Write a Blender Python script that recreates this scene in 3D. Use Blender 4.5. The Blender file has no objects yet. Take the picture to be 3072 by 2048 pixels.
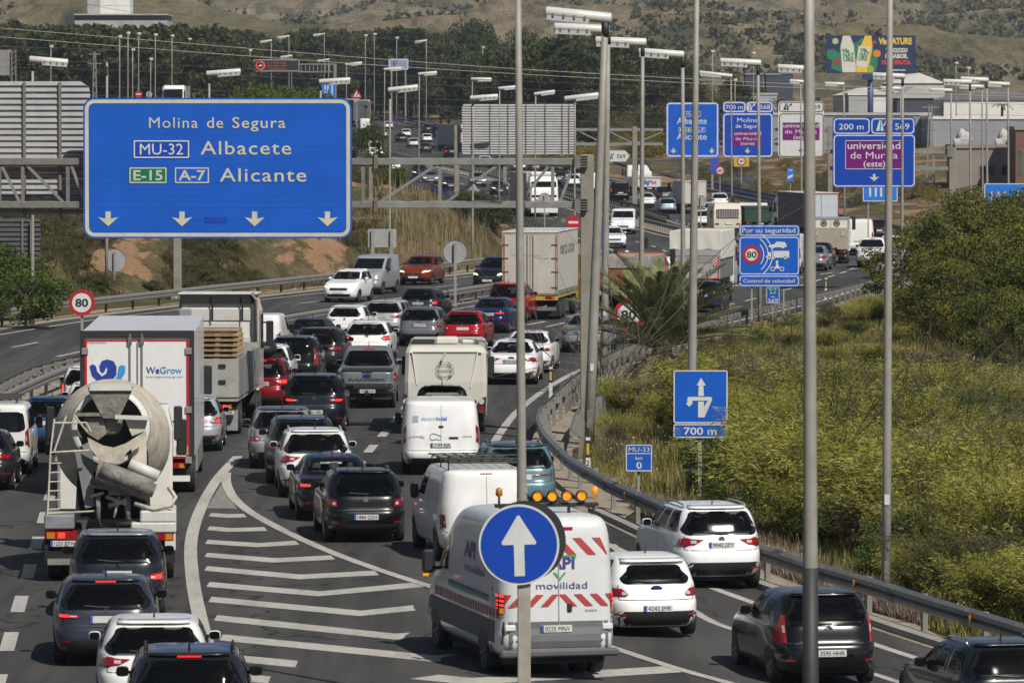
import bpy, math, random
import numpy as np
R = math.radians
random.seed(7); rng = np.random.default_rng(7)
S = bpy.context.scene
COL = S.collection

# ------------------------------------------------------------------ camera
F, CX, CY, CAMZ, YH = 15870.0, 1536.0, 1024.0, 9.2, 340.0
PITCH = math.atan((CY - YH) / F)
cam = bpy.data.cameras.new('camera'); camo = bpy.data.objects.new('camera', cam); COL.objects.link(camo)
camo.location = (0, 0, CAMZ); camo.rotation_euler = (math.pi / 2 - PITCH, 0, 0)
cam.sensor_width = 36.0; cam.lens = 36.0 * F / 3072.0; cam.clip_start = 1.0; cam.clip_end = 20000.0
cam.dof.use_dof = True; cam.dof.focus_distance = 165.0; cam.dof.aperture_fstop = 7.1
S.camera = camo

# ------------------------------------------------------------------ sky, sun, exposure
SUNV = (0.48, -0.78, 1.0)
EL = math.atan2(SUNV[2], math.hypot(SUNV[0], SUNV[1]))
W = bpy.data.worlds.new('World'); S.world = W; W.use_nodes = True
wn = W.node_tree.nodes; bg = wn['Background']
sky = wn.new('ShaderNodeTexSky'); sky.sky_type = 'NISHITA'; sky.sun_disc = False
sky.sun_elevation = EL; sky.sun_rotation = math.atan2(SUNV[0], SUNV[1]); sky.air_density = 0.8; sky.dust_density = 0.6
W.node_tree.links.new(sky.outputs['Color'], bg.inputs['Color']); bg.inputs['Strength'].default_value = 0.05
sun = bpy.data.lights.new('sun', 'SUN'); sun.energy = 5.0; sun.angle = R(0.55); sun.color = (1.0, 0.945, 0.86)
suno = bpy.data.objects.new('sun', sun); COL.objects.link(suno)
suno.rotation_euler = (math.pi / 2 - EL, 0, math.atan2(SUNV[0], -SUNV[1]))
S.view_settings.view_transform = 'Standard'; S.view_settings.look = 'None'
S.view_settings.exposure = 0.06; S.view_settings.gamma = 1.0; S.view_settings.use_curve_mapping = False
S.cycles.max_bounces = 5; S.cycles.diffuse_bounces = 2; S.cycles.glossy_bounces = 3; S.cycles.transmission_bounces = 3
S.cycles.transparent_max_bounces = 8; S.cycles.volume_bounces = 0

# ------------------------------------------------------------------ materials
def lin(c):
    if isinstance(c, str):
        c = tuple(int(c[i:i + 2], 16) / 255 for i in (0, 2, 4))
        c = tuple(v / 12.92 if v <= .04045 else ((v + .055) / 1.055) ** 2.4 for v in c)
    return tuple(c)
MATS = {}
def mat(name, col, rough=.6, metal=0, var=0.0, vscale=3.0, coat=0, emit=None, es=0, spec=.5, dirt=None, bump=0, bscale=40, coords='Object', col2=None):
    if name in MATS: return MATS[name]
    m = bpy.data.materials.new(name); m.use_nodes = True; nt = m.node_tree; b = nt.nodes['Principled BSDF']
    c = lin(col) + (1,)
    b.inputs['Base Color'].default_value = c; b.inputs['Roughness'].default_value = rough; b.inputs['Metallic'].default_value = metal
    b.inputs['Specular IOR Level'].default_value = spec
    if coat: b.inputs['Coat Weight'].default_value = coat; b.inputs['Coat Roughness'].default_value = .04
    if emit: b.inputs['Emission Color'].default_value = lin(emit) + (1,); b.inputs['Emission Strength'].default_value = es
    if var or col2 or bump:
        tc = nt.nodes.new('ShaderNodeTexCoord'); n = nt.nodes.new('ShaderNodeTexNoise'); n.inputs['Scale'].default_value = vscale
        n.inputs['Detail'].default_value = 6; n.inputs['Roughness'].default_value = .65
        nt.links.new(tc.outputs[coords], n.inputs['Vector'])
        if var or col2:
            r = nt.nodes.new('ShaderNodeValToRGB'); r.color_ramp.elements[0].position = .33; r.color_ramp.elements[1].position = .68
            c2 = lin(col2) if col2 else tuple(max(0, v * (1 - var)) for v in c[:3])
            r.color_ramp.elements[0].color = tuple(c2) + (1,); r.color_ramp.elements[1].color = c
            nt.links.new(n.outputs['Fac'], r.inputs['Fac']); nt.links.new(r.outputs['Color'], b.inputs['Base Color'])
        if bump:
            n2 = nt.nodes.new('ShaderNodeTexNoise'); n2.inputs['Scale'].default_value = bscale; n2.inputs['Detail'].default_value = 4
            nt.links.new(tc.outputs[coords], n2.inputs['Vector'])
            bp = nt.nodes.new('ShaderNodeBump'); bp.inputs['Strength'].default_value = bump; bp.inputs['Distance'].default_value = .05
            nt.links.new(n2.outputs['Fac'], bp.inputs['Height']); nt.links.new(bp.outputs['Normal'], b.inputs['Normal'])
    MATS[name] = m
    return m
def paint(hexc, dirty=.16):
    k = 'paint_' + hexc
    if k in MATS: return MATS[k]
    l = sum(lin(hexc)) / 3
    return mat(k, hexc, rough=.32 if l > .3 else .26, metal=.0 if l > .5 else .25, var=dirty, vscale=1.6, coat=.6, spec=.4)
GLASS = mat('car_glass', (.006, .007, .008), rough=.05, spec=.35, var=.4, vscale=2)
BLK = mat('black_plastic', (.018, .018, .019), rough=.55, var=.3, vscale=5)
BLKG = mat('gloss_black', (.01, .01, .011), rough=.2, var=.2, vscale=4)
UNDER = mat('dark_underbody', (.012, .012, .013), rough=.85, var=.3)
TYRE = mat('tyre_rubber', (.02, .02, .021), rough=.8, var=.3, vscale=6)
RIM = mat('alloy_rim', (.32, .32, .33), rough=.35, metal=.8, var=.2)
STEELRIM = mat('dull_rim', (.16, .16, .165), rough=.5, metal=.5, var=.3)
CHROME = mat('chrome_trim', (.7, .7, .72), rough=.15, metal=1, var=.1)
REDL = mat('tail_light_red', (.34, .008, .012), rough=.15, coat=.5, var=.45, vscale=11)
REDB = mat('brake_light_on', (.6, .01, .01), rough=.2, emit=(1, .03, .02), es=2.2, var=.3, vscale=12)
CLR = mat('clear_lamp', (.55, .53, .52), rough=.15, coat=.5, var=.3, vscale=14)
HEADL = mat('headlamp_glass', (.5, .52, .55), rough=.08, metal=.3, var=.4, vscale=14)
HEADON = mat('headlamp_lit', (.9, .9, .85), rough=.2, emit=(1, .93, .75), es=1.3, var=.1)
AMBER = mat('amber_lens', (.55, .2, .01), rough=.2, coat=.4, var=.3, vscale=10)
AMBON = mat('amber_lit', (.8, .35, .02), rough=.3, emit=(1, .36, .03), es=.35, var=.6, vscale=26)
PLATE = mat('number_plate_white', (.62, .62, .6), rough=.4, var=.12)
EUBLUE = mat('plate_blue', (.03, .09, .4), rough=.4, var=.1)
INK = mat('black_lettering', (.02, .02, .022), rough=.5, var=.1)
WHITE = mat('white_paint', (.68, .68, .66), rough=.35, var=.10, vscale=1.2, coat=.3)
GREYP = mat('grey_panel', (.28, .285, .29), rough=.5, var=.15)
GALV = mat('galvanised_steel', (.30, .295, .275), rough=.5, metal=.35, var=.3, vscale=4)
GALVD = mat('weathered_steel', (.22, .21, .19), rough=.6, metal=.25, var=.35, vscale=5)
POLEM = mat('grey_pole_paint', (.30, .285, .25), rough=.55, var=.25, vscale=2.5)
POLED = mat('dark_pole_coating', (.03, .031, .034), rough=.6, var=.3)
LAMPW = mat('lamp_housing_white', (.56, .56, .53), rough=.4, var=.15)
CONC = mat('concrete', (.33, .31, .28), rough=.85, var=.3, vscale=2, bump=.3)
SBLUE = mat('sign_blue', (.004, .10, .53), rough=.38, var=.18, vscale=.9)
SBLUE2 = mat('sign_deep_blue', (.004, .055, .40), rough=.38, var=.10, vscale=1.1)
SBLUE3 = mat('sign_light_blue', (.02, .18, .62), rough=.4, var=.12)
SWHITE = mat('sign_white', (.60, .61, .60), rough=.4, var=.12)
SCREAM = mat('sign_cream', (.56, .54, .42), rough=.45, var=.18, vscale=2)
SRED = mat('sign_red', (.42, .015, .02), rough=.4, var=.15)
SGREEN = mat('sign_green', (.0, .16, .09), rough=.4, var=.12)
SPURP = mat('sign_purple', (.16, .005, .16), rough=.4, var=.12)
SBACK = mat('sign_back_aluminium', (.33, .335, .34), rough=.5, metal=.0, var=.2, vscale=2)
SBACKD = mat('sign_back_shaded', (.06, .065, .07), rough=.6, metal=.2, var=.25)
SYEL = mat('sign_yellow', (.5, .36, .05), rough=.45, var=.12)
RUST = mat('rusty_steel', (.2, .15, .1), rough=.75, var=.4, vscale=6)

# ------------------------------------------------------------------ mesh building
class MB:
    def __init__(s): s.v = []; s.f = []; s.m = []
    def add(s, v, f, m=0):
        o = len(s.v); s.v += [tuple(map(float, p)) for p in v]; s.f += [tuple(i + o for i in q) for q in f]; s.m += [m] * len(f); return s
    def box(s, x0, x1, y0, y1, z0, z1, m=0, c=0.0):
        if x1 < x0: x0, x1 = x1, x0
        if y1 < y0: y0, y1 = y1, y0
        if c <= 0:
            v = [(x, y, z) for z in (z0, z1) for y in (y0, y1) for x in (x0, x1)]
            return s.add(v, [(0, 2, 3, 1), (4, 5, 7, 6), (0, 1, 5, 4), (2, 6, 7, 3), (0, 4, 6, 2), (1, 3, 7, 5)], m)
        c = min(c, (x1 - x0) * .45, (y1 - y0) * .45, (z1 - z0) * .45)
        lp = lambda a, z: [(x0 + a, y0, z), (x1 - a, y0, z), (x1, y0 + a, z), (x1, y1 - a, z), (x1 - a, y1, z), (x0 + a, y1, z), (x0, y1 - a, z), (x0, y0 + a, z)]
        ins = [(x0 + c, y0 + c), (x1 - c, y0 + c), (x1 - c, y1 - c), (x0 + c, y1 - c)]
        l1, l2 = lp(c, z0 + c), lp(c, z1 - c)
        b = [(p[0], p[1], z0) for p in ins]; t = [(p[0], p[1], z1) for p in ins]
        v = b + l1 + l2 + t; f = [(3, 2, 1, 0), (20, 21, 22, 23)]
        for i in range(8): f.append((4 + i, 4 + (i + 1) % 8, 12 + (i + 1) % 8, 12 + i))
        for k in range(4):
            a, b2 = 2 * k, 2 * k + 1; nx = (k + 1) % 4
            f.append((k, nx, 4 + b2, 4 + a)); f.append((k, 4 + a, 4 + (a - 1) % 8))
            f.append((12 + a, 12 + b2, 20 + nx, 20 + k)); f.append((12 + (a - 1) % 8, 12 + a, 20 + k))
        return s.add(v, f, m)
    def obox(s, p, q, w, h, m=0):
        """beam from p to q, width w (horizontal), height h"""
        p = np.array(p, float); q = np.array(q, float); d = q - p; d /= np.linalg.norm(d)
        up = np.array((0, 0, 1.0)) if abs(d[2]) < .95 else np.array((0, 1.0, 0))
        a = np.cross(d, up); a /= np.linalg.norm(a); b = np.cross(a, d)
        v = [e + a * sx * w / 2 + b * sz * h / 2 for e in (p, q) for sx, sz in ((-1, -1), (1, -1), (1, 1), (-1, 1))]
        return s.add(v, [(0, 1, 2, 3), (7, 6, 5, 4), (0, 4, 5, 1), (1, 5, 6, 2), (2, 6, 7, 3), (3, 7, 4, 0)], m)
    def tube(s, pts, r, n=8, m=0, cap=True):
        pts = [np.array(p, float) for p in pts]; rs = r if hasattr(r, '__len__') else [r] * len(pts); rings = []
        for i, p in enumerate(pts):
            d = pts[min(i + 1, len(pts) - 1)] - pts[max(i - 1, 0)]; d /= np.linalg.norm(d)
            up = np.array((0, 0, 1.0)) if abs(d[2]) < .9 else np.array((0, 1.0, 0))
            a = np.cross(d, up); a /= np.linalg.norm(a); b = np.cross(a, d)
            rings.append([p + (a * math.cos(t) + b * math.sin(t)) * rs[i] for t in np.linspace(0, 2 * math.pi, n, endpoint=False)])
        return s.loft(rings, m, cap)
    def loft(s, rings, m=0, cap=True, close=True):
        n = len(rings[0]); v = [p for r in rings for p in r]; f = []
        for i in range(len(rings) - 1):
            for j in range(n if close else n - 1):
                k = (j + 1) % n
                f.append((i * n + j, i * n + k, (i + 1) * n + k, (i + 1) * n + j))
        if cap: f.append(tuple(range(n))[::-1]); f.append(tuple((len(rings) - 1) * n + j for j in range(n)))
        return s.add(v, f, m)
    def lathe_x(s, prof, c, n=20, m=0):
        """profile [(x, r)] around the x axis through c"""
        rings = [[(c[0] + x, c[1] + r * math.cos(t), c[2] + r * math.sin(t)) for t in np.linspace(0, 2 * math.pi, n, endpoint=False)] for x, r in prof]
        return s.loft(rings, m)
    def lathe_y(s, prof, c, n=24, m=0, cap=True):
        rings = [[(c[0] + r * math.cos(t), c[1] + y, c[2] + r * math.sin(t)) for t in np.linspace(0, 2 * math.pi, n, endpoint=False)] for y, r in prof]
        return s.loft(rings, m, cap)
    def plate(s, poly, y, th=0.0, m=0):
        """polygon (x,z) facing -y at depth y, with thickness th towards +y"""
        n = len(poly); v = [(x, y, z) for x, z in poly]
        ar = sum(poly[i][0] * poly[(i + 1) % n][1] - poly[(i + 1) % n][0] * poly[i][1] for i in range(n))
        o = tuple(range(n)) if ar > 0 else tuple(range(n))[::-1]
        f = [o]
        if th:
            v += [(x, y + th, z) for x, z in poly]; f.append(tuple(i + n for i in o[::-1]))
            for i in range(n):
                a, b = o[i], o[(i + 1) % n]; f.append((b, a, a + n, b + n))
        return s.add(v, f, m)
    def ring(s, po, pi, y, m=0):
        n = len(po); v = [(x, y, z) for x, z in po] + [(x, y, z) for x, z in pi]
        return s.add(v, [(i, (i + 1) % n, n + (i + 1) % n, n + i) for i in range(n)], m)
    def text(s, t, x, z, h, y=0, bold=.0, width=None, align='C', m=0, shear=0, side=None, spacing=1.0):
        v, f = text2d(t, bold, spacing); 
        if not v: return s
        xs = [p[0] for p in v]; x0, x1 = min(xs), max(xs); k = h; kx = k if width is None else width / (x1 - x0)
        off = {'C': -(x0 + x1) / 2, 'L': -x0, 'R': -x1}[align]
        P = [((p[0] + off) * kx + shear * p[1] * k + x, p[1] * k + z) for p in v]
        if side: vv = [side(a, b) for a, b in P]
        else: vv = [(a, y, b) for a, b in P]
        return s.add(vv, f, m)
    def build(s, name, mats, parent=None, smooth=False):
        me = s.mesh(name, smooth, len(mats) if isinstance(mats, (list, tuple)) else 1)
        return obj(name, me, mats, parent)
    def mesh(s, name, smooth=False, nm=1):
        me = bpy.data.meshes.new(name); me.from_pydata(s.v, [], s.f)
        for _ in range(nm): me.materials.append(None)
        if nm > 1: me.polygons.foreach_set('material_index', s.m)
        if smooth: me.polygons.foreach_set('use_smooth', [True] * len(s.f))
        me.update(); return me
_T = {}
def text2d(t, bold=0, spacing=1.0):
    k = (t, bold, spacing)
    if k in _T: return _T[k]
    cu = bpy.data.curves.new('t', 'FONT'); cu.body = t; cu.size = 1.0; cu.offset = bold; cu.resolution_u = 3; cu.space_character = spacing
    o = bpy.data.objects.new('t', cu); me = bpy.data.meshes.new_from_object(o)
    v = [(p.co.x / CAP, p.co.y / CAP) for p in me.vertices]; f = [tuple(p.vertices) for p in me.polygons]
    if f and sum(p.normal.z for p in me.polygons) < 0: f = [q[::-1] for q in f]
    bpy.data.objects.remove(o); bpy.data.meshes.remove(me); bpy.data.curves.remove(cu)
    _T[k] = (v, f); return _T[k]
CAP = 1.0; CAP = max(p[1] for p in text2d('H')[0]); _T.clear()

def obj(name, me, mats, parent=None, loc=None, rz=0):
    o = bpy.data.objects.new(name, me); COL.objects.link(o)
    if not isinstance(mats, (list, tuple)): mats = [mats]
    while len(me.materials) < len(mats): me.materials.append(None)
    for i, m in enumerate(mats):
        o.material_slots[i].link = 'OBJECT'; o.material_slots[i].material = m
    if parent: o.parent = parent
    if loc is not None: o.location = loc
    if rz: o.rotation_euler = (0, 0, rz)
    return o
def thing(name, label, cat, loc, rz=0, group=None):
    o = bpy.data.objects.new(name, None); COL.objects.link(o); o.location = loc; o.rotation_euler = (0, 0, rz)
    o.empty_display_size = .1
    return tag(o, label, cat, group)
def tag(o, label=None, cat=None, group=None, kind=None):
    if label: o['label'] = label
    if cat: o['category'] = cat
    if group: o['group'] = group
    if kind: o['kind'] = kind
    return o
def copy_tree(o, parent=None):
    c = o.copy(); COL.objects.link(c); c.parent = parent
    for ch in list(o.children): copy_tree(ch, c)
    return c

# ------------------------------------------------------------------ road plan (metres; camera at the origin, looking along +y)
def curve(pts):
    xs = np.array([p[0] for p in pts], float); ys = np.array([p[1] for p in pts], float)
    fine = np.arange(xs[0], xs[-1] + 1, 2.0); v = np.interp(fine, xs, ys)
    for _ in range(6): v[1:-1] = (v[:-2] + 2 * v[1:-1] + v[2:]) / 4
    x0, n_, L_ = float(xs[0]), len(fine) - 1, v.tolist()
    def f(Y):
        t = (Y - x0) / 2.0
        if t <= 0: return L_[0]
        if t >= n_: return L_[n_]
        i = int(t); return L_[i] + (L_[i + 1] - L_[i]) * (t - i)
    return f
LO = curve([(40, -11), (100, -13.8), (156, -15), (178, -14.5), (219, -9.5), (263, -.5), (295, 8), (318, 13.6), (342, 17.2), (370, 17), (398, 14.8), (440, 13), (482, 11.8), (502, 9.6), (590, 1), (688, -9.5), (748, -16.5), (900, -32), (1130, -56), (1350, -84)])
RO = curve([(40, 22), (85, 9.7), (93, 7.26), (101.7, 4.87), (113, 2.2), (125, .2), (135, -.5), (144, -.66), (162, .05), (176, 1.07), (190, 2.4), (220, 7), (260, 15.3), (283, 19.2), (310, 23.5), (342, 27), (380, 28.4), (433, 26.8), (466, 24.9), (484, 24), (515, 21), (556, 17.5), (690, 4), (792, -4), (945, -15), (1130, -31), (1350, -58)])
RI = curve([(40, -14), (100, -16.5), (178, -16.5), (219, -10.8), (263, -1.6), (295, 6.4), (318, 11.8), (342, 15.2), (370, 14.4), (398, 11.8), (429, 10), (482, 7.2), (590, -1.5), (688, -12), (748, -19), (900, -35), (1130, -59), (1350, -87)])
LI = curve([(40, -36), (178, -27), (214, -22.3), (220, -21.3), (235, -18.9), (260, -12.7), (282, -6.9), (295, -3.2), (320, 3), (342, 7.2), (367, 6.4), (400, 4.2), (450, 1), (491, -2.3), (582, -11), (608, -14), (724, -26), (900, -46), (1130, -70), (1350, -98)])
def ss(a, b, x):
    t = min(1, max(0, (x - a) / (b - a))); return t * t * (3 - 2 * t)
def prof(Y):
    t = Y - 470.0
    if t <= 0: return 0.0
    return .0125 * (t - 15 * (1 - math.exp(-t / 15)))
def hg(X, Y):
    z = prof(Y)
    if Y < 150: z -= .055 * max(0, min(X + 1, 11)) * (1 - ss(104, 132, Y)) 
    d = LI(Y) - 4.5 - X
    if d > 0 and Y > 150:
        z += 8.5 * ss(0, 42, d) * ss(200, 330, Y) * (1 - .85 * ss(600, 790, Y)) + 2.2 * ss(0, 9, d) * ss(225, 255, Y) * (1 - ss(330, 400, Y))
    d = X - RO(Y) - 3
    if d > 0 and Y > 330: z += 2.5 * ss(0, 60, d)
    return z
FW = np.array((0, math.cos(PITCH), -math.sin(PITCH))); UPV = np.array((0, math.sin(PITCH), math.cos(PITCH)))
def ray(x, y): return FW + np.array((1, 0, 0)) * (x - CX) / F + UPV * (CY - y) / F
def at(x, y, Y):
    """photo pixel (x, y) at distance Y -> world X, Z"""
    d = ray(x, y); t = Y / d[1]; return t * d[0], CAMZ + t * d[2]
def G(x, y):
    """photo pixel on the ground"""
    d = ray(x, y); lo, hi = 20.0, 1340.0; Yv = 20.0
    while Yv < 1340:
        X, Z = d[0] * Yv / d[1], CAMZ + d[2] * Yv / d[1]
        if Z <= hg(X, Yv): break
        lo = Yv; Yv *= 1.01
    hi = Yv
    for _ in range(25):
        md = (lo + hi) / 2
        if CAMZ + d[2] * md / d[1] <= hg(d[0] * md / d[1], md): hi = md
        else: lo = md
    return d[0] * hi / d[1], hi
def gp(x, y):
    X, Y = G(x, y); return X, Y, hg(X, Y)
# ================================================================== STRUCTURE
def nodes(name):
    m = bpy.data.materials.new(name); m.use_nodes = True; nt = m.node_tree
    return m, nt, nt.nodes['Principled BSDF']
def noise(nt, vec, scale, detail=5, rough=.6):
    n = nt.nodes.new('ShaderNodeTexNoise'); n.inputs['Scale'].default_value = scale; n.inputs['Detail'].default_value = detail
    n.inputs['Roughness'].default_value = rough; nt.links.new(vec, n.inputs['Vector']); return n.outputs['Fac']
def ramp(nt, fac, stops):
    r = nt.nodes.new('ShaderNodeValToRGB'); e = r.color_ramp.elements
    while len(e) < len(stops): e.new(.5)
    for i, (p, c) in enumerate(stops):
        e[i].position = p; e[i].color = (tuple(lin(c)) + (1,)) if not isinstance(c, float) else (c, c, c, 1)
    nt.links.new(fac, r.inputs['Fac']); return r.outputs['Color']
def mix(nt, fac, a, b):
    x = nt.nodes.new('ShaderNodeMix'); x.data_type = 'RGBA'
    if isinstance(fac, float): x.inputs[0].default_value = fac
    else: nt.links.new(fac, x.inputs[0])
    for i, v in ((6, a), (7, b)):
        if isinstance(v, tuple): x.inputs[i].default_value = v + (1,)
        else: nt.links.new(v, x.inputs[i])
    return x.outputs[2]
def posv(nt):
    g = nt.nodes.new('ShaderNodeNewGeometry'); return g.outputs['Position']
def bumpn(nt, b, h, strength, dist):
    bp = nt.nodes.new('ShaderNodeBump'); bp.inputs['Strength'].default_value = strength; bp.inputs['Distance'].default_value = dist
    nt.links.new(h, bp.inputs['Height']); nt.links.new(bp.outputs['Normal'], b.inputs['Normal'])
def scalev(nt, v, s):
    mp = nt.nodes.new('ShaderNodeMapping'); mp.inputs['Scale'].default_value = s; nt.links.new(v, mp.inputs['Vector']); return mp.outputs['Vector']

# asphalt: aggregate, long tyre-polished streaks, tar seams, oil
m, nt, b = nodes('asphalt'); P = posv(nt)
c1 = ramp(nt, noise(nt, P, 9, 6, .75), [(.3, (.032, .0315, .030)), (.7, (.074, .072, .067))])
c2 = ramp(nt, noise(nt, scalev(nt, P, (.9, .03, 1)), 1, 5), [(.41, (.028, .0275, .027)), (.58, (.080, .077, .072))])
c3 = mix(nt, .55, c1, c2)
patch = ramp(nt, noise(nt, scalev(nt, P, (.25, .05, 1)), 1, 3), [(.45, 0.0), (.6, .45)])
c4 = mix(nt, patch, c3, (.020, .020, .0195))
vo = nt.nodes.new('ShaderNodeTexVoronoi'); vo.feature = 'DISTANCE_TO_EDGE'; vo.inputs['Scale'].default_value = .16; wv = nt.nodes.new('ShaderNodeVectorMath'); wv.operation = 'ADD'; nn = nt.nodes.new('ShaderNodeTexNoise'); nn.inputs['Scale'].default_value = .6; nt.links.new(P, nn.inputs['Vector']); ns = nt.nodes.new('ShaderNodeVectorMath'); ns.operation = 'SCALE'; ns.inputs['Scale'].default_value = 3.0; nt.links.new(nn.outputs['Color'], ns.inputs[0]); nt.links.new(scalev(nt, P, (1, .5, 1)), wv.inputs[0]); nt.links.new(ns.outputs[0], wv.inputs[1]); nt.links.new(wv.outputs[0], vo.inputs['Vector'])
c4 = mix(nt, ramp(nt, vo.outputs['Distance'], [(.004, .75), (.012, 0.0)]), c4, (.010, .010, .010))
nt.links.new(c4, b.inputs['Base Color']); b.inputs['Roughness'].default_value = .82; b.inputs['Specular IOR Level'].default_value = .35
bumpn(nt, b, noise(nt, P, 60, 3), .25, .01); ASPH = m
m, nt, b = nodes('road_marking_paint'); P = posv(nt)
w1 = ramp(nt, noise(nt, P, 7, 7, .8), [(.36, (.09, .087, .08)), (.52, (.43, .41, .37))])
w2 = ramp(nt, noise(nt, scalev(nt, P, (1.5, .25, 1)), 1, 5), [(.3, (.27, .26, .235)), (.6, (.48, .46, .415))])
nt.links.new(mix(nt, .5, w1, w2), b.inputs['Base Color']); b.inputs['Roughness'].default_value = .7; MARK = m
m, nt, b = nodes('worn_marking_paint'); P = posv(nt)
nt.links.new(ramp(nt, noise(nt, P, 6, 7, .8), [(.35, (.07, .068, .062)), (.62, (.30, .29, .26))]), b.inputs['Base Color']); b.inputs['Roughness'].default_value = .75; MARKW = m

# ground: scrub, dry grass, bare reddish soil
m, nt, b = nodes('scrub_ground'); P = posv(nt)
n1 = noise(nt, P, .35, 7, .7); n2 = noise(nt, P, 2.2, 7, .75); n3 = noise(nt, scalev(nt, P, (1, .45, 1.6)), .16, 7, .7)
green = ramp(nt, n2, [(.28, (.035, .036, .013)), (.5, (.085, .08, .03)), (.72, (.16, .14, .06))])
dry = ramp(nt, n2, [(.3, (.07, .05, .028)), (.7, (.24, .19, .11))])
n4 = noise(nt, P, 5.5, 8, .8)
soil = ramp(nt, n4, [(.25, (.17, .095, .05)), (.75, (.50, .32, .19))])
g1 = mix(nt, ramp(nt, n1, [(.42, 0.0), (.6, 1.0)]), green, dry)
sm = ramp(nt, n3, [(.515, 0.0), (.55, 1.0)])
nt.links.new(mix(nt, sm, g1, soil), b.inputs['Base Color']); b.inputs['Roughness'].default_value = .95; b.inputs['Specular IOR Level'].default_value = .1
bumpn(nt, b, n2, .8, .5); GROUND = m
m, nt, b = nodes('verge_gravel'); P = posv(nt)
nt.links.new(ramp(nt, noise(nt, P, 4, 8, .8), [(.3, (.15, .12, .085)), (.7, (.40, .34, .26))]), b.inputs['Base Color']); b.inputs['Roughness'].default_value = .95
bumpn(nt, b, noise(nt, P, 14, 5), .6, .06); GRAVEL = m

def vnoise(seed):
    g = np.random.default_rng(seed).random((64, 64))
    def f(x, y):
        x0 = int(math.floor(x)); y0 = int(math.floor(y)); fx = x - x0; fy = y - y0; fx = fx * fx * (3 - 2 * fx); fy = fy * fy * (3 - 2 * fy)
        a, b_, c_, d_ = g[x0 % 64, y0 % 64], g[(x0 + 1) % 64, y0 % 64], g[x0 % 64, (y0 + 1) % 64], g[(x0 + 1) % 64, (y0 + 1) % 64]
        return a + (b_ - a) * fx + (c_ - a) * fy + (a - b_ - c_ + d_) * fx * fy
    return f
v1, v2 = vnoise(3), vnoise(9)
# ground sheet
ys = list(np.arange(40, 200, 8)) + list(np.arange(200, 228, 7)) + list(np.arange(228, 430, 2.2)) + list(np.arange(430, 560, 7)) + list(np.arange(560, 1400, 20)); us = np.linspace(-1, 1, 111)
mb = MB(); n = len(us)
for Y in ys:
    c = (LI(Y) + RO(Y)) / 2
    for u in us:
        X = c + (u * 60 + u ** 5 * (90 + .12 * Y))
        inside = LI(Y) - 3.5 < X < RO(Y) + 2.2
        z = hg(X, Y) - (.06 if inside else .012)
        if not inside and Y > 230:
            d = LI(Y) - 5 - X
            if d > 0: z += min(1, d / 6) * ((v1(X / 6, Y / 14) - .5) * 2.2 + (v2(X / 2.3, Y / 5) - .5) * 1.1 + (v1(X / 1.1, Y / 2.6 + 7) - .5) * .5)
        if X > RO(Y) + 5 and Y > 105: z += .25 * math.sin(X * .7 + Y * .13) * math.cos(Y * .11)
        mb.v.append((X, Y, z))
for i in range(len(ys) - 1):
    for j in range(n - 1): mb.f.append((i * n + j, i * n + j + 1, (i + 1) * n + j + 1, (i + 1) * n + j))
mb.m = [0] * len(mb.f)
ground = tag(mb.build('ground', GROUND, smooth=True), kind='structure')
# flat ground under and behind the viewpoint
mb = MB(); mb.add([(-220, -260, -1.2), (220, -260, -1.2), (220, 41, -1.2), (-220, 41, -1.2)], [(0, 1, 2, 3)])
tag(mb.build('ground_near', GROUND), kind='structure')

# rugged cut face of the left embankment
def ez(X, Y):
    d = LI(Y) - 4.6 - X
    if not (0 < d < 33 and 229 < Y < 411): return hg(X, Y)
    e = min(1, d / 3) * min(1, (33 - d) / 4) * min(1, (Y - 229) / 6) * min(1, (411 - Y) / 12); rg = 1 - abs(2 * v1(X / 3.4 + 11, Y / 7.5) - 1)
    return hg(X, Y) + max(0, -.55 + e * (.75 + 1.5 * rg * rg * v2(X / 9, Y / 20) + .9 * (v2(X / 1.7, Y / 3.6) - .5) + .5 * (v1(X / .8, Y / 1.7) - .5)))
mb = MB(); dd = np.arange(0, 33, .6); ye = np.arange(229, 412, 1.1); n = len(dd)
for Y in ye:
    for d in dd:
        X = LI(Y) - 4.6 - d; e = min(1, d / 3) * min(1, (33 - d) / 4) * min(1, (Y - 229) / 6) * min(1, (411 - Y) / 12)
        rg = 1 - abs(2 * v1(X / 3.4 + 11, Y / 7.5) - 1)
        mb.v.append((X, Y, hg(X, Y) - .55 + e * (.75 + 1.5 * rg * rg * v2(X / 9, Y / 20) + .9 * (v2(X / 1.7, Y / 3.6) - .5) + .5 * (v1(X / .8, Y / 1.7) - .5))))
for i in range(len(ye) - 1):
    for j in range(n - 1): mb.f.append((i * n + j, (i + 1) * n + j, (i + 1) * n + j + 1, i * n + j + 1)[::-1])
mb.m = [0] * len(mb.f)
tag(mb.build('embankment', GROUND), kind='structure')
def strip(fa, fb, Y0, Y1, dz, step=4.0, nx=8):
    mb = MB(); ysr = np.arange(Y0, Y1 + .1, step)
    for Y in ysr:
        a, b_ = fa(Y), fb(Y)
        for t in np.linspace(0, 1, nx): X = a + (b_ - a) * t; mb.v.append((X, Y, hg(X, Y) + dz))
    for i in range(len(ysr) - 1):
        for j in range(nx - 1): mb.f.append((i * nx + j, i * nx + j + 1, (i + 1) * nx + j + 1, (i + 1) * nx + j))
    mb.m = [0] * len(mb.f); return mb
tag(strip(lambda Y: LO(Y) - .3, lambda Y: RO(Y) + 1.0, 44, 1330, 0, 3, 14).build('road_outbound', ASPH), kind='structure')
tag(strip(lambda Y: LI(Y) - 1.2, lambda Y: RI(Y) + .25, 100, 1330, 0, 3, 10).build('road_inbound', ASPH), kind='structure')
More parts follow.
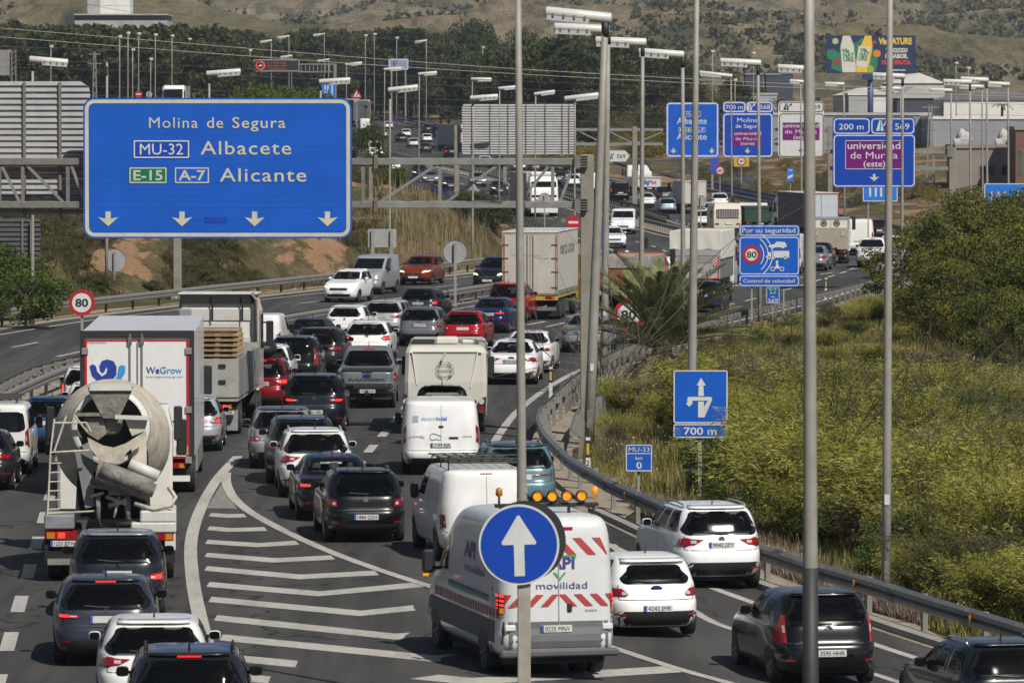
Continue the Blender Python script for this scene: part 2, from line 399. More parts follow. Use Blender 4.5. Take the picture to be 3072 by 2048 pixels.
tag(strip(lambda Y: RI(Y) + .2, lambda Y: LO(Y) - .25, 100, 700, .02).build('median_strip', GRAVEL), kind='structure')
tag(strip(lambda Y: RO(Y) + 1.0, lambda Y: RO(Y) + 2.6 + .8 * math.sin(Y * .3) + .5 * math.sin(Y * .83), 60, 330, .006).build('verge', GRAVEL), kind='structure')
tag(strip(lambda Y: LI(Y) - 3.2 + .5 * math.sin(Y * .4), lambda Y: LI(Y) - 1.2, 150, 420, .006).build('verge_inbound', GRAVEL), kind='structure')
# slip road beyond the gantry on the right
tag(strip(lambda Y: RO(Y) + 4 + (Y - 500) * .03, lambda Y: RO(Y) + 10 + (Y - 500) * .05, 500, 700, .05).build('slip_road', ASPH), kind='structure')

def ribbon(mb, pts, w, dz=.009):
    """painted line along world points"""
    pts = [np.array(p[:2], float) for p in pts]; L = []; Rr = []
    for i, p in enumerate(pts):
        d = pts[min(i + 1, len(pts) - 1)] - pts[max(i - 1, 0)]; d /= np.linalg.norm(d); nrm = np.array((-d[1], d[0])) * w / 2
        for q, arr in ((p + nrm, L), (p - nrm, Rr)): arr.append((q[0], q[1], hg(q[0], q[1]) + dz))
    n = len(pts); mb.add(L + Rr, [(i, n + i, n + i + 1, i + 1) for i in range(n - 1)])
def fline(mb, f, Y0, Y1, w): ribbon(mb, [(f(Y), Y) for Y in np.arange(Y0, Y1 + .1, 3.0)], w)
def dashes(mb, f, Y0, Y1, ln, per, w):
    Y = Y0
    while Y < Y1:
        ribbon(mb, [(f(y), y) for y in np.linspace(Y, Y + ln, 4)], w); Y += per
# edge lines
for nm, f, a, b_, w in (('edge_line', RO, 60, 700, .24), ('edge_line', lambda Y: LO(Y) + .8, 120, 800, .2), ('edge_line', LI, 150, 800, .2), ('edge_line', lambda Y: RI(Y) - .5, 200, 800, .2)):
    mb = MB(); fline(mb, f, a, b_, w); tag(mb.build(nm, MARK), kind='structure')
def z7(x, y): return G(x / 2.297, 1366 + y / 2.297)
def z8(x, y): return G(1024 + x / 2.297, 1366 + y / 2.297)
def smooth_pts(p, k=3, sub=4):
    p = np.array(p, float); t = np.arange(len(p)); tt = np.linspace(0, len(p) - 1, (len(p) - 1) * sub + 1)
    q = np.stack([np.interp(tt, t, p[:, i]) for i in (0, 1)], 1)
    for _ in range(k): q[1:-1] = (q[:-2] + 2 * q[1:-1] + q[2:]) / 4
    return q
gl = smooth_pts([z7(*p) for p in ((1560, 1560), (1445, 1390), (1385, 1150), (1330, 900), (1308, 650), (1330, 500), (1400, 320), (1500, 150), (1640, 5))])
gr = smooth_pts([z7(*p) for p in ((1560, 120), (1555, 190), (1600, 290), (1720, 395), (2000, 545), (2352, 700))] + [z8(*p) for p in ((470, 862), (1180, 1095), (1890, 1332), (2352, 1485))] + [G(2205, 2052), G(2420, 2130)])
mb = MB(); ribbon(mb, gl, .27); tag(mb.build('gore_line', MARK), kind='structure')
mb = MB(); ribbon(mb, gr, .24, .014); tag(mb.build('gore_line', MARK), kind='structure')
mb = MB(); pts = [z7(*p) for p in ((1528, 190), (1425, 362), (1632, 365))]
mb.add([(p[0], p[1], hg(*p) + .0035) for p in pts], [(0, 1, 2)]); tag(mb.build('gore_nose_paint', MARKW), kind='structure')
o8 = lambda p: G(1024 + p[0] / 2.297, 1366 + p[1] / 2.297)
CH = [((1447, 407), (1565, 416), (1672, 413)), ((1436, 500), (1580, 513), (1812, 506)), ((1422, 594), (1780, 617), (2030, 600)), ((1418, 684), (1890, 722), (2275, 702)),
      ((1418, 777), (2070, 836), (2575, 808)), ((1433, 887), (2200, 952), (2880, 888)), ((1447, 990), (2482, 1087), (3240, 1007)), ((1485, 1117), (2722, 1247), (3740, 1172)),
      ((1525, 1252), (2990, 1398), (4200, 1322)), ((1570, 1390), (3250, 1555), (4640, 1470)), ((1645, 1525), (3450, 1700), (5100, 1590))]
for L_, B_, R_ in CH:
    mb = MB(); A = [np.array(z7(*p)) for p in (L_, B_, R_)]; h = .53
    v = []
    for p in A: v += [(p[0], p[1] - h, hg(*p) + .0055), (p[0], p[1] + h, hg(*p) + .0055)]
    v[4] = (v[4][0] + .12, v[4][1], v[4][2])
    mb.add(v, [(0, 2, 3, 1), (2, 4, 5, 3)]); tag(mb.build('chevron_stripe', MARK), kind='structure')
# lane dashes
lx = lambda Y: -8.76 - .067 * (Y - 91.8)
lc = curve([(118, -4.3), (143, -3.95), (156, -3.55), (180, -3.0), (212.5, -1.0), (219, -.15), (225, .95), (231, 2.0), (245, 4.9), (260, 7.7), (283, 12.2), (310, 16.4), (342, 20.4), (380, 22), (440, 19.5), (515, 14.4), (600, 6), (800, -15)])
mb = MB(); dashes(mb, lx, 69.1, 175, 3.3, 7.07, .26); tag(mb.build('lane_dashes', MARK), kind='structure')
mb = MB(); dashes(mb, lc, 122.4, 205, 3.3, 7.0, .26); dashes(mb, lc, 210, 560, 4.5, 9, .2); tag(mb.build('lane_dashes', MARK), kind='structure')
mb = MB(); dashes(mb, lambda Y: RO(Y) - 3.7, 222, 340, 4.0, 7.5, .2); tag(mb.build('lane_dashes', MARK), kind='structure')
mb = MB(); dashes(mb, lambda Y: LO(Y) + 4.4, 178, 560, 4, 9, .2); dashes(mb, lambda Y: LO(Y) + 7.9, 185, 420, 4, 9, .2); tag(mb.build('lane_dashes', MARK), kind='structure')
mb = MB(); dashes(mb, lambda Y: LI(Y) + 3.4, 196, 760, 4.5, 12, .2); tag(mb.build('lane_dashes', MARK), kind='structure')
mb = MB(); dashes(mb, lambda Y: LI(Y) + 6.9, 200, 330, 4.5, 12, .2); dashes(mb, lambda Y: RI(Y) - 4, 420, 760, 4.5, 12, .2); tag(mb.build('lane_dashes', MARK), kind='structure')
mid = [G(1834, 1632), G(1960, 1745), G(2118, 1862), G(2229, 1897), G(2480, 1975), G(2800, 2080)]
mb = MB(); ribbon(mb, smooth_pts(mid), .2); tag(mb.build('lane_line', MARK), kind='structure')
# kerb of concrete along the near right rail
rail_near = [(12.4, 82), (10.3, 88), (8.6, 94.3), (7.75, 97.2), (6.9, 100.5), (5.75, 104.4), (4.4, 110), (3.2, 117), (2.25, 122.3), (1.4, 130), (.85, 140), (.72, 147), (.85, 153), (1.35, 160)]
kb = smooth_pts([(x - .35, y) for x, y in rail_near[:9]], 2)
mb = MB(); rings = []
for i, p in enumerate(kb):
    z = hg(*p); rings.append([(p[0] - .14, p[1], z - .1), (p[0] - .14, p[1], z + .13), (p[0] + .16, p[1], z + .13), (p[0] + .16, p[1], z - .1)])
mb.loft(rings); tag(mb.build('kerb', CONC), kind='structure')
# cobbled inside of the bend on the inbound road
mb = MB(); m = mat('cobble_apron', (.30, .28, .25), rough=.9, var=.6, vscale=5, coords='Object')
fa, fb = (lambda Y: LI(Y) - 1.15 - 4.0 * ss(325, 342, Y) * (1 - ss(345, 372, Y))), (lambda Y: LI(Y) - 1.15)
tag(strip(fa, fb, 324, 373, .03, 2, 4).build('cobble_apron', m), kind='structure')

# ------------------------------------------------------------------ hills
m, nt, b = nodes('scrubby_hillside'); P = posv(nt); PV = scalev(nt, P, (1, .16, 1.1))
big = noise(nt, PV, .011, 8, .62); fine = noise(nt, PV, .12, 8, .75)
base = ramp(nt, fine, [(.32, (.145, .115, .07)), (.48, (.245, .195, .12)), (.66, (.36, .285, .185))])
gcol = ramp(nt, fine, [(.3, (.10, .095, .04)), (.7, (.25, .21, .095))])
c = mix(nt, ramp(nt, big, [(.52, 0.0), (.64, .9)]), base, gcol)
den = ramp(nt, noise(nt, PV, .05, 9, .8), [(.50, 0.0), (.57, .8)])
c = mix(nt, den, c, (.075, .077, .045))
nt.links.new(c, b.inputs['Base Color']); b.inputs['Roughness'].default_value = .95; b.inputs['Specular IOR Level'].default_value = .05
bumpn(nt, b, fine, 1.0, 5.0); HILL = m
def hillz(X, Y):
    r = (v1(X / 190 + 5, Y / 420) - .5) * 46 + (v2(X / 70, Y / 130) - .5) * 17 + (v1(X / 30, Y / 60) - .5) * 9 + (v2(X / 12, Y / 26) - .5) * 3.5
    z = 12 + .032 * (Y - 1300) + .000011 * max(0, Y - 1500) ** 2 + r * ss(1300, 1750, Y)
    z += 10 * math.exp(-((X + 125) / 45) ** 2 - ((Y - 1750) / 160) ** 2)
    return z
mb = MB(); ysh = list(np.arange(1300, 2600, 11)) + list(np.arange(2600, 4200, 24)) + list(np.arange(4200, 6500, 60)); n = 190
for Y in ysh:
    for u in np.linspace(-1, 1, n):
        X = u * (.16 * Y + 60); mb.v.append((X, Y, hillz(X, Y)))
for i in range(len(ysh) - 1):
    for j in range(n - 1): mb.f.append((i * n + j, i * n + j + 1, (i + 1) * n + j + 1, (i + 1) * n + j))
mb.m = [0] * len(mb.f)
tag(mb.build('hills', HILL, smooth=True), kind='structure')
# ================================================================== SIGNS AND GANTRIES
def rr(x0, x1, z0, z1, r, k=5):
    p = []
    for cx, cz, a in ((x1 - r, z0 + r, -90), (x1 - r, z1 - r, 0), (x0 + r, z1 - r, 90), (x0 + r, z0 + r, 180)):
        for i in range(k + 1): t = R(a + 90 * i / k); p.append((cx + r * math.cos(t), cz + r * math.sin(t)))
    return p
def strip_poly(x0, x1, z0, z1, r, za, zb):
    def ins(z):
        d = max(z0 + r - z, z - (z1 - r), 0); return r - math.sqrt(max(0, r * r - d * d)) if d > 0 else 0
    zs = np.linspace(za, zb, 5)
    return [(x1 - ins(z), z) for z in zs] + [(x0 + ins(z), z) for z in zs[::-1]]
def disc(cx, cz, r, k=28): return [(cx + r * math.cos(t), cz + r * math.sin(t)) for t in np.linspace(0, 2 * math.pi, k, endpoint=False)]
def panel(root, x0, x1, z0, z1, face, border=SWHITE, r=.15, bw=.06, ins=.03, slats=0, y=0.0, th=.05, name='panel'):
    if slats:
        hh = (z1 - z0) / slats
        for i in range(slats):
            mb = MB(); mb.plate(strip_poly(x0, x1, z0, z1, r, z0 + i * hh + .0022, z0 + (i + 1) * hh - .0022), y + random.uniform(0, .003), th); mb.build('slat', face, root)
        MB().plate(rr(x0 + .03, x1 - .03, z0 + .03, z1 - .03, max(.02, r - .03)), y + .012, th + .01).build('backing', SBLUE2, root)
    else: MB().plate(rr(x0, x1, z0, z1, r), y, th).build(name, face, root)
    if border:
        a = rr(x0 + ins, x1 - ins, z0 + ins, z1 - ins, max(.01, r - ins)); b_ = rr(x0 + ins + bw, x1 - ins - bw, z0 + ins + bw, z1 - ins - bw, max(.008, r - ins - bw))
        MB().ring(a, b_, y - .006).build('border', border, root)
def letters(root, items, m, y=-.012, name='lettering'):
    for it in items:
        t, x, z, h = it[:4]; kw = it[4] if len(it) > 4 else {}
        kw = {'bold': .012, **kw}; kw['bold'] = 0 if 'M' in t else kw['bold']; o = MB().text(t, x, z, h, y, **kw).build(name, m, root)
    return o
def poly(root, ps, m, name, y=-.012):
    mb = MB()
    for p in ps: mb.plate(p, y)
    return mb.build(name, m, root)
def sx(px, Y): return (px - CX) * Y / F
def sz(py, Y): return at(CX, py, Y)[1]
def boxed(root, x0, x1, z0, z1, bm, t, tm, bdm, y=-.01, h=None):
    MB().plate(rr(x0, x1, z0, z1, .02, 2), y).build('route_panel', bm, root)
    MB().ring(rr(x0 + .02, x1 - .02, z0 + .02, z1 - .02, .02, 2), rr(x0 + .055, x1 - .055, z0 + .055, z1 - .055, .015, 2), y - .004).build('route_border', bdm, root)
    h = h or (z1 - z0) * .56
    letters(root, [(t, (x0 + x1) / 2, (z0 + z1) / 2 - h / 2, h, {'width': (x1 - x0) * .76, 'bold': .02})], tm, y - .006, 'route_number')
def darrow(cx, z0, w, h):
    """down arrow like the road lanes signs"""
    return [(cx - w * .13, z0 + h), (cx - w * .13, z0 + h * .52), (cx - w * .5, z0 + h * .62), (cx, z0), (cx + w * .5, z0 + h * .62), (cx + w * .13, z0 + h * .52), (cx + w * .13, z0 + h)]
def exitsym(cx, z0, w, h):
    return [[(cx - w * .5, z0), (cx - w * .22, z0), (cx - w * .1, z0 + h), (cx - w * .22, z0 + h)], [(cx - w * .12, z0), (cx + w * .16, z0), (cx + w * .04, z0 + h * .5), (cx + w * .0, z0 + h), (cx - w * .04, z0 + h)],
            [(cx + w * .07, z0 + h * .5), (cx + w * .16, z0 + h * .42), (cx + w * .38, z0 + h * .78), (cx + w * .3, z0 + h * .84)], [(cx + w * .2, z0 + h * .92), (cx + w * .46, z0 + h * .62), (cx + w * .5, z0 + h)]]
def nkpoly(ps):
    """split the non convex down arrow so that it fills well"""
    return ps
def addpoly(mb, p, y):  # concave polygons through a bmesh fill
    import bmesh
    bm = bmesh.new(); vs = [bm.verts.new((x, y, z)) for x, z in p]; f = bm.faces.new(vs); bm.normal_update(); bmesh.ops.triangulate(bm, faces=[f]); bm.normal_update()
    bm.verts.index_update(); fs = []
    for q in bm.faces:
        t = tuple(v.index for v in q.verts); fs.append(t if q.normal.y < 0 else t[::-1])
    mb.add([v.co[:] for v in bm.verts], fs); bm.free()
def shapes(root, ps, m, name, y=-.014):
    mb = MB()
    for p in ps: addpoly(mb, p, y)
    return mb.build(name, m, root)

# ---- main gantry with the large blue direction sign
YG = 151.0; k = YG / F
bx = sx(1761, YG)
g = thing('sign_gantry', 'long steel truss gantry on a tall concrete post spanning the left lanes', 'gantry', (bx, YG, hg(bx, YG)))
mb = MB(); zt = sz(464, YG); mb.box(-.19, .19, -.16, .22, -.2, zt, c=.02); mb.build('post', mat('gantry_post', (.27, .245, .205), rough=.7, var=.35, vscale=1.5), g)
zu, zl = sz(485, YG), sz(614, YG); xj = sx(1128, YG) - bx; xl = -26.0
for zc in (zu, zl):
    for yy in (-.1, .55):
        MB().box(xj + .05, -.2, yy - .09, yy + .09, zc - .095, zc + .095, c=.01).build('chord', GALV, g)
        MB().box(xl, xj - .05, yy - .09, yy + .09, zc - .095, zc + .095, c=.01).build('chord', GALVD if yy < 0 else RUST, g)
    mb = MB(); mb.box(xj - .05, xj + .05, -.26, .7, zc - .19, zc + .19); mb.build('flange', RUST, g)
    mb = MB(); mb.box(-.36, -.18, -.3, .72, zc - .17, zc + .17); [mb.box(-.19, .02, -.32, -.16, zc - .15 + i * .075, zc - .12 + i * .075) for i in range(5)]; mb.build('bracket', GALVD, g)
xs_ = [sx(px, YG) - bx for px in (1113, 1320, 1515, 1658)]
for i, x in enumerate(xs_): MB().obox((x, -.1, zl + .09), (x, -.1, zu - .09), .1, .09).build('upright', GALV, g)
for i, (a, c_) in enumerate(zip((1140, 1340, 1560, 1680), (1312, 1495, 1650, 1722))): MB().obox((sx(a, YG) - bx, -.1, zl + .08), (sx(c_, YG) - bx, -.1, zu - .08), .09, .08).build('diagonal', GALV, g)
for px in (0, 70, 205, 1090): MB().obox((sx(px, YG) - bx, -.1, zl + .09), (sx(px, YG) - bx, -.1, zu - .09), .1, .09).build('upright', GALVD, g)
for a, c_ in ((60, 5), (190, 80), (255, 215)): MB().obox((sx(a, YG) - bx, -.1, zl + .08), (sx(c_, YG) - bx, -.1, zu - .08), .09, .08).build('diagonal', GALV, g)
MB().box(xl - .2, xl + .2, -.2, .6, -.2, zt).build('post', CONC, g)

x0, x1, z0, z1 = sx(254, YG), sx(1057, YG), sz(714, YG), sz(294, YG); w, h = x1 - x0, z1 - z0
s = thing('direction_sign', 'huge blue direction sign naming three towns above the left lanes', 'road sign', ((x0 + x1) / 2, YG - .42, z0))
panel(s, -w / 2, w / 2, 0, h, SBLUE, SCREAM, r=.32, bw=.105, ins=.05, slats=23, th=.05)
def sp(px, py): return sx(px, YG) - (x0 + x1) / 2, sz(py, YG) - z0
H1 = .315
L1 = []
for t, xa, xb, yb, hh, mm_ in (('Molina', 451, 597, 384, .30, 0), ('de', 624, 673, 384, .30, 0), ('Segura', 700, 859, 384, .30, 0), ('Albacete', 605, 876, 463, .37, 0), ('Alicante', 662, 921, 544, .37, 0)):
    a, zb = sp(xa, yb); c_, _ = sp(xb, yb); L1.append((t, (a + c_) / 2, zb, hh, {'width': c_ - a, 'bold': .007, 'spacing': 1.12}))
letters(s, L1, SCREAM, -.014, 'town_name')
def pxbox(root, conv, xa, ya, xb, yb, *a, **k_):
    p, q = conv(xa, yb), conv(xb, ya); boxed(root, p[0], q[0], p[1], q[1], *a, **k_)
pxbox(s, sp, 403, 419, 573, 476, SBLUE2, 'MU-32', SWHITE, SWHITE)
pxbox(s, sp, 390, 500, 505, 551, SGREEN, 'E-15', SCREAM, SCREAM)
pxbox(s, sp, 526, 500, 632, 551, SBLUE, 'A-7', SCREAM, SCREAM)
for px in (328, 549, 766, 984):
    cx, zb = sp(px, 678); shapes(s, [darrow(cx, zb, .58, .42)], SCREAM, 'lane_arrow')
a, zb = sp(615, 667); c_, zc = sp(685, 650); MB().plate([(a, zb), (c_, zb), (c_, zc), (a, zc)], -.01).build('repair_patch', SBLUE2, s)
for px in (330, 560, 760, 985):
    MB().box(sp(px, 0)[0] - .05, sp(px, 0)[0] + .05, .05, .33, zl - z0 - .2, zu - z0 + .3).build('mounting_bar', GALVD, s)

def back_panel(name, label, X0, X1, Y, Z0, Z1, n, m=SBACK, r=.3, bars=(.2, .5, .8), post=None, lip=.075):
    b0 = Z0 if post is None else hg((X0 + X1) / 2, Y)
    s = thing(name, label, 'road sign', ((X0 + X1) / 2, Y, b0)); w = X1 - X0; hh = (Z1 - Z0) / n; o = Z0 - b0
    for i in range(n):
        za, zb = o + i * hh + .004, o + (i + 1) * hh - .004; ex = [abs(p[0]) for p in strip_poly(-w / 2, w / 2, o, o + Z1 - Z0, r, za, zb)]; e0, e1 = ex[0], ex[4]; zr_ = za + (zb - za) * .3; em = e0 + (e1 - e0) * .3
        prf = [(0, za, e0), (-lip, zr_, em), (-lip * .55, zb - .012, e1), (.02, zb, e1), (.02, za, e0)]
        MB().loft([[(sg * e, y_, z_) for y_, z_, e in prf] for sg in (-1, 1)]).build('slat', m, s)
    for t in bars: MB().box(-w / 2 + t * w - .04, -w / 2 + t * w + .04, -lip - .075, -lip - .003, o - .1, o + Z1 - Z0 - .02).build('mounting_bar', GALVD, s)
    if post:
        for t in post: MB().box(-w / 2 + t * w - .07, -w / 2 + t * w + .07, -lip - .22, -lip - .08, -.2, o + Z1 - Z0 - .1).build('post', POLEM, s)
    return s
Yb = YG + .85
back_panel('reverse_facing_sign', 'grey ribbed back of a large sign at the left edge of the gantry', sx(-520, Yb), sx(272, Yb), Yb, sz(645, Yb), sz(244, Yb), 22, bars=(.18, .4, .62, .752, .887), r=.32)
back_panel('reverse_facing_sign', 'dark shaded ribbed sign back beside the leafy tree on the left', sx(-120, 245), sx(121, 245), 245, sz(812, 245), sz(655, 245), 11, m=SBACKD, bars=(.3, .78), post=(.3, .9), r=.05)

# ---- second gantry far ahead, over both carriageways
Y2 = 485.0; bx = sx(1904, Y2)
g = thing('sign_gantry', 'distant gantry on the central reservation carrying three lane signs', 'gantry', (bx, Y2, hg(bx, Y2)))
bz = hg(bx, Y2); zt = sz(380, Y2) - bz
MB().box(-.22, .22, -.2, .2, -.3, zt, c=.02).build('post', MATS['gantry_post'], g)
for xr, nm in ((sx(2490, Y2) - bx, 'r'), (sx(1370, Y2) - bx, 'l')):
    for py in (389, 432):
        z = sz(py, Y2) - bz; MB().obox((0, 0, z), (xr, 0, z), .25, .26).build('chord', GALV, g)
    nb = 6
    for i in range(nb):
        xa, xb = xr * i / nb, xr * (i + 1) / nb; za, zb = sz(432, Y2) - bz, sz(389, Y2) - bz
        MB().obox((xa, 0, za), (xb, 0, zb), .12, .12).build('diagonal', GALV, g); MB().obox((xb, 0, za + .1), (xb, 0, zb - .1), .12, .12).build('upright', GALV, g)
MB().box(sx(2490, Y2) - bx - .22, sx(2490, Y2) - bx + .22, -.2, .2, -.3, zt + .1, c=.02).build('post', MATS['gantry_post'], g)
MB().box(sx(1370, Y2) - bx - .22, sx(1370, Y2) - bx + .22, -.2, .2, -.3, zt + .1, c=.02).build('post', MATS['gantry_post'], g)
Yb = Y2 - .8
back_panel('reverse_facing_sign', 'wide pale ribbed back of a sign on the distant gantry', sx(1386, Yb), sx(1724, Yb), Yb, sz(465, Yb), sz(313, Yb), 20, r=.2, bars=(.09, .25, .41, .57, .74, .89, .95), lip=.14)

def signat(name, label, px0, py0, px1, py1, Y, face, border, r=.2, bw=.1, ins=.04, base=False, cat='road sign', slats=0, posts=(), pm=POLEM, pw=.08, deep=.35):
    x0, x1, z0, z1 = sx(px0, Y), sx(px1, Y), sz(py1, Y), sz(py0, Y); cxw = (x0 + x1) / 2; b0 = hg(cxw, Y) if base else z0
    s = thing(name, label, cat, (cxw, Y, b0)); panel(s, x0 - cxw, x1 - cxw, z0 - b0, z1 - b0, face, border, r, bw, ins, slats) if face else None
    for px in posts:
        X = sx(px, Y) - cxw; gz = hg(X + cxw, Y) - b0
        MB().box(X - pw / 2, X + pw / 2, .07, .07 + pw, gz - deep, z1 - b0 - .1).build('post', pm, s)
    return s, (lambda px, py: (sx(px, Y) - cxw, sz(py, Y) - b0))
def zz3(x, y): return 2048 + x / 2.296, y / 2.296
def T(cv, items, root, m, y=-.014, name='lettering', bold=.008):
    """items: text, full-px left, right, baseline, cap height px"""
    L = []
    for t, xa, xb, yb, hpx in items:
        a, zb = cv(xa, yb); c_, zc = cv(xb, yb - hpx); L.append((t, (a + c_) / 2, zb, zc - zb, {'width': c_ - a, 'bold': bold}))
    return letters(root, L, m, y, name)
Ys = Y2 - .55
s, cv = signat('lane_sign', 'blue overhead sign with green route panel, leftmost on the distant gantry', 1998, 307, 2156, 472, Ys, SBLUE, SWHITE, r=.35, bw=.13, ins=.05)
T(cv, [('Albacete', 2030, 2120, 372, 18), ('Alicante', 2030, 2120, 419, 18)], s, SWHITE)
pxbox(s, cv, 2052, 334, 2102, 351, SBLUE2, 'MU-32', SWHITE, SWHITE); pxbox(s, cv, 2035, 382, 2074, 398, SGREEN, 'E-15', SWHITE, SWHITE); pxbox(s, cv, 2081, 382, 2116, 398, SBLUE, 'A-7', SWHITE, SWHITE)
for px in (2020, 2135): cx, zb = cv(px, 461); shapes(s, [darrow(cx, zb, .6, .5)], SCREAM, 'lane_arrow')
s, cv = signat('lane_sign', 'deep blue overhead exit 568 sign, middle of the distant gantry', 2167, 305, 2318, 472, Ys, SBLUE2, None, r=.35)
for (a, b_, c_, d_) in ((2169, 306, 2236, 337), (2239, 306, 2317, 337), (2169, 341, 2317, 471)):
    p, q = cv(a, d_), cv(c_, b_); MB().ring(rr(p[0], q[0], p[1], q[1], .3), rr(p[0] + .12, q[0] - .12, p[1] + .12, q[1] - .12, .2), -.006).build('border', SWHITE, s)
T(cv, [('700 m', 2176, 2228, 328, 12), ('568', 2279, 2310, 328, 13), ('Molina', 2211, 2272, 367, 13), ('de Segura', 2206, 2280, 384, 11)], s, SWHITE)
p, q = cv(2200, 438), cv(2285, 393); MB().plate([(p[0], p[1]), (q[0], p[1]), (q[0], q[1]), (p[0], q[1])], -.008).build('university_panel', SPURP, s)
T(cv, [('universidad', 2202, 2283, 405, 9), ('de Murcia', 2206, 2280, 421, 9), ('(norte)', 2222, 2263, 435, 9)], s, SWHITE)
cx, zb = cv(2242, 461); shapes(s, [darrow(cx, zb, .6, .5)], SCREAM, 'lane_arrow'); cx, zb = cv(2252, 331); shapes(s, exitsym(cx, zb, .8, .6), SWHITE, 'exit_symbol')
s, cv = signat('lane_sign', 'white overhead exit sign with purple university panel on the distant gantry', 2334, 304, 2471, 472, Ys, SWHITE, None, r=.35)
for (a, b_, c_, d_) in ((2337, 306, 2470, 337), (2337, 341, 2470, 471)):
    p, q = cv(a, d_), cv(c_, b_); MB().ring(rr(p[0], q[0], p[1], q[1], .3), rr(p[0] + .08, q[0] - .08, p[1] + .08, q[1] - .08, .22), -.006).build('border', INK, s)
T(cv, [('569', 2430, 2460, 328, 13)], s, INK)
p, q = cv(2347, 421), cv(2458, 368); MB().plate([(p[0], p[1]), (q[0], p[1]), (q[0], q[1]), (p[0], q[1])], -.008).build('university_panel', SPURP, s)
T(cv, [('universidad', 2349, 2456, 383, 12), ('de Murcia', 2354, 2450, 401, 12), ('(este)', 2380, 2424, 418, 12)], s, SWHITE)
cx, zb = cv(2402, 459); shapes(s, [darrow(cx, zb, .55, .5)], INK, 'lane_arrow'); cx, zb = cv(2362, 331); shapes(s, exitsym(cx, zb, .8, .62), INK, 'exit_symbol')

# ---- third gantry: cantilever with the 200 m sign
Y3 = 275.0; bx = sx(2857, Y3); bz = hg(bx, Y3)
g = thing('sign_gantry', 'cantilever gantry post behind the tall yellow flowered bush', 'gantry', (bx, Y3, bz))
MB().box(-.19, .19, -.19, .19, -.3, sz(444, Y3) - bz, c=.02).build('post', MATS['gantry_post'], g)
for py in (455, 505):
    z = sz(py, Y3) - bz; MB().obox((.2, 0, z), (sx(2490, Y3) - bx, 0, z), .2, .2).build('chord', GALV, g)
mb = MB(); z = sz(455, Y3) - bz; mb.box(-.3, .0, -.26, .26, z - .28, z + .3); mb.build('bracket', GALVD, g)
for px in (2560, 2640, 2720, 2800): MB().obox((sx(px, Y3) - bx, 0, sz(505, Y3) - bz), (sx(px, Y3) - bx, 0, sz(455, Y3) - bz), .1, .1).build('upright', GALV, g)
s, cv = signat('lane_sign', 'deep blue 200 m exit sign with large purple university panel', 2497, 351, 2745, 563, Y3 - .3, SBLUE2, None, r=.22, slats=18)
for (a, b_, c_, d_) in ((2500, 355, 2608, 402), (2613, 355, 2742, 402), (2500, 405, 2744, 560)):
    p, q = cv(a, d_), cv(c_, b_); MB().ring(rr(p[0], q[0], p[1], q[1], .2), rr(p[0] + .06, q[0] - .06, p[1] + .06, q[1] - .06, .15), -.006).build('border', SWHITE, s)
T(cv, [('200 m', 2516, 2590, 389, 17), ('569', 2684, 2727, 389, 18)], s, SWHITE)
p, q = cv(2537, 506), cv(2705, 423); MB().plate(rr(p[0], q[0], p[1], q[1], .03, 2), -.008).build('university_panel', SPURP, s)
MB().ring(rr(p[0] - .03, q[0] + .03, p[1] - .03, q[1] + .03, .03, 2), rr(p[0], q[0], p[1], q[1], .03, 2), -.0085).build('panel_border', SWHITE, s)
T(cv, [('universidad', 2542, 2700, 447, 20), ('de Murcia', 2551, 2692, 476, 20), ('(este)', 2590, 2655, 500, 17)], s, SWHITE)
cx, zb = cv(2622, 544); shapes(s, [darrow(cx, zb, .52, .38)], SCREAM, 'lane_arrow'); cx, zb = cv(2645, 393); shapes(s, exitsym(cx, zb, .62, .55), SWHITE, 'exit_symbol')

# ---- verge signs
Ya = 225.0
s, cv = signat('speed_camera_sign', 'blue speed camera warning sign with red 80 ring and vehicle symbols', 2217, 675, 2399, 860, Ya, SBLUE, None, r=.12, base=True, posts=(2256, 2352), pw=.07, deep=.5)
for (a, b_, c_, d_) in ((2219, 677, 2397, 707), (2219, 711, 2397, 823), (2219, 827, 2397, 858)):
    p, q = cv(a, d_), cv(c_, b_); MB().ring(rr(p[0], q[0], p[1], q[1], .12), rr(p[0] + .04, q[0] - .04, p[1] + .04, q[1] - .04, .09), -.006).build('border', SWHITE, s)
T(cv, [('Por su seguridad', 2226, 2386, 698, 14), ('Control de velocidad', 2230, 2384, 848, 11)], s, SWHITE)
cx, cz = cv(2255, 764); r0 = .39
MB().ring(disc(cx, cz, r0), disc(cx, cz, r0 * .66), -.012).build('red_ring', SRED, s); MB().plate(disc(cx, cz, r0 * .66), -.010).build('ring_face', SWHITE, s)
letters(s, [('80', cx, cz - .13, .26, {'width': .42, 'bold': .02})], INK, -.016, 'speed_number')
mb = MB()
for rr_, a0, a1 in ((.62, -38, 42), (.80, -50, 55), (.99, -56, 60)):
    for i in range(10):
        ta, tb = R(a0 + (a1 - a0) * i / 10), R(a0 + (a1 - a0) * (i + 1) / 10)
        mb.plate([(cx - .12 + r_ * math.cos(t), cz + r_ * math.sin(t)) for r_, t in ((rr_, ta), (rr_ + .04, ta), (rr_ + .04, tb), (rr_, tb))], -.012)
mb.build('radar_waves', SWHITE, s)
def lp(pts, ox, oz, kx, kz): return [(ox + a * kx, oz + b_ * kz) for a, b_ in pts]
ox, oz = cv(2306, 746); carp = lp([(0, .25), (.05, .2), (.15, .2), (.2, .05), (.3, .05), (.34, .2), (.7, .2), (.74, .05), (.84, .05), (.88, .2), (1, .22), (1, .6), (.9, .95), (.45, 1), (.3, .62), (.02, .5)], ox, oz, .76, .30)
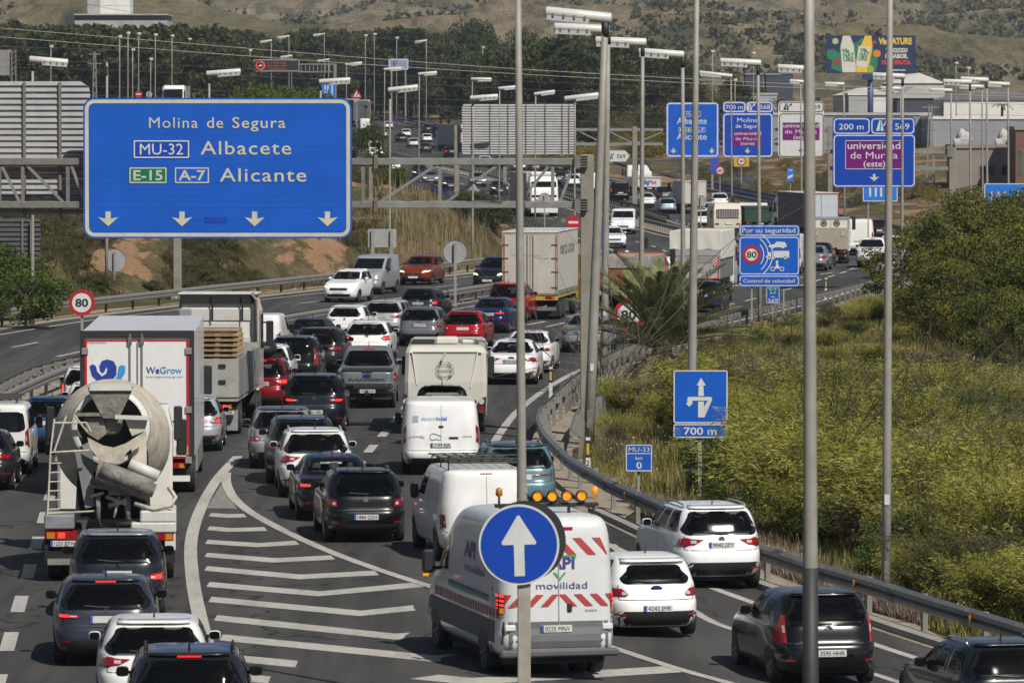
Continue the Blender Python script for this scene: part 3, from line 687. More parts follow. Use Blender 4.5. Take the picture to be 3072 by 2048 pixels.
ox, oz = cv(2298, 778); trk = [lp([(0, .2), (.3, .2), (.3, .9), (.15, .9), (.1, .5), (0, .42)], ox, oz, .74, .34), lp([(.32, .2), (1, .2), (1, 1), (.32, 1)], ox, oz, .99, .36), disc(ox + .14, oz + .06, .06, 12), disc(ox + .32, oz + .06, .06, 12), disc(ox + .82, oz + .06, .06, 12)]
ox, oz = cv(2315, 813); moto = [lp([(.25, .35), (.5, .3), (.75, .35), (.62, .65), (.5, 1.0), (.38, 1.0), (.36, .7)], ox, oz, .5, .34), disc(ox + .23, oz + .39, .06, 12)]
shapes(s, [carp] + trk + moto, SWHITE, 'vehicle_symbols')
mb = MB(); [mb.ring(disc(ox + d_, oz + .09, .10, 16), disc(ox + d_, oz + .09, .065, 16), -.013) for d_ in (.05, .44)]; mb.build('motorcycle_wheels', SWHITE, s)
s, cv = signat('kilometre_sign', 'small green and blue kilometre 569 marker below the speed camera sign', 2299, 861, 2339, 910, Ya - 1.2, SBLUE, SWHITE, r=.03, bw=.025, ins=.005, base=True, posts=(2319,), pw=.05, deep=.3)
p, q = cv(2301, 872), cv(2337, 862.5); MB().plate([(p[0], p[1]), (q[0], p[1]), (q[0], q[1]), (p[0], q[1])], -.009).build('green_band', SGREEN, s)
T(cv, [('E-15', 2309, 2329, 871, 7), ('A-7', 2310, 2328, 882, 7), ('km', 2313, 2325, 893, 6), ('569', 2305, 2334, 907, 11)], s, SWHITE)
Ya = 123.5
s, cv = signat('lane_guide_sign', 'blue square sign with white turn-back arrow above a 700 m plate', 2021, 1110, 2184, 1313, Ya, None, None, base=True, posts=(2101,), pw=.085, deep=.4)
for a, b_, c_, d_ in ((2021, 1110, 2184, 1269), (2021, 1271, 2184, 1313)):
    p, q = cv(a, d_), cv(c_, b_); panel(s, p[0], q[0], p[1], q[1], SBLUE, SWHITE, r=.05, bw=.028, ins=.002, th=.03, name='plate')
def q6(x, y): return cv(2048 + x / 2.296, 683 + y / 2.296)
shapes(s, [[q6(*p) for p in ((112, 1085), (97, 1085), (128, 1032), (161, 1085), (144, 1085), (148, 1158), (108, 1158))],
           [q6(*p) for p in ((108, 1195), (148, 1195), (150, 1232), (175, 1190), (68, 1190), (68, 1205), (72, 1208), (45, 1232), (22, 1208), (34, 1205), (34, 1172), (42, 1164), (196, 1164), (206, 1178), (152, 1306), (108, 1306))]], SWHITE, 'turn_arrow')
T(cv, [('700 m', 2052, 2151, 1303, 21)], s, SWHITE, bold=.02)
s, cv = signat('kilometre_sign', 'small blue kilometre 0 sign on a thin post behind the guard rail', 1878, 1333, 1957, 1413, 121.0, SBLUE, SWHITE, r=.04, bw=.022, ins=.002, base=True, posts=(1917,), pw=.06, deep=.4)
T(cv, [('MU-33', 1886, 1949, 1354, 13), ('km', 1907, 1928, 1378, 10), ('0', 1910, 1926, 1405, 20)], s, SWHITE, bold=.02)
p, q = cv(1880, 1361), cv(1955, 1358.5); MB().plate([(p[0], p[1]), (q[0], p[1]), (q[0], q[1]), (p[0], q[1])], -.009).build('divider_line', SWHITE, s)
# round one-way arrow sign, nearest thing in the picture
Yr = 79.0; X = sx(1557, Yr); zc = sz(1633, Yr)
s = thing('one_way_sign', 'round blue sign with white upward arrow in the foreground', 'road sign', (X, Yr, hg(X, Yr)))
zc -= hg(X, Yr); rad = .605
MB().lathe_y([(0, rad), (.03, rad), (.03, rad * .9)], (0, 0, zc), 48).build('disc', SWHITE, s)
MB().plate(disc(0, zc, rad * .945, 48), -.008).build('blue_face', SBLUE2, s)
def rot(ps, a): return [(x * math.cos(a) - z * math.sin(a), x * math.sin(a) + z * math.cos(a)) for x, z in ps]
shapes(s, [[(x, z + zc) for x, z in rot([(-.078, -.47), (.078, -.47), (.078, -.0), (.245, -.0), (.262, .035), (.015, .44), (-.015, .44), (-.262, .035), (-.245, -.0), (-.078, -.0)], R(1.5))]], SWHITE, 'arrow', -.015)
mb = MB(); mb.box(-.02, .175, .05, .16, -1.6, zc + .1, c=.012); mb.build('post', mat('pale_post', (.38, .35, .29), rough=.6, var=.3, vscale=4), s)
MB().lathe_y([(0, rad), (.03, rad)], (.10, .34, zc + .03), 48).build('rear_disc', mat('rear_disc_dark', (.03, .03, .032), rough=.6, var=.3), s)

def round_sign(label, px, py, dia_px, Y, kind, text=None, post=True, pw=.09):
    X = sx(px, Y); b0 = hg(X, Y); zc = sz(py, Y) - b0; r = dia_px / 2 * Y / F
    s = thing('round_sign', label, 'road sign', (X, Y, b0))
    if post: MB().box(-pw / 2, pw / 2, (.07 if kind != 'back' else -.07 - pw), (.07 + pw if kind != 'back' else -.07), -.4, zc + r * .8).build('post', POLEM, s)
    if kind == 'back':
        MB().lathe_y([(0, r * .96), (-.03, r), (.02, r)], (0, 0, zc), 32).build('disc', SBACK, s); return s
    MB().lathe_y([(0, r), (.04, r)], (0, 0, zc), 36).build('disc', SRED if kind != 'end' else SWHITE, s)
    if kind == 'limit':
        MB().plate(disc(0, zc, r * .74), -.008).build('white_face', SWHITE, s); letters(s, [(text, 0, zc - r * .29, r * .58, {'width': r * 1.0, 'bold': .03})], INK, -.015, 'speed_number')
    elif kind == 'noentry': MB().plate([(-r * .7, zc - r * .17), (r * .7, zc - r * .17), (r * .7, zc + r * .17), (-r * .7, zc + r * .17)], -.01).build('white_bar', SWHITE, s)
    return s
round_sign('round red-ringed 80 limit sign standing above the white truck', 244.5, 908, 78, 183, 'limit', '80')
round_sign('red-ringed 80 limit sign half hidden by the palm', 1886, 945, 92, 196, 'limit', '80')
round_sign('red no-entry sign left of the concrete gantry post', 1720, 667, 42, 345, 'noentry')
round_sign('small red-ringed 60 limit sign under the distant lane signs', 2160, 512, 27, 529, 'limit', '60')
round_sign('tiny red no-entry sign above the huge blue sign', 417, 283, 22, 640, 'noentry')
round_sign('tiny pale round sign back above the huge blue sign', 449, 283, 19, 640, 'back')
round_sign('grey round sign back on the scrubby left embankment', 344, 780, 68, 262, 'back')
round_sign('grey round sign back on a tall post in the central reservation', 1366, 755, 70, 252, 'back', pw=.12)
round_sign('pale round sign back in front of the distant box truck', 2102, 602, 32, 420, 'back')
round_sign('grey round sign back in front of the oncoming white truck', 1634, 598, 38, 372, 'back', pw=.08)
s, cv = signat('reverse_facing_sign', 'grey rectangular sign back on two posts above the oncoming cars', 1104, 687, 1189, 742, 292, SBACK, None, r=.08, base=True, pw=.14)
for px in (1118, 1175): MB().box(cv(px, 0)[0] - .08, cv(px, 0)[0] + .08, -.17, -.01, -.4, cv(0, 690)[1]).build('post', POLEM, s)
s, cv = signat('reverse_facing_sign', 'small grey rectangular sign back left of the 80 sign', 139, 846, 178, 898, 240, SBACK, None, r=.03, base=True); MB().box(-.06, .06, -.13, -.01, -.4, cv(0, 848)[1]).build('post', POLEM, s)
s = thing('warning_sign_back', 'grey triangular sign back on the inside of the distant bend', 'road sign', (sx(1421, 450), 450, hg(sx(1421, 450), 450)))
bz = hg(sx(1421, 450), 450); MB().plate([(-.77, sz(588, 450) - bz), (.77, sz(588, 450) - bz), (.05, sz(551, 450) - bz), (-.05, sz(551, 450) - bz)], 0, .03).build('triangle', SBACK, s); MB().box(-.06, .06, -.13, -.01, -.3, sz(556, 450) - bz).build('post', POLEM, s)
s, cv = signat('lane_count_sign', 'light blue sign with white lane strokes under the 200 m exit sign', 2588, 545, 2693, 605, 330, SBLUE3, SWHITE, r=.08, bw=.05, ins=.01, base=True, posts=(2605, 2670))
mb = MB(); [mb.plate([(cv(x, 0)[0] - .06, cv(0, 590)[1]), (cv(x, 0)[0] + .06, cv(0, 590)[1]), (cv(x, 0)[0] + .06, cv(0, 552)[1]), (cv(x, 0)[0] - .06, cv(0, 552)[1])], -.01) for x in (2610, 2627, 2643, 2658)]; mb.build('lane_strokes', SWHITE, s)
s, cv = signat('lane_count_sign', 'light blue sign with four white lane arrows at the right edge', 2952, 550, 3092, 640, 262, SBLUE3, SWHITE, r=.08, bw=.04, ins=.01, base=True, posts=(2970, 3060))
def upar(x, yb, yt, lean=0):
    a, zb = cv(x, yb); c_, zt_ = cv(x + lean, yt); dx = (c_ - a); return [[(a - .05, zb), (a + .05, zb), (c_ + .05, zt_ - .25), (c_ - .05, zt_ - .25)], [(c_ - .11 - dx * .1, zt_ - .28), (c_ + .11 - dx * .1, zt_ - .28), (c_ + dx * .08, zt_)]]
mb = MB(); [mb.plate(p, -.01) for x, l in ((2975, 0), (2995, 0), (3015, 0), (3029, 24)) for p in upar(x, 610, 572, l)]; mb.build('lane_arrows', SWHITE, s)
s, cv = signat('exit_countdown_sign', 'narrow light blue countdown sign with a white diagonal stroke', 2361, 505, 2380, 545, 470, SBLUE3, None, r=.03, base=True, posts=(2371,))
MB().plate([cv(2363, 538), cv(2363, 530), cv(2378, 522), cv(2378, 530)], -.01).build('diagonal_stroke', SWHITE, s); T(cv, [('100', 2364, 2377, 514, 6)], s, SWHITE)
s, cv = signat('end_of_road_sign', 'blue sign with red slash below the leftmost lane sign', 2131, 476, 2157, 520, 540, SBLUE, None, r=.05, base=True, posts=(2137,), pw=.2)
MB().plate([cv(2133, 503), cv(2133, 509), cv(2155, 489), cv(2155, 483)], -.01).build('red_slash', SRED, s)
s, cv = signat('temporary_limit_sign', 'yellow square sign with red-ringed 40 under the lane signs', 2201, 472, 2247, 500, 560, SYEL, None, r=.03, base=True, posts=(2224,), pw=.12)
cx, cz = cv(2224, 484); MB().plate(disc(cx, cz, .46), -.008).build('red_ring', SRED, s); MB().plate(disc(cx, cz, .34), -.012).build('ring_face', SWHITE, s); letters(s, [('40', cx, cz - .13, .26, {'width': .4, 'bold': .02})], INK, -.018, 'speed_number')
Ya = 690
s, cv = signat('exit_arrow_sign', 'white arrow-shaped exit 569 sign in front of the yellow shrub', 1828, 451, 1888, 486, Ya, None, None, base=True)
MB().plate([cv(*p) for p in ((1828, 485), (1876, 485), (1889, 468), (1876, 452), (1828, 452))], 0, .05).build('arrow_panel', SWHITE, s)
T(cv, [('569', 1851, 1876, 475, 12)], s, INK); cx, zb = cv(1836, 478); shapes(s, exitsym(cx, zb, .55, .8), INK, 'exit_symbol')
for px in (1835, 1865): MB().box(cv(px, 0)[0] - .05, cv(px, 0)[0] + .05, .06, .16, -.5, cv(0, 480)[1]).build('post', POLEM, s)
s, cv = signat('information_sign', 'blue information sign behind the two leaning lamp poles', 1784, 678, 1826, 762, 347, SBLUE, None, r=.04, base=True, posts=(1790, 1820)); T(cv, [('ITV', 1795, 1818, 708, 14), ('1 km', 1793, 1818, 757, 10)], s, SWHITE)
s = thing('bend_warning_sign', 'small red-edged triangle warning sign right of the huge blue sign', 'road sign', (sx(1071, 720), 720, hg(sx(1071, 720), 720)))
bz = hg(sx(1071, 720), 720); za, zb = sz(294, 720) - bz, sz(268, 720) - bz
MB().plate([(-.72, za), (.72, za), (.04, zb), (-.04, zb)], 0, .05).build('red_triangle', SRED, s); MB().plate([(-.48, za + .14), (.48, za + .14), (0, zb - .28)], -.01).build('white_face', SWHITE, s); MB().plate([(-.1, za + .25), (.02, za + .25), (.25, za + .7), (.1, za + .72)], -.016).build('bend_symbol', INK, s)
MB().box(-.06, .06, .06, .18, -.5, zb - .3).build('post', POLEM, s)
# variable message sign on its lattice gantry
Yv = 900.0; x0, x1 = sx(762, Yv), sx(1007, Yv); bz = hg((x0 + x1) / 2, Yv)
g = thing('message_gantry', 'pale lattice gantry behind the trees carrying a dark message panel', 'gantry', (x1, Yv, hg(x1, Yv)))
b1 = hg(x1, Yv)
for px in (1006, 725): MB().box(sx(px, Yv) - x1 - .25, sx(px, Yv) - x1 + .25, -.2, .2, -.5, sz(192, Yv) - b1).build('post', GALV, g)
for py in (193, 216): MB().obox((sx(720, Yv) - x1, .4, sz(py, Yv) - b1), (0, .4, sz(py, Yv) - b1), .2, .22).build('chord', GALV, g)
for i in range(9): X = sx(905 + i * 12, Yv) - x1; MB().obox((X, .4, sz(216, Yv) - b1), (X, .4, sz(193, Yv) - b1), .12, .12).build('upright', GALV, g)
s, cv = signat('message_sign', 'dark electronic message sign with a red ring symbol', 762, 179, 899, 215, Yv, mat('led_panel_black', (.02, .021, .025), rough=.5, var=.2), SBACK, r=.2, bw=.15, ins=.0)
cx, cz = cv(782, 197); MB().ring(disc(cx, cz, .8), disc(cx, cz, .58), -.02).build('red_ring', mat('led_red', (.4, .02, .02), rough=.5, emit=(1, .05, .03), es=.8, var=.1), s); MB().plate([(cx - .3, cz - .2), (cx + .3, cz - .1), (cx + .35, cz + .2), (cx - .3, cz + .1)], -.02).build('symbol', SWHITE, s)
T(cv, [('A 7 KM 568', 802, 858, 192, 5), ('KM 565 / 569', 800, 862, 201, 5), ('RETENCION', 810, 855, 210, 5)], s, mat('led_amber', (.25, .05, .01), rough=.5, emit=(1, .2, .03), es=.25, var=.1), -.03)
s, cv = signat('lane_count_sign', 'blue lane sign hanging below the lattice gantry', 966, 248, 1007, 290, Yv - 2, SBLUE3, None, r=.2)
mb = MB(); [mb.plate([(cv(x, 0)[0] - .12, cv(0, 286)[1]), (cv(x, 0)[0] + .12, cv(0, 286)[1]), (cv(x, 0)[0] + .12, cv(0, 256)[1]), (cv(x, 0)[0] - .12, cv(0, 256)[1])], -.01) for x in (976, 984, 997)]; mb.build('lane_strokes', SWHITE, s)
s, cv = signat('direction_sign', 'pale blue faded sign among the dark trees', 1166, 177, 1226, 210, 1050, mat('faded_blue', (.25, .33, .5), rough=.5, var=.2), SWHITE, r=.3, bw=.2, base=True, posts=(1175, 1217), pw=.3); shapes(s, exitsym(cv(1185, 0)[0], cv(0, 200)[1], 1.0, 1.2), SBLUE2, 'exit_symbol')
X = sx(532, 262); s = thing('concrete_post', 'thick weathered post standing on the soil embankment below the blue sign', 'post', (X, 262, hg(X, 262)))
MB().box(-.2, .2, -.2, .2, -.5, sz(640, 262) - hg(X, 262), c=.03).build('shaft', MATS['gantry_post'], s); MB().box(-.35, .35, -.35, .35, -.5, .15, c=.03).build('footing', CONC, s)
# delineator posts
def delineator(label, px, py, Y, cap):
    X = sx(px, Y); s = thing('delineator_post', label, 'marker post', (X, Y, hg(X, Y)))
    MB().box(-.06, .06, -.03, .03, -.1, 1.05, c=.01).build('post', SWHITE, s); MB().box(-.065, .065, -.034, .034, .55, .98).build('black_band', BLK, s); MB().box(-.035, .035, -.04, -.03, .62, .9).build('reflector', SYEL, s)
    if cap: letters(s, [(cap, 0, .35, .12)], INK, -.034, 'number')
delineator('white marker post with black and yellow band behind the curved rail', 1764, 1440, 133, '2')
delineator('white marker post with yellow band at the start of the curved rail', 1652, 1190, 170, None)
delineator('white marker post with yellow band right of the speed camera sign', 2478, 870, 262, None)

# ================================================================== GUARD RAILS
WP = [(0, .44), (-.07, .50), (-.07, .56), (-.01, .60), (-.07, .64), (-.07, .72), (0, .78)]
postmesh = MB().box(-.05, .05, -.06, .06, -.35, .74).mesh('post')
blkmesh = MB().box(-.2, .0, -.08, .08, .52, .72).mesh('spacer')
def rail(label, pts, side=1, step=4.0, beam=GALV, pm=GALV, hscale=1.0, refl=0):
    q = smooth_pts(pts, 2, 6); d = np.concatenate([[0], np.cumsum(np.hypot(*np.diff(q, axis=0).T))])
    b0 = q[0]; s = thing('guard_rail', label, 'guard rail', (b0[0], b0[1], hg(*b0))); z0 = hg(*b0)
    rings = []
    for i, p in enumerate(q):
        t = q[min(i + 1, len(q) - 1)] - q[max(0, i - 1)]; t /= np.hypot(*t); nr = np.array((t[1], -t[0])) * side
        z = hg(*p) - z0
        prf = WP + [(a + .02, c_) for a, c_ in WP[::-1]]
        rings.append([(p[0] + nr[0] * a - b0[0], p[1] + nr[1] * a - b0[1], z + c_ * hscale) for a, c_ in prf])
    MB().loft(rings).build('beam', beam, s)
    if refl:
        for xx in np.arange(2.2, d[-1] - .5, 4.0):
            rg = []
            for x_ in (xx - .16, xx + .16):
                i = min(len(q) - 2, int(np.searchsorted(d, x_) - 1)); f = (x_ - d[i]) / max(1e-6, d[i + 1] - d[i]); p = q[i] + (q[i + 1] - q[i]) * f; t = q[i + 1] - q[i]; t /= np.hypot(*t); nr = np.array((t[1], -t[0])) * side
                rg.append([(p[0] + nr[0] * a - b0[0], p[1] + nr[1] * a - b0[1], hg(*p) - z0 + c_) for a, c_ in [(a - .012, c_) for a, c_ in WP] + [(a + .026, c_) for a, c_ in WP[::-1]]])
            MB().loft(rg).build('splice_plate', GALVD, s)
    x = 1.0
    while x < d[-1]:
        i = min(len(q) - 2, int(np.searchsorted(d, x) - 1)); f = (x - d[i]) / max(1e-6, d[i + 1] - d[i]); p = q[i] + (q[i + 1] - q[i]) * f
        t = q[i + 1] - q[i]; t /= np.hypot(*t); nr = np.array((t[1], -t[0])) * side; a = math.atan2(nr[1], nr[0])
        pp = p + nr * .22
        o = obj('post', postmesh, pm, s, (pp[0] - b0[0], pp[1] - b0[1], hg(*pp) - z0), a); obj('spacer', blkmesh, pm, s, (pp[0] - b0[0], pp[1] - b0[1], hg(*pp) - z0), a)
        if refl and int(x / step) % 2 == 0: MB().box(-.02, .02, -.05, .05, .55, .68).build('reflector', AMBER, s).location = (p[0] - nr[0] * .08 - b0[0], p[1] - nr[1] * .08 - b0[1], hg(*p) - z0)
        x += step
    return s
DARKP = mat('dark_rail_post', (.09, .085, .075), rough=.7, var=.3)
rail('steel guard rail curving along the right edge of the near road', rail_near, 1, 3.2, beam=mat('rail_steel', (.25, .25, .245), rough=.4, metal=.5, var=.25, vscale=3), refl=1)
rail('guard rail in front of the palm and the speed camera sign', [(1.4, 161)] + [(RO(Y) + 1.35, Y) for Y in range(166, 345, 6)], 1, 2.0, pm=GALVD)
rail('short second guard rail behind the curved rail by the gantry post', [(1.6, 141), (1.75, 147), (2.0, 153), (2.6, 160)], 1, 1.6)
rail('guard rail on the near side of the central reservation', [(LO(Y) - .45, Y) for Y in range(112, 430, 6)], -1, 4.0)
rail('guard rail on the far side of the central reservation', [(RI(Y) + .38, Y) for Y in range(140, 430, 6)], 1, 2.2, pm=GALVD)
rail('guard rail below the bare soil embankment on the left', [(LI(Y) - 1.9, Y) for Y in range(160, 330, 6)], -1, 4.0, pm=DARKP)
rail('dark dense guard rail past the white van on the distant bend', [(LO(Y) - .5, Y) for Y in range(432, 560, 6)], -1, 1.6, beam=DARKP, pm=DARKP, hscale=1.15)
rail('guard rail beside the oncoming white truck', [(LI(Y) - 1.7, Y) for Y in range(385, 640, 8)], -1, 4, pm=DARKP)
rail('long pale guard rail between the distant queues', [(LO(Y) - .6, Y) for Y in range(562, 900, 10)], -1, 4, pm=GALVD)
rail('guard rail between the oncoming distant lanes and the queue', [(RI(Y) + .4, Y) for Y in range(432, 800, 10)], 1, 4, pm=GALVD)
rail('guard rail on the outside of the far right bend', [(RO(Y) + 1.4, Y) for Y in range(350, 560, 8)], 1, 4, pm=DARKP, beam=GALVD)
BRAIL = mat('blue_rail_paint', (.025, .035, .16), rough=.5, var=.35, vscale=3)
def blue_fence(label, pts, h=1.1, step=1.5):
    q = smooth_pts(pts, 2, 4); b0 = q[0]; z0 = hg(*b0); s = thing('blue_barrier', label, 'barrier', (b0[0], b0[1], z0)); n = len(q)
    for zc in (.25, .6, .95):
        rings = [[(p[0] - b0[0], p[1] - b0[1] + dy, hg(*p) - z0 + zc * h + dz) for dy, dz in ((-.05, -.1), (.05, -.1), (.05, .1), (-.05, .1))] for p in q]
        MB().loft(rings).build('board', BRAIL, s)
    pmh = MB().box(-.06, .06, -.08, .08, -.2, h * 1.02).mesh('post'); d = np.concatenate([[0], np.cumsum(np.hypot(*np.diff(q, axis=0).T))])
    for x in np.arange(0, d[-1], step): obj('post', pmh, BRAIL, s, (np.interp(x, d, q[:, 0]) - b0[0], np.interp(x, d, q[:, 1]) - b0[1], hg(np.interp(x, d, q[:, 0]), np.interp(x, d, q[:, 1])) - z0))
blue_fence('dark blue barrier above the white cars on the right bend', [(RO(Y) + 3.2, Y) for Y in range(470, 580, 10)])
blue_fence('dark blue barrier beside the distant oncoming cars', [(LI(Y) - 1.2, Y) for Y in range(520, 575, 8)], 1.2)
blue_fence('dark blue barrier climbing behind the far queue', [(RO(Y) + 2, Y) for Y in range(820, 1140, 20)], 1.6, 4)
blue_fence('dark blue barrier left of the far black hatchback', [(LO(Y) - 1, Y) for Y in range(770, 900, 12)], 1.6, 4)

# ================================================================== STREET LAMPS
def street_lamp(label, bxw, Y, tpx, tpy, h0, h1, r0=.10, r1=.055, dark=0, det=True, group=None, drop=0):
    """base at (bxw, Y); pole top at photo pixel (tpx, tpy); head from pixel h0 to h1"""
    b0 = hg(bxw, Y); X, Z = at(tpx, tpy, Y)
    s = thing('street_lamp', label, 'street lamp', (bxw, Y, b0), group=group); zt = Z - b0
    def P(t): return ((X - bxw) * t, 0, -.4 + (zt + .4) * t)
    n = 5
    MB().tube([P(t) for t in np.linspace(0, 1, n)], list(np.linspace(r0, r1, n)), 12 if det else 6).build('pole', POLEM, s, True)
    if dark:
        t1 = (dark - b0 + .4) / (zt + .4); MB().tube([P(t) for t in np.linspace(0, t1, 4)], [(r0 + (r1 - r0) * t) * 1.03 + .002 for t in np.linspace(0, t1, 4)], 12).build('pole_coating', POLED, s, True)
    if det and Y < 260:
        q = P((1.1) / (zt + .4)); MB().box(q[0] - r0 * .5, q[0] + r0 * .5, -r0 - .012, -r0 * .6, .45, .95, c=.01).build('access_door', GALVD, s); q = P(2.6 / (zt + .4)); MB().box(q[0] - .05, q[0] + .05, -r0 - .006, -r0 * .7, 2.05, 2.25).build('number_label', SWHITE, s)
    if h0:
        (xa, za), (xb, zb) = at(*h0, Y), at(*h1, Y); a = np.array((xa - bxw, 0, za - b0)); c_ = np.array((xb - bxw, 0, zb - b0)); L = np.linalg.norm(c_ - a); rr_ = max(.15, min(.19, L * .085))
        d = (c_ - a) / L
        MB().tube([a, a + d * .04, c_ - d * .04, c_], [rr_ * .85, rr_, rr_, rr_ * .85], 12 if det else 8).build('lamp_housing', LAMPW, s, True)
        far = c_ if abs(c_[0] - (X - bxw)) > abs(a[0] - (X - bxw)) else a; near = a if far is c_ else c_; e = (near - far)
        mb = MB(); p, q = far + e * .02, far + e * .66; mb.obox(p - (0, 0, rr_ * .95), q - (0, 0, rr_ * .95), rr_ * 1.7, rr_ * .9); mb.build('diffuser', mat('lamp_diffuser', (.45, .46, .46), rough=.3, var=.15), s)
        if det:
            for t in (.12, .28, .44, .6): p = far + e * t; MB().box(p[0] - .025, p[0] + .025, -rr_ - .02, -rr_ * .6, p[2] - rr_ * .7, p[2] - rr_ * .1).build('clip', GALVD, s)
            MB().tube([(X - bxw, 0, zt - .45), (X - bxw, 0, zt - .02)], [r1 * 1.15, r1 * 1.25], 10).build('collar', POLED, s, True)
    return s
B = lambda px, Y: sx(px, Y)
street_lamp('tall grey lamp pole rising behind the round blue arrow sign', B(1571, 80.5), 80.5, 1553, -160, None, None, .088, .045)
street_lamp('thickest nearest lamp pole with dark lower half, right of centre', B(2440, 57), 57, 2426, -420, None, None, .098, .05, dark=4.3)
street_lamp('lamp pole rising behind the blue turn-back arrow sign', B(2072, 127.7), 127.7, 2091, -70, None, None, .125, .06)
street_lamp('bare grey lamp pole standing just behind the right guard rail', B(2661, 102.8), 102.8, 2671, -170, None, None, .098, .055)
street_lamp('lamp with highest white tube head, leaning beside the concrete post', B(1765, 147), 147, 1816, 62, (1636, 36), (1834, 56), .16, .09)
street_lamp('upright lamp with second highest tube head beside the leaning pole', B(1812, 187), 187, 1824, 95, (1662, 82), (1828, 90), .15, .085)
street_lamp('lamp with tube head rising out of the palm', B(1923, 197), 197, 1928, 133, (1786, 122), (1939, 128), .11, .065)
street_lamp('lamp with tube head above the leftmost distant lane sign', B(2050, 205), 205, 2048, 168, (1916, 155), (2052, 165), .11, .065)
street_lamp('lamp standing behind the speed camera sign', B(2281, 228), 228, 2274, 194, (2160, 184), (2283, 190), .10, .06)
street_lamp('lamp with tube head crossing the thick near pole', B(2440, 240), 240, 2440, 210, (2332, 202), (2443, 208), .09, .06)
street_lamp('lamp with tube head under the fruit drink billboard', B(2706, 270), 270, 2708, 232, (2617, 226), (2715, 230), .09, .06)
for lab, px, Y, ty, ha, hb in (('lamp with tube head in front of the white warehouse, right of the billboard', 2910, 300, 250, (2829, 245), (2916, 247)), ('taller lamp in front of the grey warehouse roof', 2960, 310, 243, (2881, 237), (2966, 241)), ('rightmost street lamp of the distant row', 3024, 340, 256, (2955, 250), (3029, 254)),
    ('lamp with low tube head in front of the lattice pylon', 2853, 380, 276, (2789, 270), (2857, 272)), ('low distant lamp right of the bare pole', 2702, 420, 270, (2641, 264), (2704, 267)), ('low distant lamp left of the billboard column', 2531, 430, 256, (2474, 251), (2533, 253)),
    ('low distant lamp just left of the thick near pole', 2402, 450, 249, (2369, 243), (2414, 246)), ('distant lamp between the two leftmost lane signs', 2193, 470, 232, (2098, 218), (2197, 229)), ('small lamp overlapped by taller lamps at right', 2946, 400, 264, (2876, 258), (2951, 261)),
    ('lamp with tube head at the upper left above the grey sign back', 98, 230, 182, (88, 178), (204, 188)), ('lamp left of the message gantry above the huge blue sign', 628, 290, 226, (619, 222), (722, 214)), ('lamp at the right top corner of the huge blue sign', 962, 300, 248, (957, 246), (1051, 240)),
    ('lamp pole with camera bracket left of the huge blue sign text', 321, 262, 188, None, None), ('lamp right of the huge blue sign with a rising tube head', 1170, 300, 273, (1164, 271), (1254, 261)), ('lamp with double tube head left of the wide sign back', 1419, 322, 296, (1410, 295), (1494, 289)),
    ('lamp with tube head at the right end of the wide sign back', 1725, 372, 297, (1693, 297), (1796, 285)), ('far lamp above the wide sign back', 1417, 600, 242, (1413, 238), (1475, 238)), ('far lamp above the grey truck rear', 1154, 650, 210, (1151, 209), (1206, 205)),
    ('far lamp above the distant white hatchbacks', 1258, 600, 224, (1254, 223), (1311, 218)), ('far lamp behind the near grey pole', 1499, 480, 268, (1495, 266), (1548, 261)), ('far lamp in front of the wide sign back', 1607, 430, 283, (1602, 283), (1665, 275)), ('far lamp left of the pale blue faded sign', 1040, 700, 196, (1036, 195), (1086, 189))):
    street_lamp(lab, B(px + (3 if px > 2000 else -2), Y), Y, px, ty, ha, hb, .085, .055, det=Y < 330)
s = [o for o in COL.objects if o.get('label') == 'lamp pole with camera bracket left of the huge blue sign text'][0]
b0 = s.location.z; z = sz(190, 262) - b0
mb = MB(); mb.obox((0, 0, z), (.55, 0, z + .02), .06, .06); mb.build('bracket', POLED, s); MB().box(-.1, .1, -.1, .1, z - .6, z - .15, c=.03).build('camera', BLK, s)
far = [(384, 100, 700), (359, 110, 720), (416, 102, 760), (466, 105, 800), (516, 108, 820), (568, 118, 850), (627, 126, 880), (680, 134, 900), (750, 152, 920), (398, 150, 780), (452, 178, 820), (575, 168, 860), (153, 140, 760), (814, 124, 1000), (867, 111, 1040), (973, 104, 1080), (875, 170, 940), (986, 181, 960), (1096, 107, 1020), (1123, 103, 1060), (1190, 114, 1000), (1279, 124, 940), (1448, 142, 960), (1607, 170, 980), (1716, 180, 1000), (2260, 160, 820), (2137, 155, 780), (2205, 240, 700), (2868, 190, 860), (2905, 205, 900)]
for i, (px, py, Y) in enumerate(far):
    hd = py in (124, 111, 104, 170, 181) and px > 800
    street_lamp('thin far lamp pole in front of the distant trees and hills', B(px, Y), Y, px, py, (px - 34, py + 2) if hd else (px - 4, py), (px + 2, py - 2) if hd else (px + 7, py - 1), .10, .07, det=False, group='thin far lamp poles among the trees')

# ================================================================== OVERHEAD CABLES
CAB = mat('cable', (.12, .115, .105), rough=.6, var=.2); CABL = mat('bright_cable', (.42, .39, .33), rough=.5, var=.15)
def cable(label, pts, Y0, Y1, m=CAB, r=.022):
    P = []; 
    for i, (x, y) in enumerate(pts):
        Yv = Y0 + (Y1 - Y0) * i / (len(pts) - 1); X, Z = at(x, y, Yv); P.append((X, Yv, Z))
    P = np.array(P); tt = np.linspace(0, len(P) - 1, 25); Q = np.stack([np.interp(tt, range(len(P)), P[:, k_]) for k_ in range(3)], 1)
    for _ in range(6): Q[1:-1] = (Q[:-2] + 2 * Q[1:-1] + Q[2:]) / 4
    o = MB().tube(Q, r, 4).build('power_cable', m); return tag(o, label, 'cable', 'power cables crossing the motorway')
cable('upper of the two bright power cables crossing the picture', [(-150, 74), (0, 85), (512, 126), (1024, 170), (1536, 208), (2048, 237), (2560, 262), (3230, 288)], 420, 470, CABL, .024)
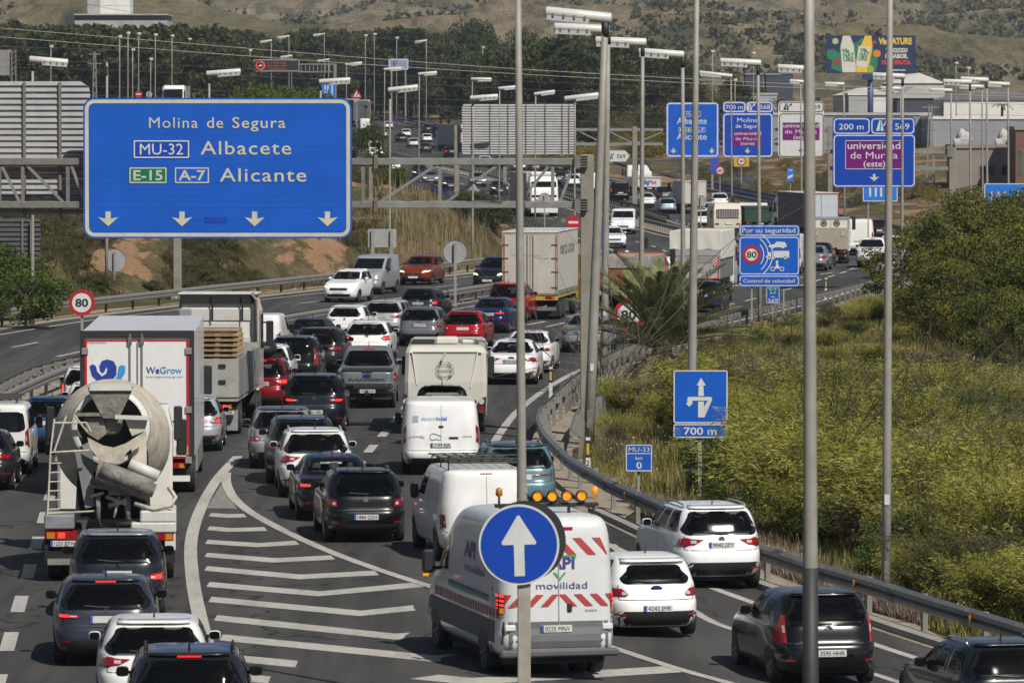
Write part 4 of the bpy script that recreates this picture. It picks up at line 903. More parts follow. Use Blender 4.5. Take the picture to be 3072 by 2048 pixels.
cable('lower of the two bright power cables crossing the picture', [(-150, 100), (0, 111), (512, 152), (1024, 190), (1536, 223), (2048, 249), (2560, 272), (3230, 298)], 425, 475, CABL, .024)
for i, (ya, yb, yc) in enumerate(((20, 28, 60), (150, 205, 262), (190, 238, 290), (212, 262, 312), (262, 302, 345), (290, 322, 362), (330, 352, 392))):
    cable('thin dark power cable sagging across the valley', [(-150, ya - 14), (400, ya), (1024, (ya + yb) / 2 + 4), (1536, yb + 6), (2300, (yb + yc) / 2 + 8), (3230, yc + 6)], 440 + 12 * i, 480 + 12 * i, CAB, .014)
cable('thin cable rising towards the upper right corner', [(1900, 66), (2300, 66), (2700, 55), (3200, 34)], 700, 720, CAB, .02)
cable('thin cable falling steeply from the top left corner', [(120, -20), (330, 30), (700, 78), (1200, 122), (1800, 165)], 600, 700, CAB, .02)

# ================================================================== BILLBOARD AND BUILDINGS
Yb = 830.0; X0, X1 = sx(2478, Yb), sx(2745, Yb); cxw = (X0 + X1) / 2; b0 = hg(cxw, Yb)
s = thing('billboard', 'large dark blue fruit drink billboard with two bottles on one column', 'billboard', (cxw, Yb, b0))
def cv(px, py): return sx(px, Yb) - cxw, sz(py, Yb) - b0
MB().tube([(0, 1.0, -1), (0, 1.0, cv(0, 225)[1])], .47, 16).build('column', mat('column_blue', (.05, .075, .17), rough=.5, var=.2), s, True)
a, zb = cv(2478, 220); c_, zt = cv(2745, 107)
MB().box(a, c_, 0, .9, zb, zt).build('board', mat('billboard_navy', (.012, .03, .09), rough=.5, var=.15), s)
p, q = cv(2585, 240), cv(2618, 222); MB().box(p[0], q[0], -.2, .9, p[1], q[1]).build('name_plate', mat('column_plate', (.02, .04, .12), rough=.5, var=.1), s)
bz3 = lambda x, y: cv(2048 + x / 2.296, y / 2.296)
GRN = mat('print_green', (.02, .20, .09), rough=.5, var=.15); CREAMY = mat('print_cream', (.62, .60, .52), rough=.5, var=.1); YELB = mat('print_yellow', (.75, .5, .05), rough=.5, var=.15)
shapes(s, [[bz3(*p) for p in ((990, 345), (1040, 340), (1075, 370), (1085, 300), (1130, 270), (1190, 300), (1230, 262), (1280, 330), (1335, 350), (1340, 450), (1320, 500), (1230, 502), (1200, 470), (1130, 500), (1060, 490), (1020, 470), (1030, 420), (990, 400))]], GRN, 'print_splash', -.02)
def bottle(xc, lean, w, m1, nm):
    shapes(s, [[bz3(xc + lean * t + dx * w, y) for dx, y, t in ((-.28, 248, 0), (.28, 248, 0), (.34, 270, .1), (.5, 320, .25), (.52, 500, 1), (-.52, 500, 1), (-.5, 320, .25), (-.34, 270, .1))]], m1, nm, -.03)
bottle(1125, 20, 92, CREAMY, 'print_bottle'); bottle(1275, -45, 82, YELB, 'print_bottle')
shapes(s, [[bz3(*p) for p in ((1208, 318), (1292, 325), (1262, 470), (1190, 455))]], CREAMY, 'bottle_label', -.036)
for t, xc, yb, wv in (('Vía', 1118, 365, 55), ('NAT', 1140, 395, 75), ('URE', 1140, 425, 70), ('Vía', 1243, 360, 50), ('NAT', 1250, 390, 66), ('URE', 1238, 418, 60)):
    p = bz3(xc, yb); letters(s, [(t, p[0], p[1], .62, {'width': wv / 2.296 * Yb / F, 'bold': .04})], GRN if xc < 1200 else mat('print_dkgreen', (.02, .16, .05), rough=.5, var=.1), -.042)
for (x, y, r_, cl, nm) in ((1335, 370, 36, (.65, .25, .02), 'orange'), (1290, 478, 34, (.35, .45, .06), 'apple'), (1060, 430, 34, (.35, .04, .05), 'pomegranate'), (1048, 285, 30, (.45, .55, .2), 'lime'), (1317, 292, 18, (.45, .06, .03), 'strawberry')):
    p = bz3(x, y); MB().plate(disc(p[0], p[1], .72 * r_ / 2.296 * Yb / F, 20), -.034).build('print_fruit', mat('print_' + nm, cl, rough=.5, var=.3), s)
def bt(t, xa, xb, yb, hh, m): 
    p, q = bz3(xa, yb), bz3(xb, yb - hh); letters(s, [(t, (p[0] + q[0]) / 2, p[1], q[1] - p[1], {'width': q[0] - p[0], 'bold': .05})], m, -.03)
bt('ViaNATURE', 1345, 1575, 305, 40, YELB); bt('TODODODO', 1395, 1545, 362, 28, CREAMY); bt('EL SABOR.', 1392, 1548, 402, 28, CREAMY); bt('100% FRUTA.', 1368, 1572, 444, 26, mat('print_red', (.6, .06, .05), rough=.5, var=.1)); bt('vianature.es', 1398, 1532, 488, 12, CREAMY)

def wallmat(n, c, v=.2): return mat(n, c, rough=.8, var=v, vscale=.35)
def building(label, px0, px1, pyt, pyb, Y, m, depth=20, cat='building', roof=None, parapet=None, wins=(), rz=0, name='warehouse', gable=0):
    X0, X1 = sx(px0, Y), sx(px1, Y); cxw = (X0 + X1) / 2; z0 = hg(cxw, Y) - .5; zt = sz(pyt, Y); w = X1 - X0
    s = thing(name, label, cat, (cxw, Y, z0), rz); h = zt - z0
    MB().box(-w / 2, w / 2, 0, depth, 0, h).build('wall', m, s)
    rm = roof or wallmat('roof_grey', (.25, .25, .24))
    if gable:
        mb = MB(); mb.add([(-w / 2 - .2, -.3, h), (w / 2 + .2, -.3, h), (0, -.3, h + gable), (-w / 2 - .2, depth, h), (w / 2 + .2, depth, h), (0, depth, h + gable)], [(0, 1, 2), (5, 4, 3), (0, 2, 5, 3), (1, 4, 5, 2), (0, 3, 4, 1)]); mb.build('roof', rm, s)
    else:
        MB().box(-w / 2 - .15, w / 2 + .15, -.15, depth + .15, h + .004, h + .35).build('roof', parapet or rm, s)
    for (a, b_, c_, d_) in wins:
        xa, xb, za, zb = sx(a, Y) - cxw, sx(b_, Y) - cxw, sz(d_, Y) - z0, sz(c_, Y) - z0
        f = MB().box(xa - .08, xb + .08, -.06, .05, za - .08, zb + .08).build('window', wallmat('window_frame', (.2, .2, .2)), s); MB().box(xa, xb, -.075, -.061, za, zb).build('pane', GLASS, f)
        xm = (xa + xb) / 2; MB().box(xm - .05, xm + .05, -.09, -.076, za, zb).build('mullion', MATS['window_frame'], f)
    return s
WBW = wallmat('wall_white', (.72, .71, .69)); WBG = wallmat('wall_bluegrey', (.27, .285, .31)); WBB = wallmat('wall_beige', (.26, .23, .20)); NAVY = wallmat('wall_navy', (.05, .06, .09)); RG = wallmat('roof_light', (.45, .44, .42))
building('long blue-grey warehouse with pale roof edge behind the purple exit sign', 2300, 2790, 346, 490, 705, WBG, 30, roof=RG)
building('wide blue-grey hall with white roof edge at the right edge', 2790, 3150, 358, 480, 690, WBG, 30, roof=WBW)
s = building('low beige building with square windows and vents on its roof', 2868, 3052, 445, 560, 545, WBB, 12, roof=WBB, wins=((2940, 2983, 498, 525), (3005, 3048, 498, 525)), name='office_building')
b0 = s.location.z; cxw = s.location.x
for px, py, rd in ((2870, 415, .95), (2892, 428, .75), (2995, 425, .95), (3030, 425, .95)):
    mb = MB(); X = sx(px, 545) - cxw; zz = sz(445, 545) - b0 + .35
    pts = [(X + math.sin(t) * rd * 1.0, 4, zz + .1 + (1 - math.cos(t)) * rd * .65) for t in np.linspace(0, 2.6, 9)]; mb.tube(pts, rd * .62, 10); mb.build('roof_vent', RG, s, True)
building('brown brick tower block at the right edge', 3046, 3110, 390, 552, 535, wallmat('wall_brick', (.17, .09, .06)), 8, name='brick_tower', wins=((3058, 3066, 450, 520),))
building('white factory hall with a slanted gable behind the billboard column', 2530, 2680, 285, 400, 900, WBW, 30, roof=WBW, gable=1.3)
building('white stepped factory block right of the billboard', 2680, 2832, 250, 400, 930, wallmat('wall_offwhite', (.5, .48, .46)), 30, roof=WBW, gable=1.8)
building('long white factory wall with grey roof at the far right', 2830, 3160, 300, 400, 880, WBW, 40, roof=wallmat('roof_slate', (.17, .17, .185)), gable=1.8)
building('dark gabled factory hall in front of the white blocks', 2690, 2800, 295, 390, 870, NAVY, 20, roof=RG, gable=2)
building('small white block left of the billboard column', 2545, 2600, 286, 370, 860, wallmat('wall_pale', (.4, .4, .4)), 10, roof=WBW)
building('low pale sheds in front of the dark blue tanks', 2100, 2330, 285, 350, 960, wallmat('wall_shed', (.42, .43, .44)), 12, roof=RG)
for px0, px1, py in ((2236, 2288, 225), (2298, 2338, 226), (2338, 2378, 222)): building('dark blue-grey storage block among the distant sheds', px0, px1, py, 340, 980, NAVY, 8, name='storage_block').__setitem__('group', 'dark storage blocks')
# hill-top concrete building
Yc = 1500.0; X0, X1 = sx(183, Yc), sx(503, Yc); cxw = (X0 + X1) / 2; z0 = hillz(cxw, Yc) - 3
s = thing('concrete_building', 'long raw concrete block with a dark slot and white tower on the hill', 'building', (cxw, Yc, z0))
def cv(px, py): return sx(px, Yc) - cxw, sz(py, Yc) - z0
CB = wallmat('raw_concrete', (.42, .41, .38), .35); MB().box(cv(228, 0)[0], cv(470, 0)[0], 4, 26, 0, cv(0, 100)[1]).build('base', wallmat('dark_recess', (.05, .05, .06)), s)
mb = MB(); x0, x1 = cv(226, 0)[0], cv(503, 0)[0]; mb.box(x0, x1, 0, 26, cv(0, 104)[1], cv(0, 62)[1]); mb.build('facade', CB, s)
MB().box(x0 + .3, x1 - .3, 1.2, 25, cv(0, 62)[1], cv(0, 46)[1]).build('window_band', wallmat('band_navy', (.02, .022, .035)), s)
MB().box(x0 - .2, x1 + .2, -.2, 26.2, cv(0, 46)[1], cv(0, 42)[1]).build('roof', wallmat('roof_pale', (.4, .4, .38)), s)
mb = MB(); xa = cv(183, 0)[0]; zt, zb = cv(0, 42)[1], cv(0, 122)[1]; zm = cv(0, 100)[1]
mb.add([(xa, 14, zt), (x0 - .01, -.1, zt), (x0 - .01, -.1, zb), (xa, 14, zm), (xa, 26, zt), (x0 - .01, 26, zt), (x0 - .01, 26, zb), (xa, 26, zm)], [(0, 3, 2, 1), (4, 5, 6, 7), (0, 1, 5, 4), (3, 7, 6, 2), (0, 4, 7, 3)]); mb.build('side_wall', CB, s)
MB().box(cv(296, 0)[0], cv(386, 0)[0], 8, 20, cv(0, 42)[1], cv(0, -40)[1]).build('tower', WBW, s); MB().box(cv(258, 0)[0], cv(296, 0)[0] - .01, 8, 20, cv(0, 42)[1], cv(0, -40)[1]).build('tower_side', CB, s)
# billboard back at the left edge
Yc = 560.0; X = sx(10, Yc); b0 = hg(X, Yc); s = thing('billboard', 'grey weathered billboard back with lattice frame at the upper left edge', 'billboard', (X, Yc, b0))
za, zb = sz(226, Yc) - b0, sz(150, Yc) - b0; MB().box(sx(-60, Yc) - X, sx(38, Yc) - X, 0, .1, za, zb).build('board', mat('weathered_board', (.27, .265, .25), rough=.8, var=.35, vscale=1), s)
for px in (38, 50): MB().box(sx(px, Yc) - X - .06, sx(px, Yc) - X + .06, -.3, -.15, -.5, zb).build('post', GALVD, s)
for i in range(5): MB().obox((sx(38, Yc) - X, -.22, za + (zb - za) * i / 5), (sx(50, Yc) - X, -.22, za + (zb - za) * (i + 1) / 5), .06, .06).build('brace', GALV, s)
# lattice pylons
def pylon(label, px, py0, Y, w, h=None):
    X = sx(px, Y); b0 = hg(X, Y); H = sz(py0, Y) - b0; s = thing('lattice_pylon', label, 'pylon', (X, Y, b0)); k_ = 9
    for a in (-1, 1):
        for b_ in (-1, 1): MB().obox((a * w, b_ * w, -.5), (a * w * .35, b_ * w * .35, H), .1, .1).build('leg', GALV, s)
    for i in range(k_):
        t0, t1 = i / k_, (i + 1) / k_; wa, wb = w * (1 - .65 * t0), w * (1 - .65 * t1)
        for a in (-1, 1): MB().obox((a * wa, -wa, H * t0), (-a * wb, -wb, H * t1), .06, .06).build('brace', GALV, s)
    for z, ww in ((H * .97, w * 2.2), (H * .86, w * 2.6)): MB().obox((-ww, 0, z), (ww, 0, z), .12, .12).build('cross_arm', GALV, s)
pylon('lattice pylon in front of the blue-grey hall, right of the 200 m sign', 2790, 315, 560, .42)
pylon('narrow lattice pylon among the trees above the grey sign back', 286, 155, 700, .35)
# ================================================================== VEHICLES
KN = {
 'hatch': (1.46, [(.20, .22, .15, .90), (.27, .07, .06, .955), (.40, .0, .0, .985), (.56, .0, .02, 1.0), (.66, .03, .06, 1.0), (.70, .09, .10, .998), (.86, .135, .22, .985), (.93, .165, .55, .97), (.97, .19, 1.05, .95), (1.00, .215, 1.25, .93), (1.18, .32, 1.62, .87), (1.32, .43, 1.95, .80), (1.39, .51, 2.12, .745), (1.435, .66, 2.32, .66), (1.46, 1.05, 2.6, .42)]),
 'suv': (1.65, [(.26, .25, .18, .90), (.33, .08, .07, .96), (.48, .0, .0, .99), (.66, .0, .02, 1.0), (.76, .03, .06, 1.0), (.80, .08, .09, .998), (.98, .115, .2, .985), (1.06, .14, .55, .97), (1.10, .16, 1.05, .95), (1.14, .185, 1.25, .93), (1.35, .29, 1.62, .88), (1.50, .39, 1.95, .815), (1.575, .47, 2.10, .76), (1.625, .62, 2.3, .67), (1.65, 1.05, 2.6, .42)]),
 'wagon': (1.48, [(.20, .22, .15, .90), (.27, .07, .06, .955), (.40, .0, .0, .985), (.56, .0, .02, 1.0), (.66, .03, .06, 1.0), (.70, .08, .10, .998), (.88, .12, .22, .985), (.95, .15, .6, .97), (.99, .18, 1.1, .95), (1.02, .22, 1.3, .925), (1.2, .37, 1.68, .87), (1.34, .51, 2.0, .80), (1.41, .59, 2.2, .74), (1.455, .76, 2.4, .65), (1.48, 1.15, 2.7, .40)]),
 'sedan': (1.46, [(.20, .22, .15, .90), (.27, .07, .06, .955), (.40, .0, .0, .985), (.56, .0, .02, 1.0), (.66, .03, .06, 1.0), (.70, .06, .10, .998), (.90, .07, .22, .985), (.98, .10, .55, .955), (1.01, .30, 1.0, .93), (1.04, .58, 1.2, .89), (1.2, .95, 1.62, .80), (1.34, 1.30, 1.98, .715), (1.40, 1.5, 2.15, .66), (1.44, 1.8, 2.35, .57), (1.46, 2.05, 2.6, .38)]),
 'mpv': (1.62, [(.22, .2, .15, .90), (.29, .07, .06, .955), (.44, .0, .0, .985), (.60, .0, .02, 1.0), (.70, .02, .06, 1.0), (.74, .06, .10, .998), (.96, .08, .25, .985), (1.02, .10, .55, .97), (1.05, .115, .9, .95), (1.08, .13, 1.05, .935), (1.30, .22, 1.5, .885), (1.46, .31, 1.9, .82), (1.545, .39, 2.05, .76), (1.597, .55, 2.25, .67), (1.62, 1.0, 2.6, .4)]),
 'van': (1.95, [(.30, .16, .2, .93), (.37, .05, .07, .97), (.5, 0, 0, .99), (.62, 0, .02, 1.0), (.66, .045, .05, 1.), (.95, .055, .12, 1.), (1.1, .07, .35, .995), (1.2, .08, .85, .985), (1.26, .085, 1.05, .975), (1.6, .13, 1.55, .945), (1.8, .165, 1.9, .91), (1.88, .19, 2.05, .885), (1.93, .25, 2.25, .83), (1.95, .5, 2.6, .62)]),
}
KN['pickup'] = (1.87, [(.45, .2, .2, .92), (.52, .05, .06, .97), (.62, .0, 0, .99), (.8, .02, .02, 1), (.86, .05, .03, 1), (1.1, .06, .12, 1), (1.16, .09, .5, .985), (1.19, .5, 1.0, .96), (1.22, 1.45, 1.3, .92), (1.4, 1.6, 1.6, .86), (1.7, 1.76, 2.1, .78), (1.8, 1.88, 2.3, .72), (1.85, 2.1, 2.5, .6), (1.87, 2.4, 2.8, .4)])
NEX = {'van': 9.0, 'pickup': 8.0}
class Shell:
    def __init__(s, kind, L, Wd, H):
        Hr, kn = KN[kind]; k = H / Hr; s.k = k; s.L = L; s.H = H; s.hw = Wd / 2; s.n = NEX.get(kind, 5.4); s.kind = kind
        A = np.array([(z * k, yr, L - yf, h * Wd / 2) for z, yr, yf, h in kn]); t = np.arange(len(A)); tt = np.linspace(0, len(A) - 1, (len(A) - 1) * 3 + 1)
        B = np.stack([np.interp(tt, t, A[:, i]) for i in range(4)], 1)
        for _ in range(2): B[1:-1] = (B[:-2] + 2 * B[1:-1] + B[2:]) / 4
        s.B = B
    def row(s, z): return [float(np.interp(z, s.B[:, 0], s.B[:, i])) for i in (1, 2, 3)]
    def rear(s, x, z, off=0):
        yr, yf, hw = s.row(z); a = (yf - yr) / 2; f = min(.995, abs(x) / hw); return (yr + yf) / 2 - a * (1 - f ** s.n) ** (1 / s.n) - off
    def front(s, x, z, off=0):
        yr, yf, hw = s.row(z); a = (yf - yr) / 2; f = min(.995, abs(x) / hw); return (yr + yf) / 2 + a * (1 - f ** s.n) ** (1 / s.n) + off
    def side(s, y, z, off=0):
        yr, yf, hw = s.row(z); a = (yf - yr) / 2; f = min(.995, abs(y - (yr + yf) / 2) / a); return hw * (1 - f ** s.n) ** (1 / s.n) + off
    def body(s, seg=56, inside=None):
        rings = []; e = 2 / s.n; tt = np.linspace(0, 2 * math.pi, 721)
        sx_ = -np.sign(np.sin(tt)) * np.abs(np.sin(tt)) ** e; sy_ = -np.sign(np.cos(tt)) * np.abs(np.cos(tt)) ** e
        for z, yr, yf, hw in s.B:
            x = hw * sx_; y = (yr + yf) / 2 + (yf - yr) / 2 * sy_; w = np.hypot(np.diff(x), np.diff(y)) * np.where(np.abs(sy_[1:]) > .97, 1.6, 1.0); d = np.concatenate([[0], np.cumsum(w)]); q = np.linspace(0, d[-1], seg, endpoint=False)
            rings.append([(u, v_, z) for u, v_ in zip(np.interp(q, d, x), np.interp(q, d, y))][::-1])
        mb = MB(); mb.loft(rings)
        if inside:
            fl = [inside(*p) if p[2] > s.zwin else 0 for p in mb.v]
            keep = [f for f in mb.f if not (len(f) == 4 and fl[f[0]] and len({fl[i] for i in f}) == 1)]
            mb.f = keep; mb.m = [0] * len(keep)
        return mb
def rows(polyz, z):
    """x range of polygon (x,z) at height z"""
    xs = []; n = len(polyz)
    for i in range(n):
        (x0, z0), (x1, z1) = polyz[i], polyz[(i + 1) % n]
        if (z0 - z) * (z1 - z) <= 0 and z0 != z1: xs.append(x0 + (x1 - x0) * (z - z0) / (z1 - z0))
    return (min(xs), max(xs)) if xs else (0, 0)
def patch(fn, polyz, off=.006, nz=7, nx=7, m=None, flip=False):
    """conformal patch: fn(x, z, off) -> point"""
    zs = [p[1] for p in polyz]; z0, z1 = min(zs), max(zs); e = (z1 - z0) * .004; mb = MB()
    for z in np.linspace(z0 + e, z1 - e, nz):
        a, b_ = rows(polyz, z)
        for t in np.linspace(0, 1, nx): mb.v.append(fn(a + (b_ - a) * t, z, off))
    for i in range(nz - 1):
        for j in range(nx - 1):
            q = (i * nx + j, i * nx + j + 1, (i + 1) * nx + j + 1, (i + 1) * nx + j); mb.f.append(q[::-1] if flip else q)
    mb.m = [0] * len(mb.f); return mb
def rnd(x0b, x1b, x0t, x1t, z0, z1, r):
    """window outline with rounded corners: bottom span, top span"""
    pts = []
    for (cx, cz, sx_, sz_) in ((x1b, z0, -1, 1), (x1t, z1, -1, -1), (x0t, z1, 1, -1), (x0b, z0, 1, 1)):
        arc = [(cx + sx_ * r * (1 - math.cos(R(a))), cz + sz_ * r * (1 - math.sin(R(a)))) for a in (90, 60, 30, 0)]
        pts += arc if (sx_ * sz_ < 0) else arc[::-1]
    return [pts[i] for i in range(len(pts))] if False else pts
_wheel = {}
def wheel(parent, x, y, r, side, w=.21, rim=RIM):
    k = (r, w, side)
    if k not in _wheel:
        t = MB().lathe_x([(-w / 2, r * .62), (-w / 2, r * .93), (-w / 2 + .03, r), (w / 2 - .03, r), (w / 2, r * .93), (w / 2, r * .62)], (0, 0, 0), 22).mesh('tyre', True)
        m2 = MB(); sgn = side
        m2.lathe_x([(sgn * (w / 2 - .03), r * .64), (sgn * (w / 2 + .004), r * .64), (sgn * (w / 2 + .004), r * .57), (sgn * (w / 2 - .05), r * .53), (sgn * (w / 2 - .045), .01)], (0, 0, 0), 22)
        for i in range(5):
            a = 2 * math.pi * i / 5; c_ = (math.cos(a), math.sin(a)); m2.obox((sgn * (w / 2 - .02), c_[0] * .03, c_[1] * .03), (sgn * (w / 2 - .02), c_[0] * r * .56, c_[1] * r * .56), .05, .045)
        _wheel[k] = (t, m2.mesh('rim'))
    t, m2 = _wheel[k]
    wo = obj('wheel', t, TYRE, parent, (x, y, r)); obj('rim', m2, rim, wo); return wo
LT = {
 'corner': [(.60, .80), (.70, .725), (.965, .72), (.97, .93), (.78, .92)],
 'wide': [(.42, .865), (.46, .80), (.965, .765), (.97, .92), (.68, .915)],
 'slim': [(.46, .87), (.5, .82), (.965, .80), (.97, .895), (.6, .885)],
 'tall': [(.79, .70), (.965, .70), (.955, 1.0), (.92, 1.24), (.86, 1.24), (.82, 1.0)],
 'block': [(.68, .74), (.965, .72), (.97, .94), (.72, .93)],
 'angry': [(.40, .90), (.62, .80), (.965, .74), (.97, .90), (.8, .93), (.55, .925)],
 'bar': [(.0, .865), (.0, .83), (.965, .82), (.97, .90), (.7, .87)],
}
_shell = {}
def tglass(name, fac, tint):
    m, nt, b = nodes(name); b.inputs['Base Color'].default_value = (.006, .007, .008, 1); b.inputs['Roughness'].default_value = .04; b.inputs['Specular IOR Level'].default_value = .6
    tr = nt.nodes.new('ShaderNodeBsdfTransparent'); tr.inputs['Color'].default_value = tint + (1,); ms = nt.nodes.new('ShaderNodeMixShader'); ms.inputs[0].default_value = fac
    nt.links.new(b.outputs[0], ms.inputs[1]); nt.links.new(tr.outputs[0], ms.inputs[2]); nt.links.new(ms.outputs[0], nt.nodes['Material Output'].inputs['Surface']); return m
GLT = tglass('tinted_glass', .70, (.46, .49, .48)); GLC = tglass('clear_car_glass', .85, (.78, .84, .80))
CABIN = mat('cabin_trim', (.03, .03, .032), rough=.8, var=.4); SEAT = mat('seat_fabric', (.10, .10, .105), rough=.9, var=.4, vscale=5)
def car(kind, X, Y, col, label, h=None, L=None, Wd=None, H=None, lt='corner', plate='gate', ptxt='', brake=False, cb=False, rails=None, roofcol=None, front=False, badge=None, low=.45, win=None, name='car', lod=None, cat='car', spoiler=True, lightson=True, ant=True, clear=True, rim=RIM, z0=None, gl=None):
    dl, dw, dh = {'hatch': (4.05, 1.76, 1.46), 'suv': (4.4, 1.84, 1.65), 'wagon': (4.7, 1.84, 1.48), 'sedan': (4.6, 1.82, 1.46), 'mpv': (4.4, 1.80, 1.62), 'van': (4.9, 1.95, 1.95), 'pickup': (5.35, 1.92, 1.87)}[kind]
    L, Wd, H = L or dl, Wd or dw, H or dh
    if lod is None: lod = 0 if Y < 270 else 1
    if h is None:
        e = 2.0
        if front: h = -math.degrees(math.atan((LI(Y + e) - LI(Y - e)) / (2 * e)))
        else:
            f = min(1, max(0, (X - LO(Y)) / max(1, RO(Y) - LO(Y)))); sl = (LO(Y + 4) - LO(Y)) / 4 * (1 - f) + (RO(Y + 4) - RO(Y)) / 4 * f; h = -math.degrees(math.atan(sl))
    hole = lod == 0 and kind != 'van'; key = (kind, L, Wd, H, win, hole)
    zb_, zt_ = {'hatch': (.955, 1.36), 'suv': (1.09, 1.55), 'wagon': (.98, 1.385), 'sedan': (1.05, 1.39), 'mpv': (1.0, 1.50), 'van': (1.18, 1.76), 'pickup': (1.27, 1.74)}[kind]
    wb, wt = .88, .87
    if win: zb_, zt_, wb, wt = win
    bl = {'hatch': 1.0, 'suv': 1.13, 'wagon': 1.02, 'sedan': 1.03, 'mpv': 1.08, 'van': 1.26, 'pickup': 1.26}[kind]; tp = {'hatch': 1.37, 'suv': 1.55, 'wagon': 1.39, 'sedan': 1.37, 'mpv': 1.52, 'van': 1.78, 'pickup': 1.72}[kind]
    sfr = ((.10, .34), (.38, .64), (.67, .93)) if kind in ('suv', 'wagon', 'mpv') else ((.16, .50), (.54, .92))
    if kind == 'van': sfr = ((.66, .93),) if not win else ((.08, .34), (.37, .64), (.67, .93))
    if key not in _shell:
        sh = Shell(kind, L, Wd, H); k = sh.k; sh.zwin = zb_ * k
        def inside(x, y, z):
            yr, yf, hw = sh.row(z); q = (z - zb_ * k) / ((zt_ - zb_) * k)
            if .06 < q < .94:
                a, b_ = sh.row(zb_ * k)[2] * wb, sh.row(zt_ * k)[2] * wt
                if y < (yr + yf) / 2 and abs(x) < (a + (b_ - a) * q) * .965 and abs(y - sh.rear(x, z)) < .02: return 1
            q = (z - bl * k) / ((tp - bl) * k)
            if .08 < q < .94:
                if y > (yr + yf) / 2 and abs(x) < hw * .83 and abs(y - sh.front(x, z)) < .02: return 2
                f = (y - yr) / (yf - yr)
                for i, (f0, f1) in enumerate(sfr):
                    if f0 + .012 < f < f1 - .012 and abs(x) > hw * .8: return (3 + i) * (1 if x > 0 else -1)
            return 0
        _shell[key] = (sh, sh.body(150 if hole else 60, inside if hole else None).mesh('body', True))
    sh, bme = _shell[key]; k = sh.k; rz = R(h) + (math.pi if front else 0)
    zb = hg(X, Y) + .004 if z0 is None else z0
    c = thing(name, label, cat, (X, Y, zb), rz)
    if front:  # origin is the front bumper
        hx = (math.sin(R(h)), math.cos(R(h))); c.location = (X - math.sin(R(h)) * L, Y + math.cos(R(h)) * L, zb)
    pm = paint(col); body = obj('body', bme, pm, c)
    rf = lambda x, z, o: (x, sh.rear(x, z, o), z)
    ff = lambda x, z, o: (-x, sh.front(x, z, o), z)
    sr = lambda y, z, o: (sh.side(y, z, o), y, z)
    sl_ = lambda y, z, o: (-sh.side(y, z, o), y, z)
    hr = KN[kind][0]; Z = lambda z: z * k; zl0 = Z({'hatch': .70, 'suv': .80, 'wagon': .70, 'sedan': .70, 'mpv': .74, 'van': .66, 'pickup': .86}[kind])
    G_ = GLASS
    # glasshouse
    if hole: G_ = GLT if gl is None else GLC
    def frit(fn, pts, mx, mz_, nm='window_seal'):
        P_ = []; n_ = len(pts)
        for i in range(n_):
            for t in (0, .5): P_.append((pts[i][0] + (pts[(i + 1) % n_][0] - pts[i][0]) * t, pts[i][1] + (pts[(i + 1) % n_][1] - pts[i][1]) * t))
        cx = (max(p[0] for p in P_) + min(p[0] for p in P_)) / 2; cz = (max(p[1] for p in P_) + min(p[1] for p in P_)) / 2; rx = max(p[0] for p in P_) - cx; rz_ = max(p[1] for p in P_) - cz
        mb = MB(); n_ = len(P_)
        for s_ in (0, .5, 1): mb.v += [fn(cx + (x - cx) * (1 - s_ * mx / rx), cz + (z - cz) * (1 - s_ * mz_ / rz_), .009) for x, z in P_]
        for s_ in (0, 1): mb.f += [(s_ * n_ + i, s_ * n_ + (i + 1) % n_, (s_ + 1) * n_ + (i + 1) % n_, (s_ + 1) * n_ + i) for i in range(n_)]
        mb.m = [0] * len(mb.f); mb.build(nm, BLKG, c, True)
    if kind != 'van' or win:
        a, b_ = sh.row(Z(zb_))[2] * wb, sh.row(Z(zt_))[2] * wt
        q0, q1 = Z(zb_), Z(zt_); hp = [(a * .80, q0), (a * .90, q0 + .012), (a * .97, q0 + .05), (a, q0 + .11), (b_ * 1.01, q1 - .10), (b_ * .98, q1 - .045), (b_ * .90, q1 - .01), (b_ * .80, q1)]
        pz = hp + [(-x, z) for x, z in hp[::-1]]
        patch(rf, pz, .013, 12, 13).build('rear_window', G_, c, True)
        if hole: frit(rf, pz, .10, .075)
        if not lod:
            zw = Z(zb_) + .035; mb = MB(); pts = [(x, sh.rear(x, zw + .10 * (abs(x) / .42) * .35, .02), zw + .10 * (abs(x) / .42) * .35) for x in np.linspace(-.36, .06, 5)]; mb.tube(pts, .012, 5); mb.build('wiper', BLK, c)
    if kind == 'van' and win:
        x = .012; MB().box(-x, x, sh.rear(0, Z(zb_), .012), sh.rear(0, Z(zt_), -.02), Z(zb_), Z(zt_)).build('door_split', pm, c)
    for fn, nm, fl in ((sr, 'side_window', False), (sl_, 'side_window', True)):
        for f0, f1 in sfr:
            mb = MB(); nz, nx = 5, 5
            for z in np.linspace(Z(bl) + .01, Z(tp), nz):
                yr, yf, hw = sh.row(z); a, b_ = yr + (yf - yr) * f0, yr + (yf - yr) * f1
                for t in np.linspace(0, 1, nx): mb.v.append(fn(a + (b_ - a) * t, z, .006))
            for i in range(nz - 1):
                for j in range(nx - 1):
                    q = (i * nx + j, i * nx + j + 1, (i + 1) * nx + j + 1, (i + 1) * nx + j); mb.f.append(q[::-1] if fl else q)
            mb.m = [0] * len(mb.f); mb.build(nm, G_, c, True)
            if hole:
                ya, yb_ = [(lambda z, f_: sh.row(z)[0] + (sh.row(z)[1] - sh.row(z)[0]) * f_)] * 2; q0, q1 = Z(bl) + .01, Z(tp); frit(fn, [(ya(q0, f0), q0), (ya(q0, f1), q0), (ya(q1, f1), q1), (ya(q1, f0), q1)], .07, .05)
    a, b_ = sh.row(Z(bl + .02))[2] * .86, sh.row(Z(tp))[2] * .86
    patch(ff, [(-a, Z(bl + .02)), (a, Z(bl + .02)), (b_, Z(tp)), (-b_, Z(tp))], .013, 7, 9).build('windshield', G_, c, True)
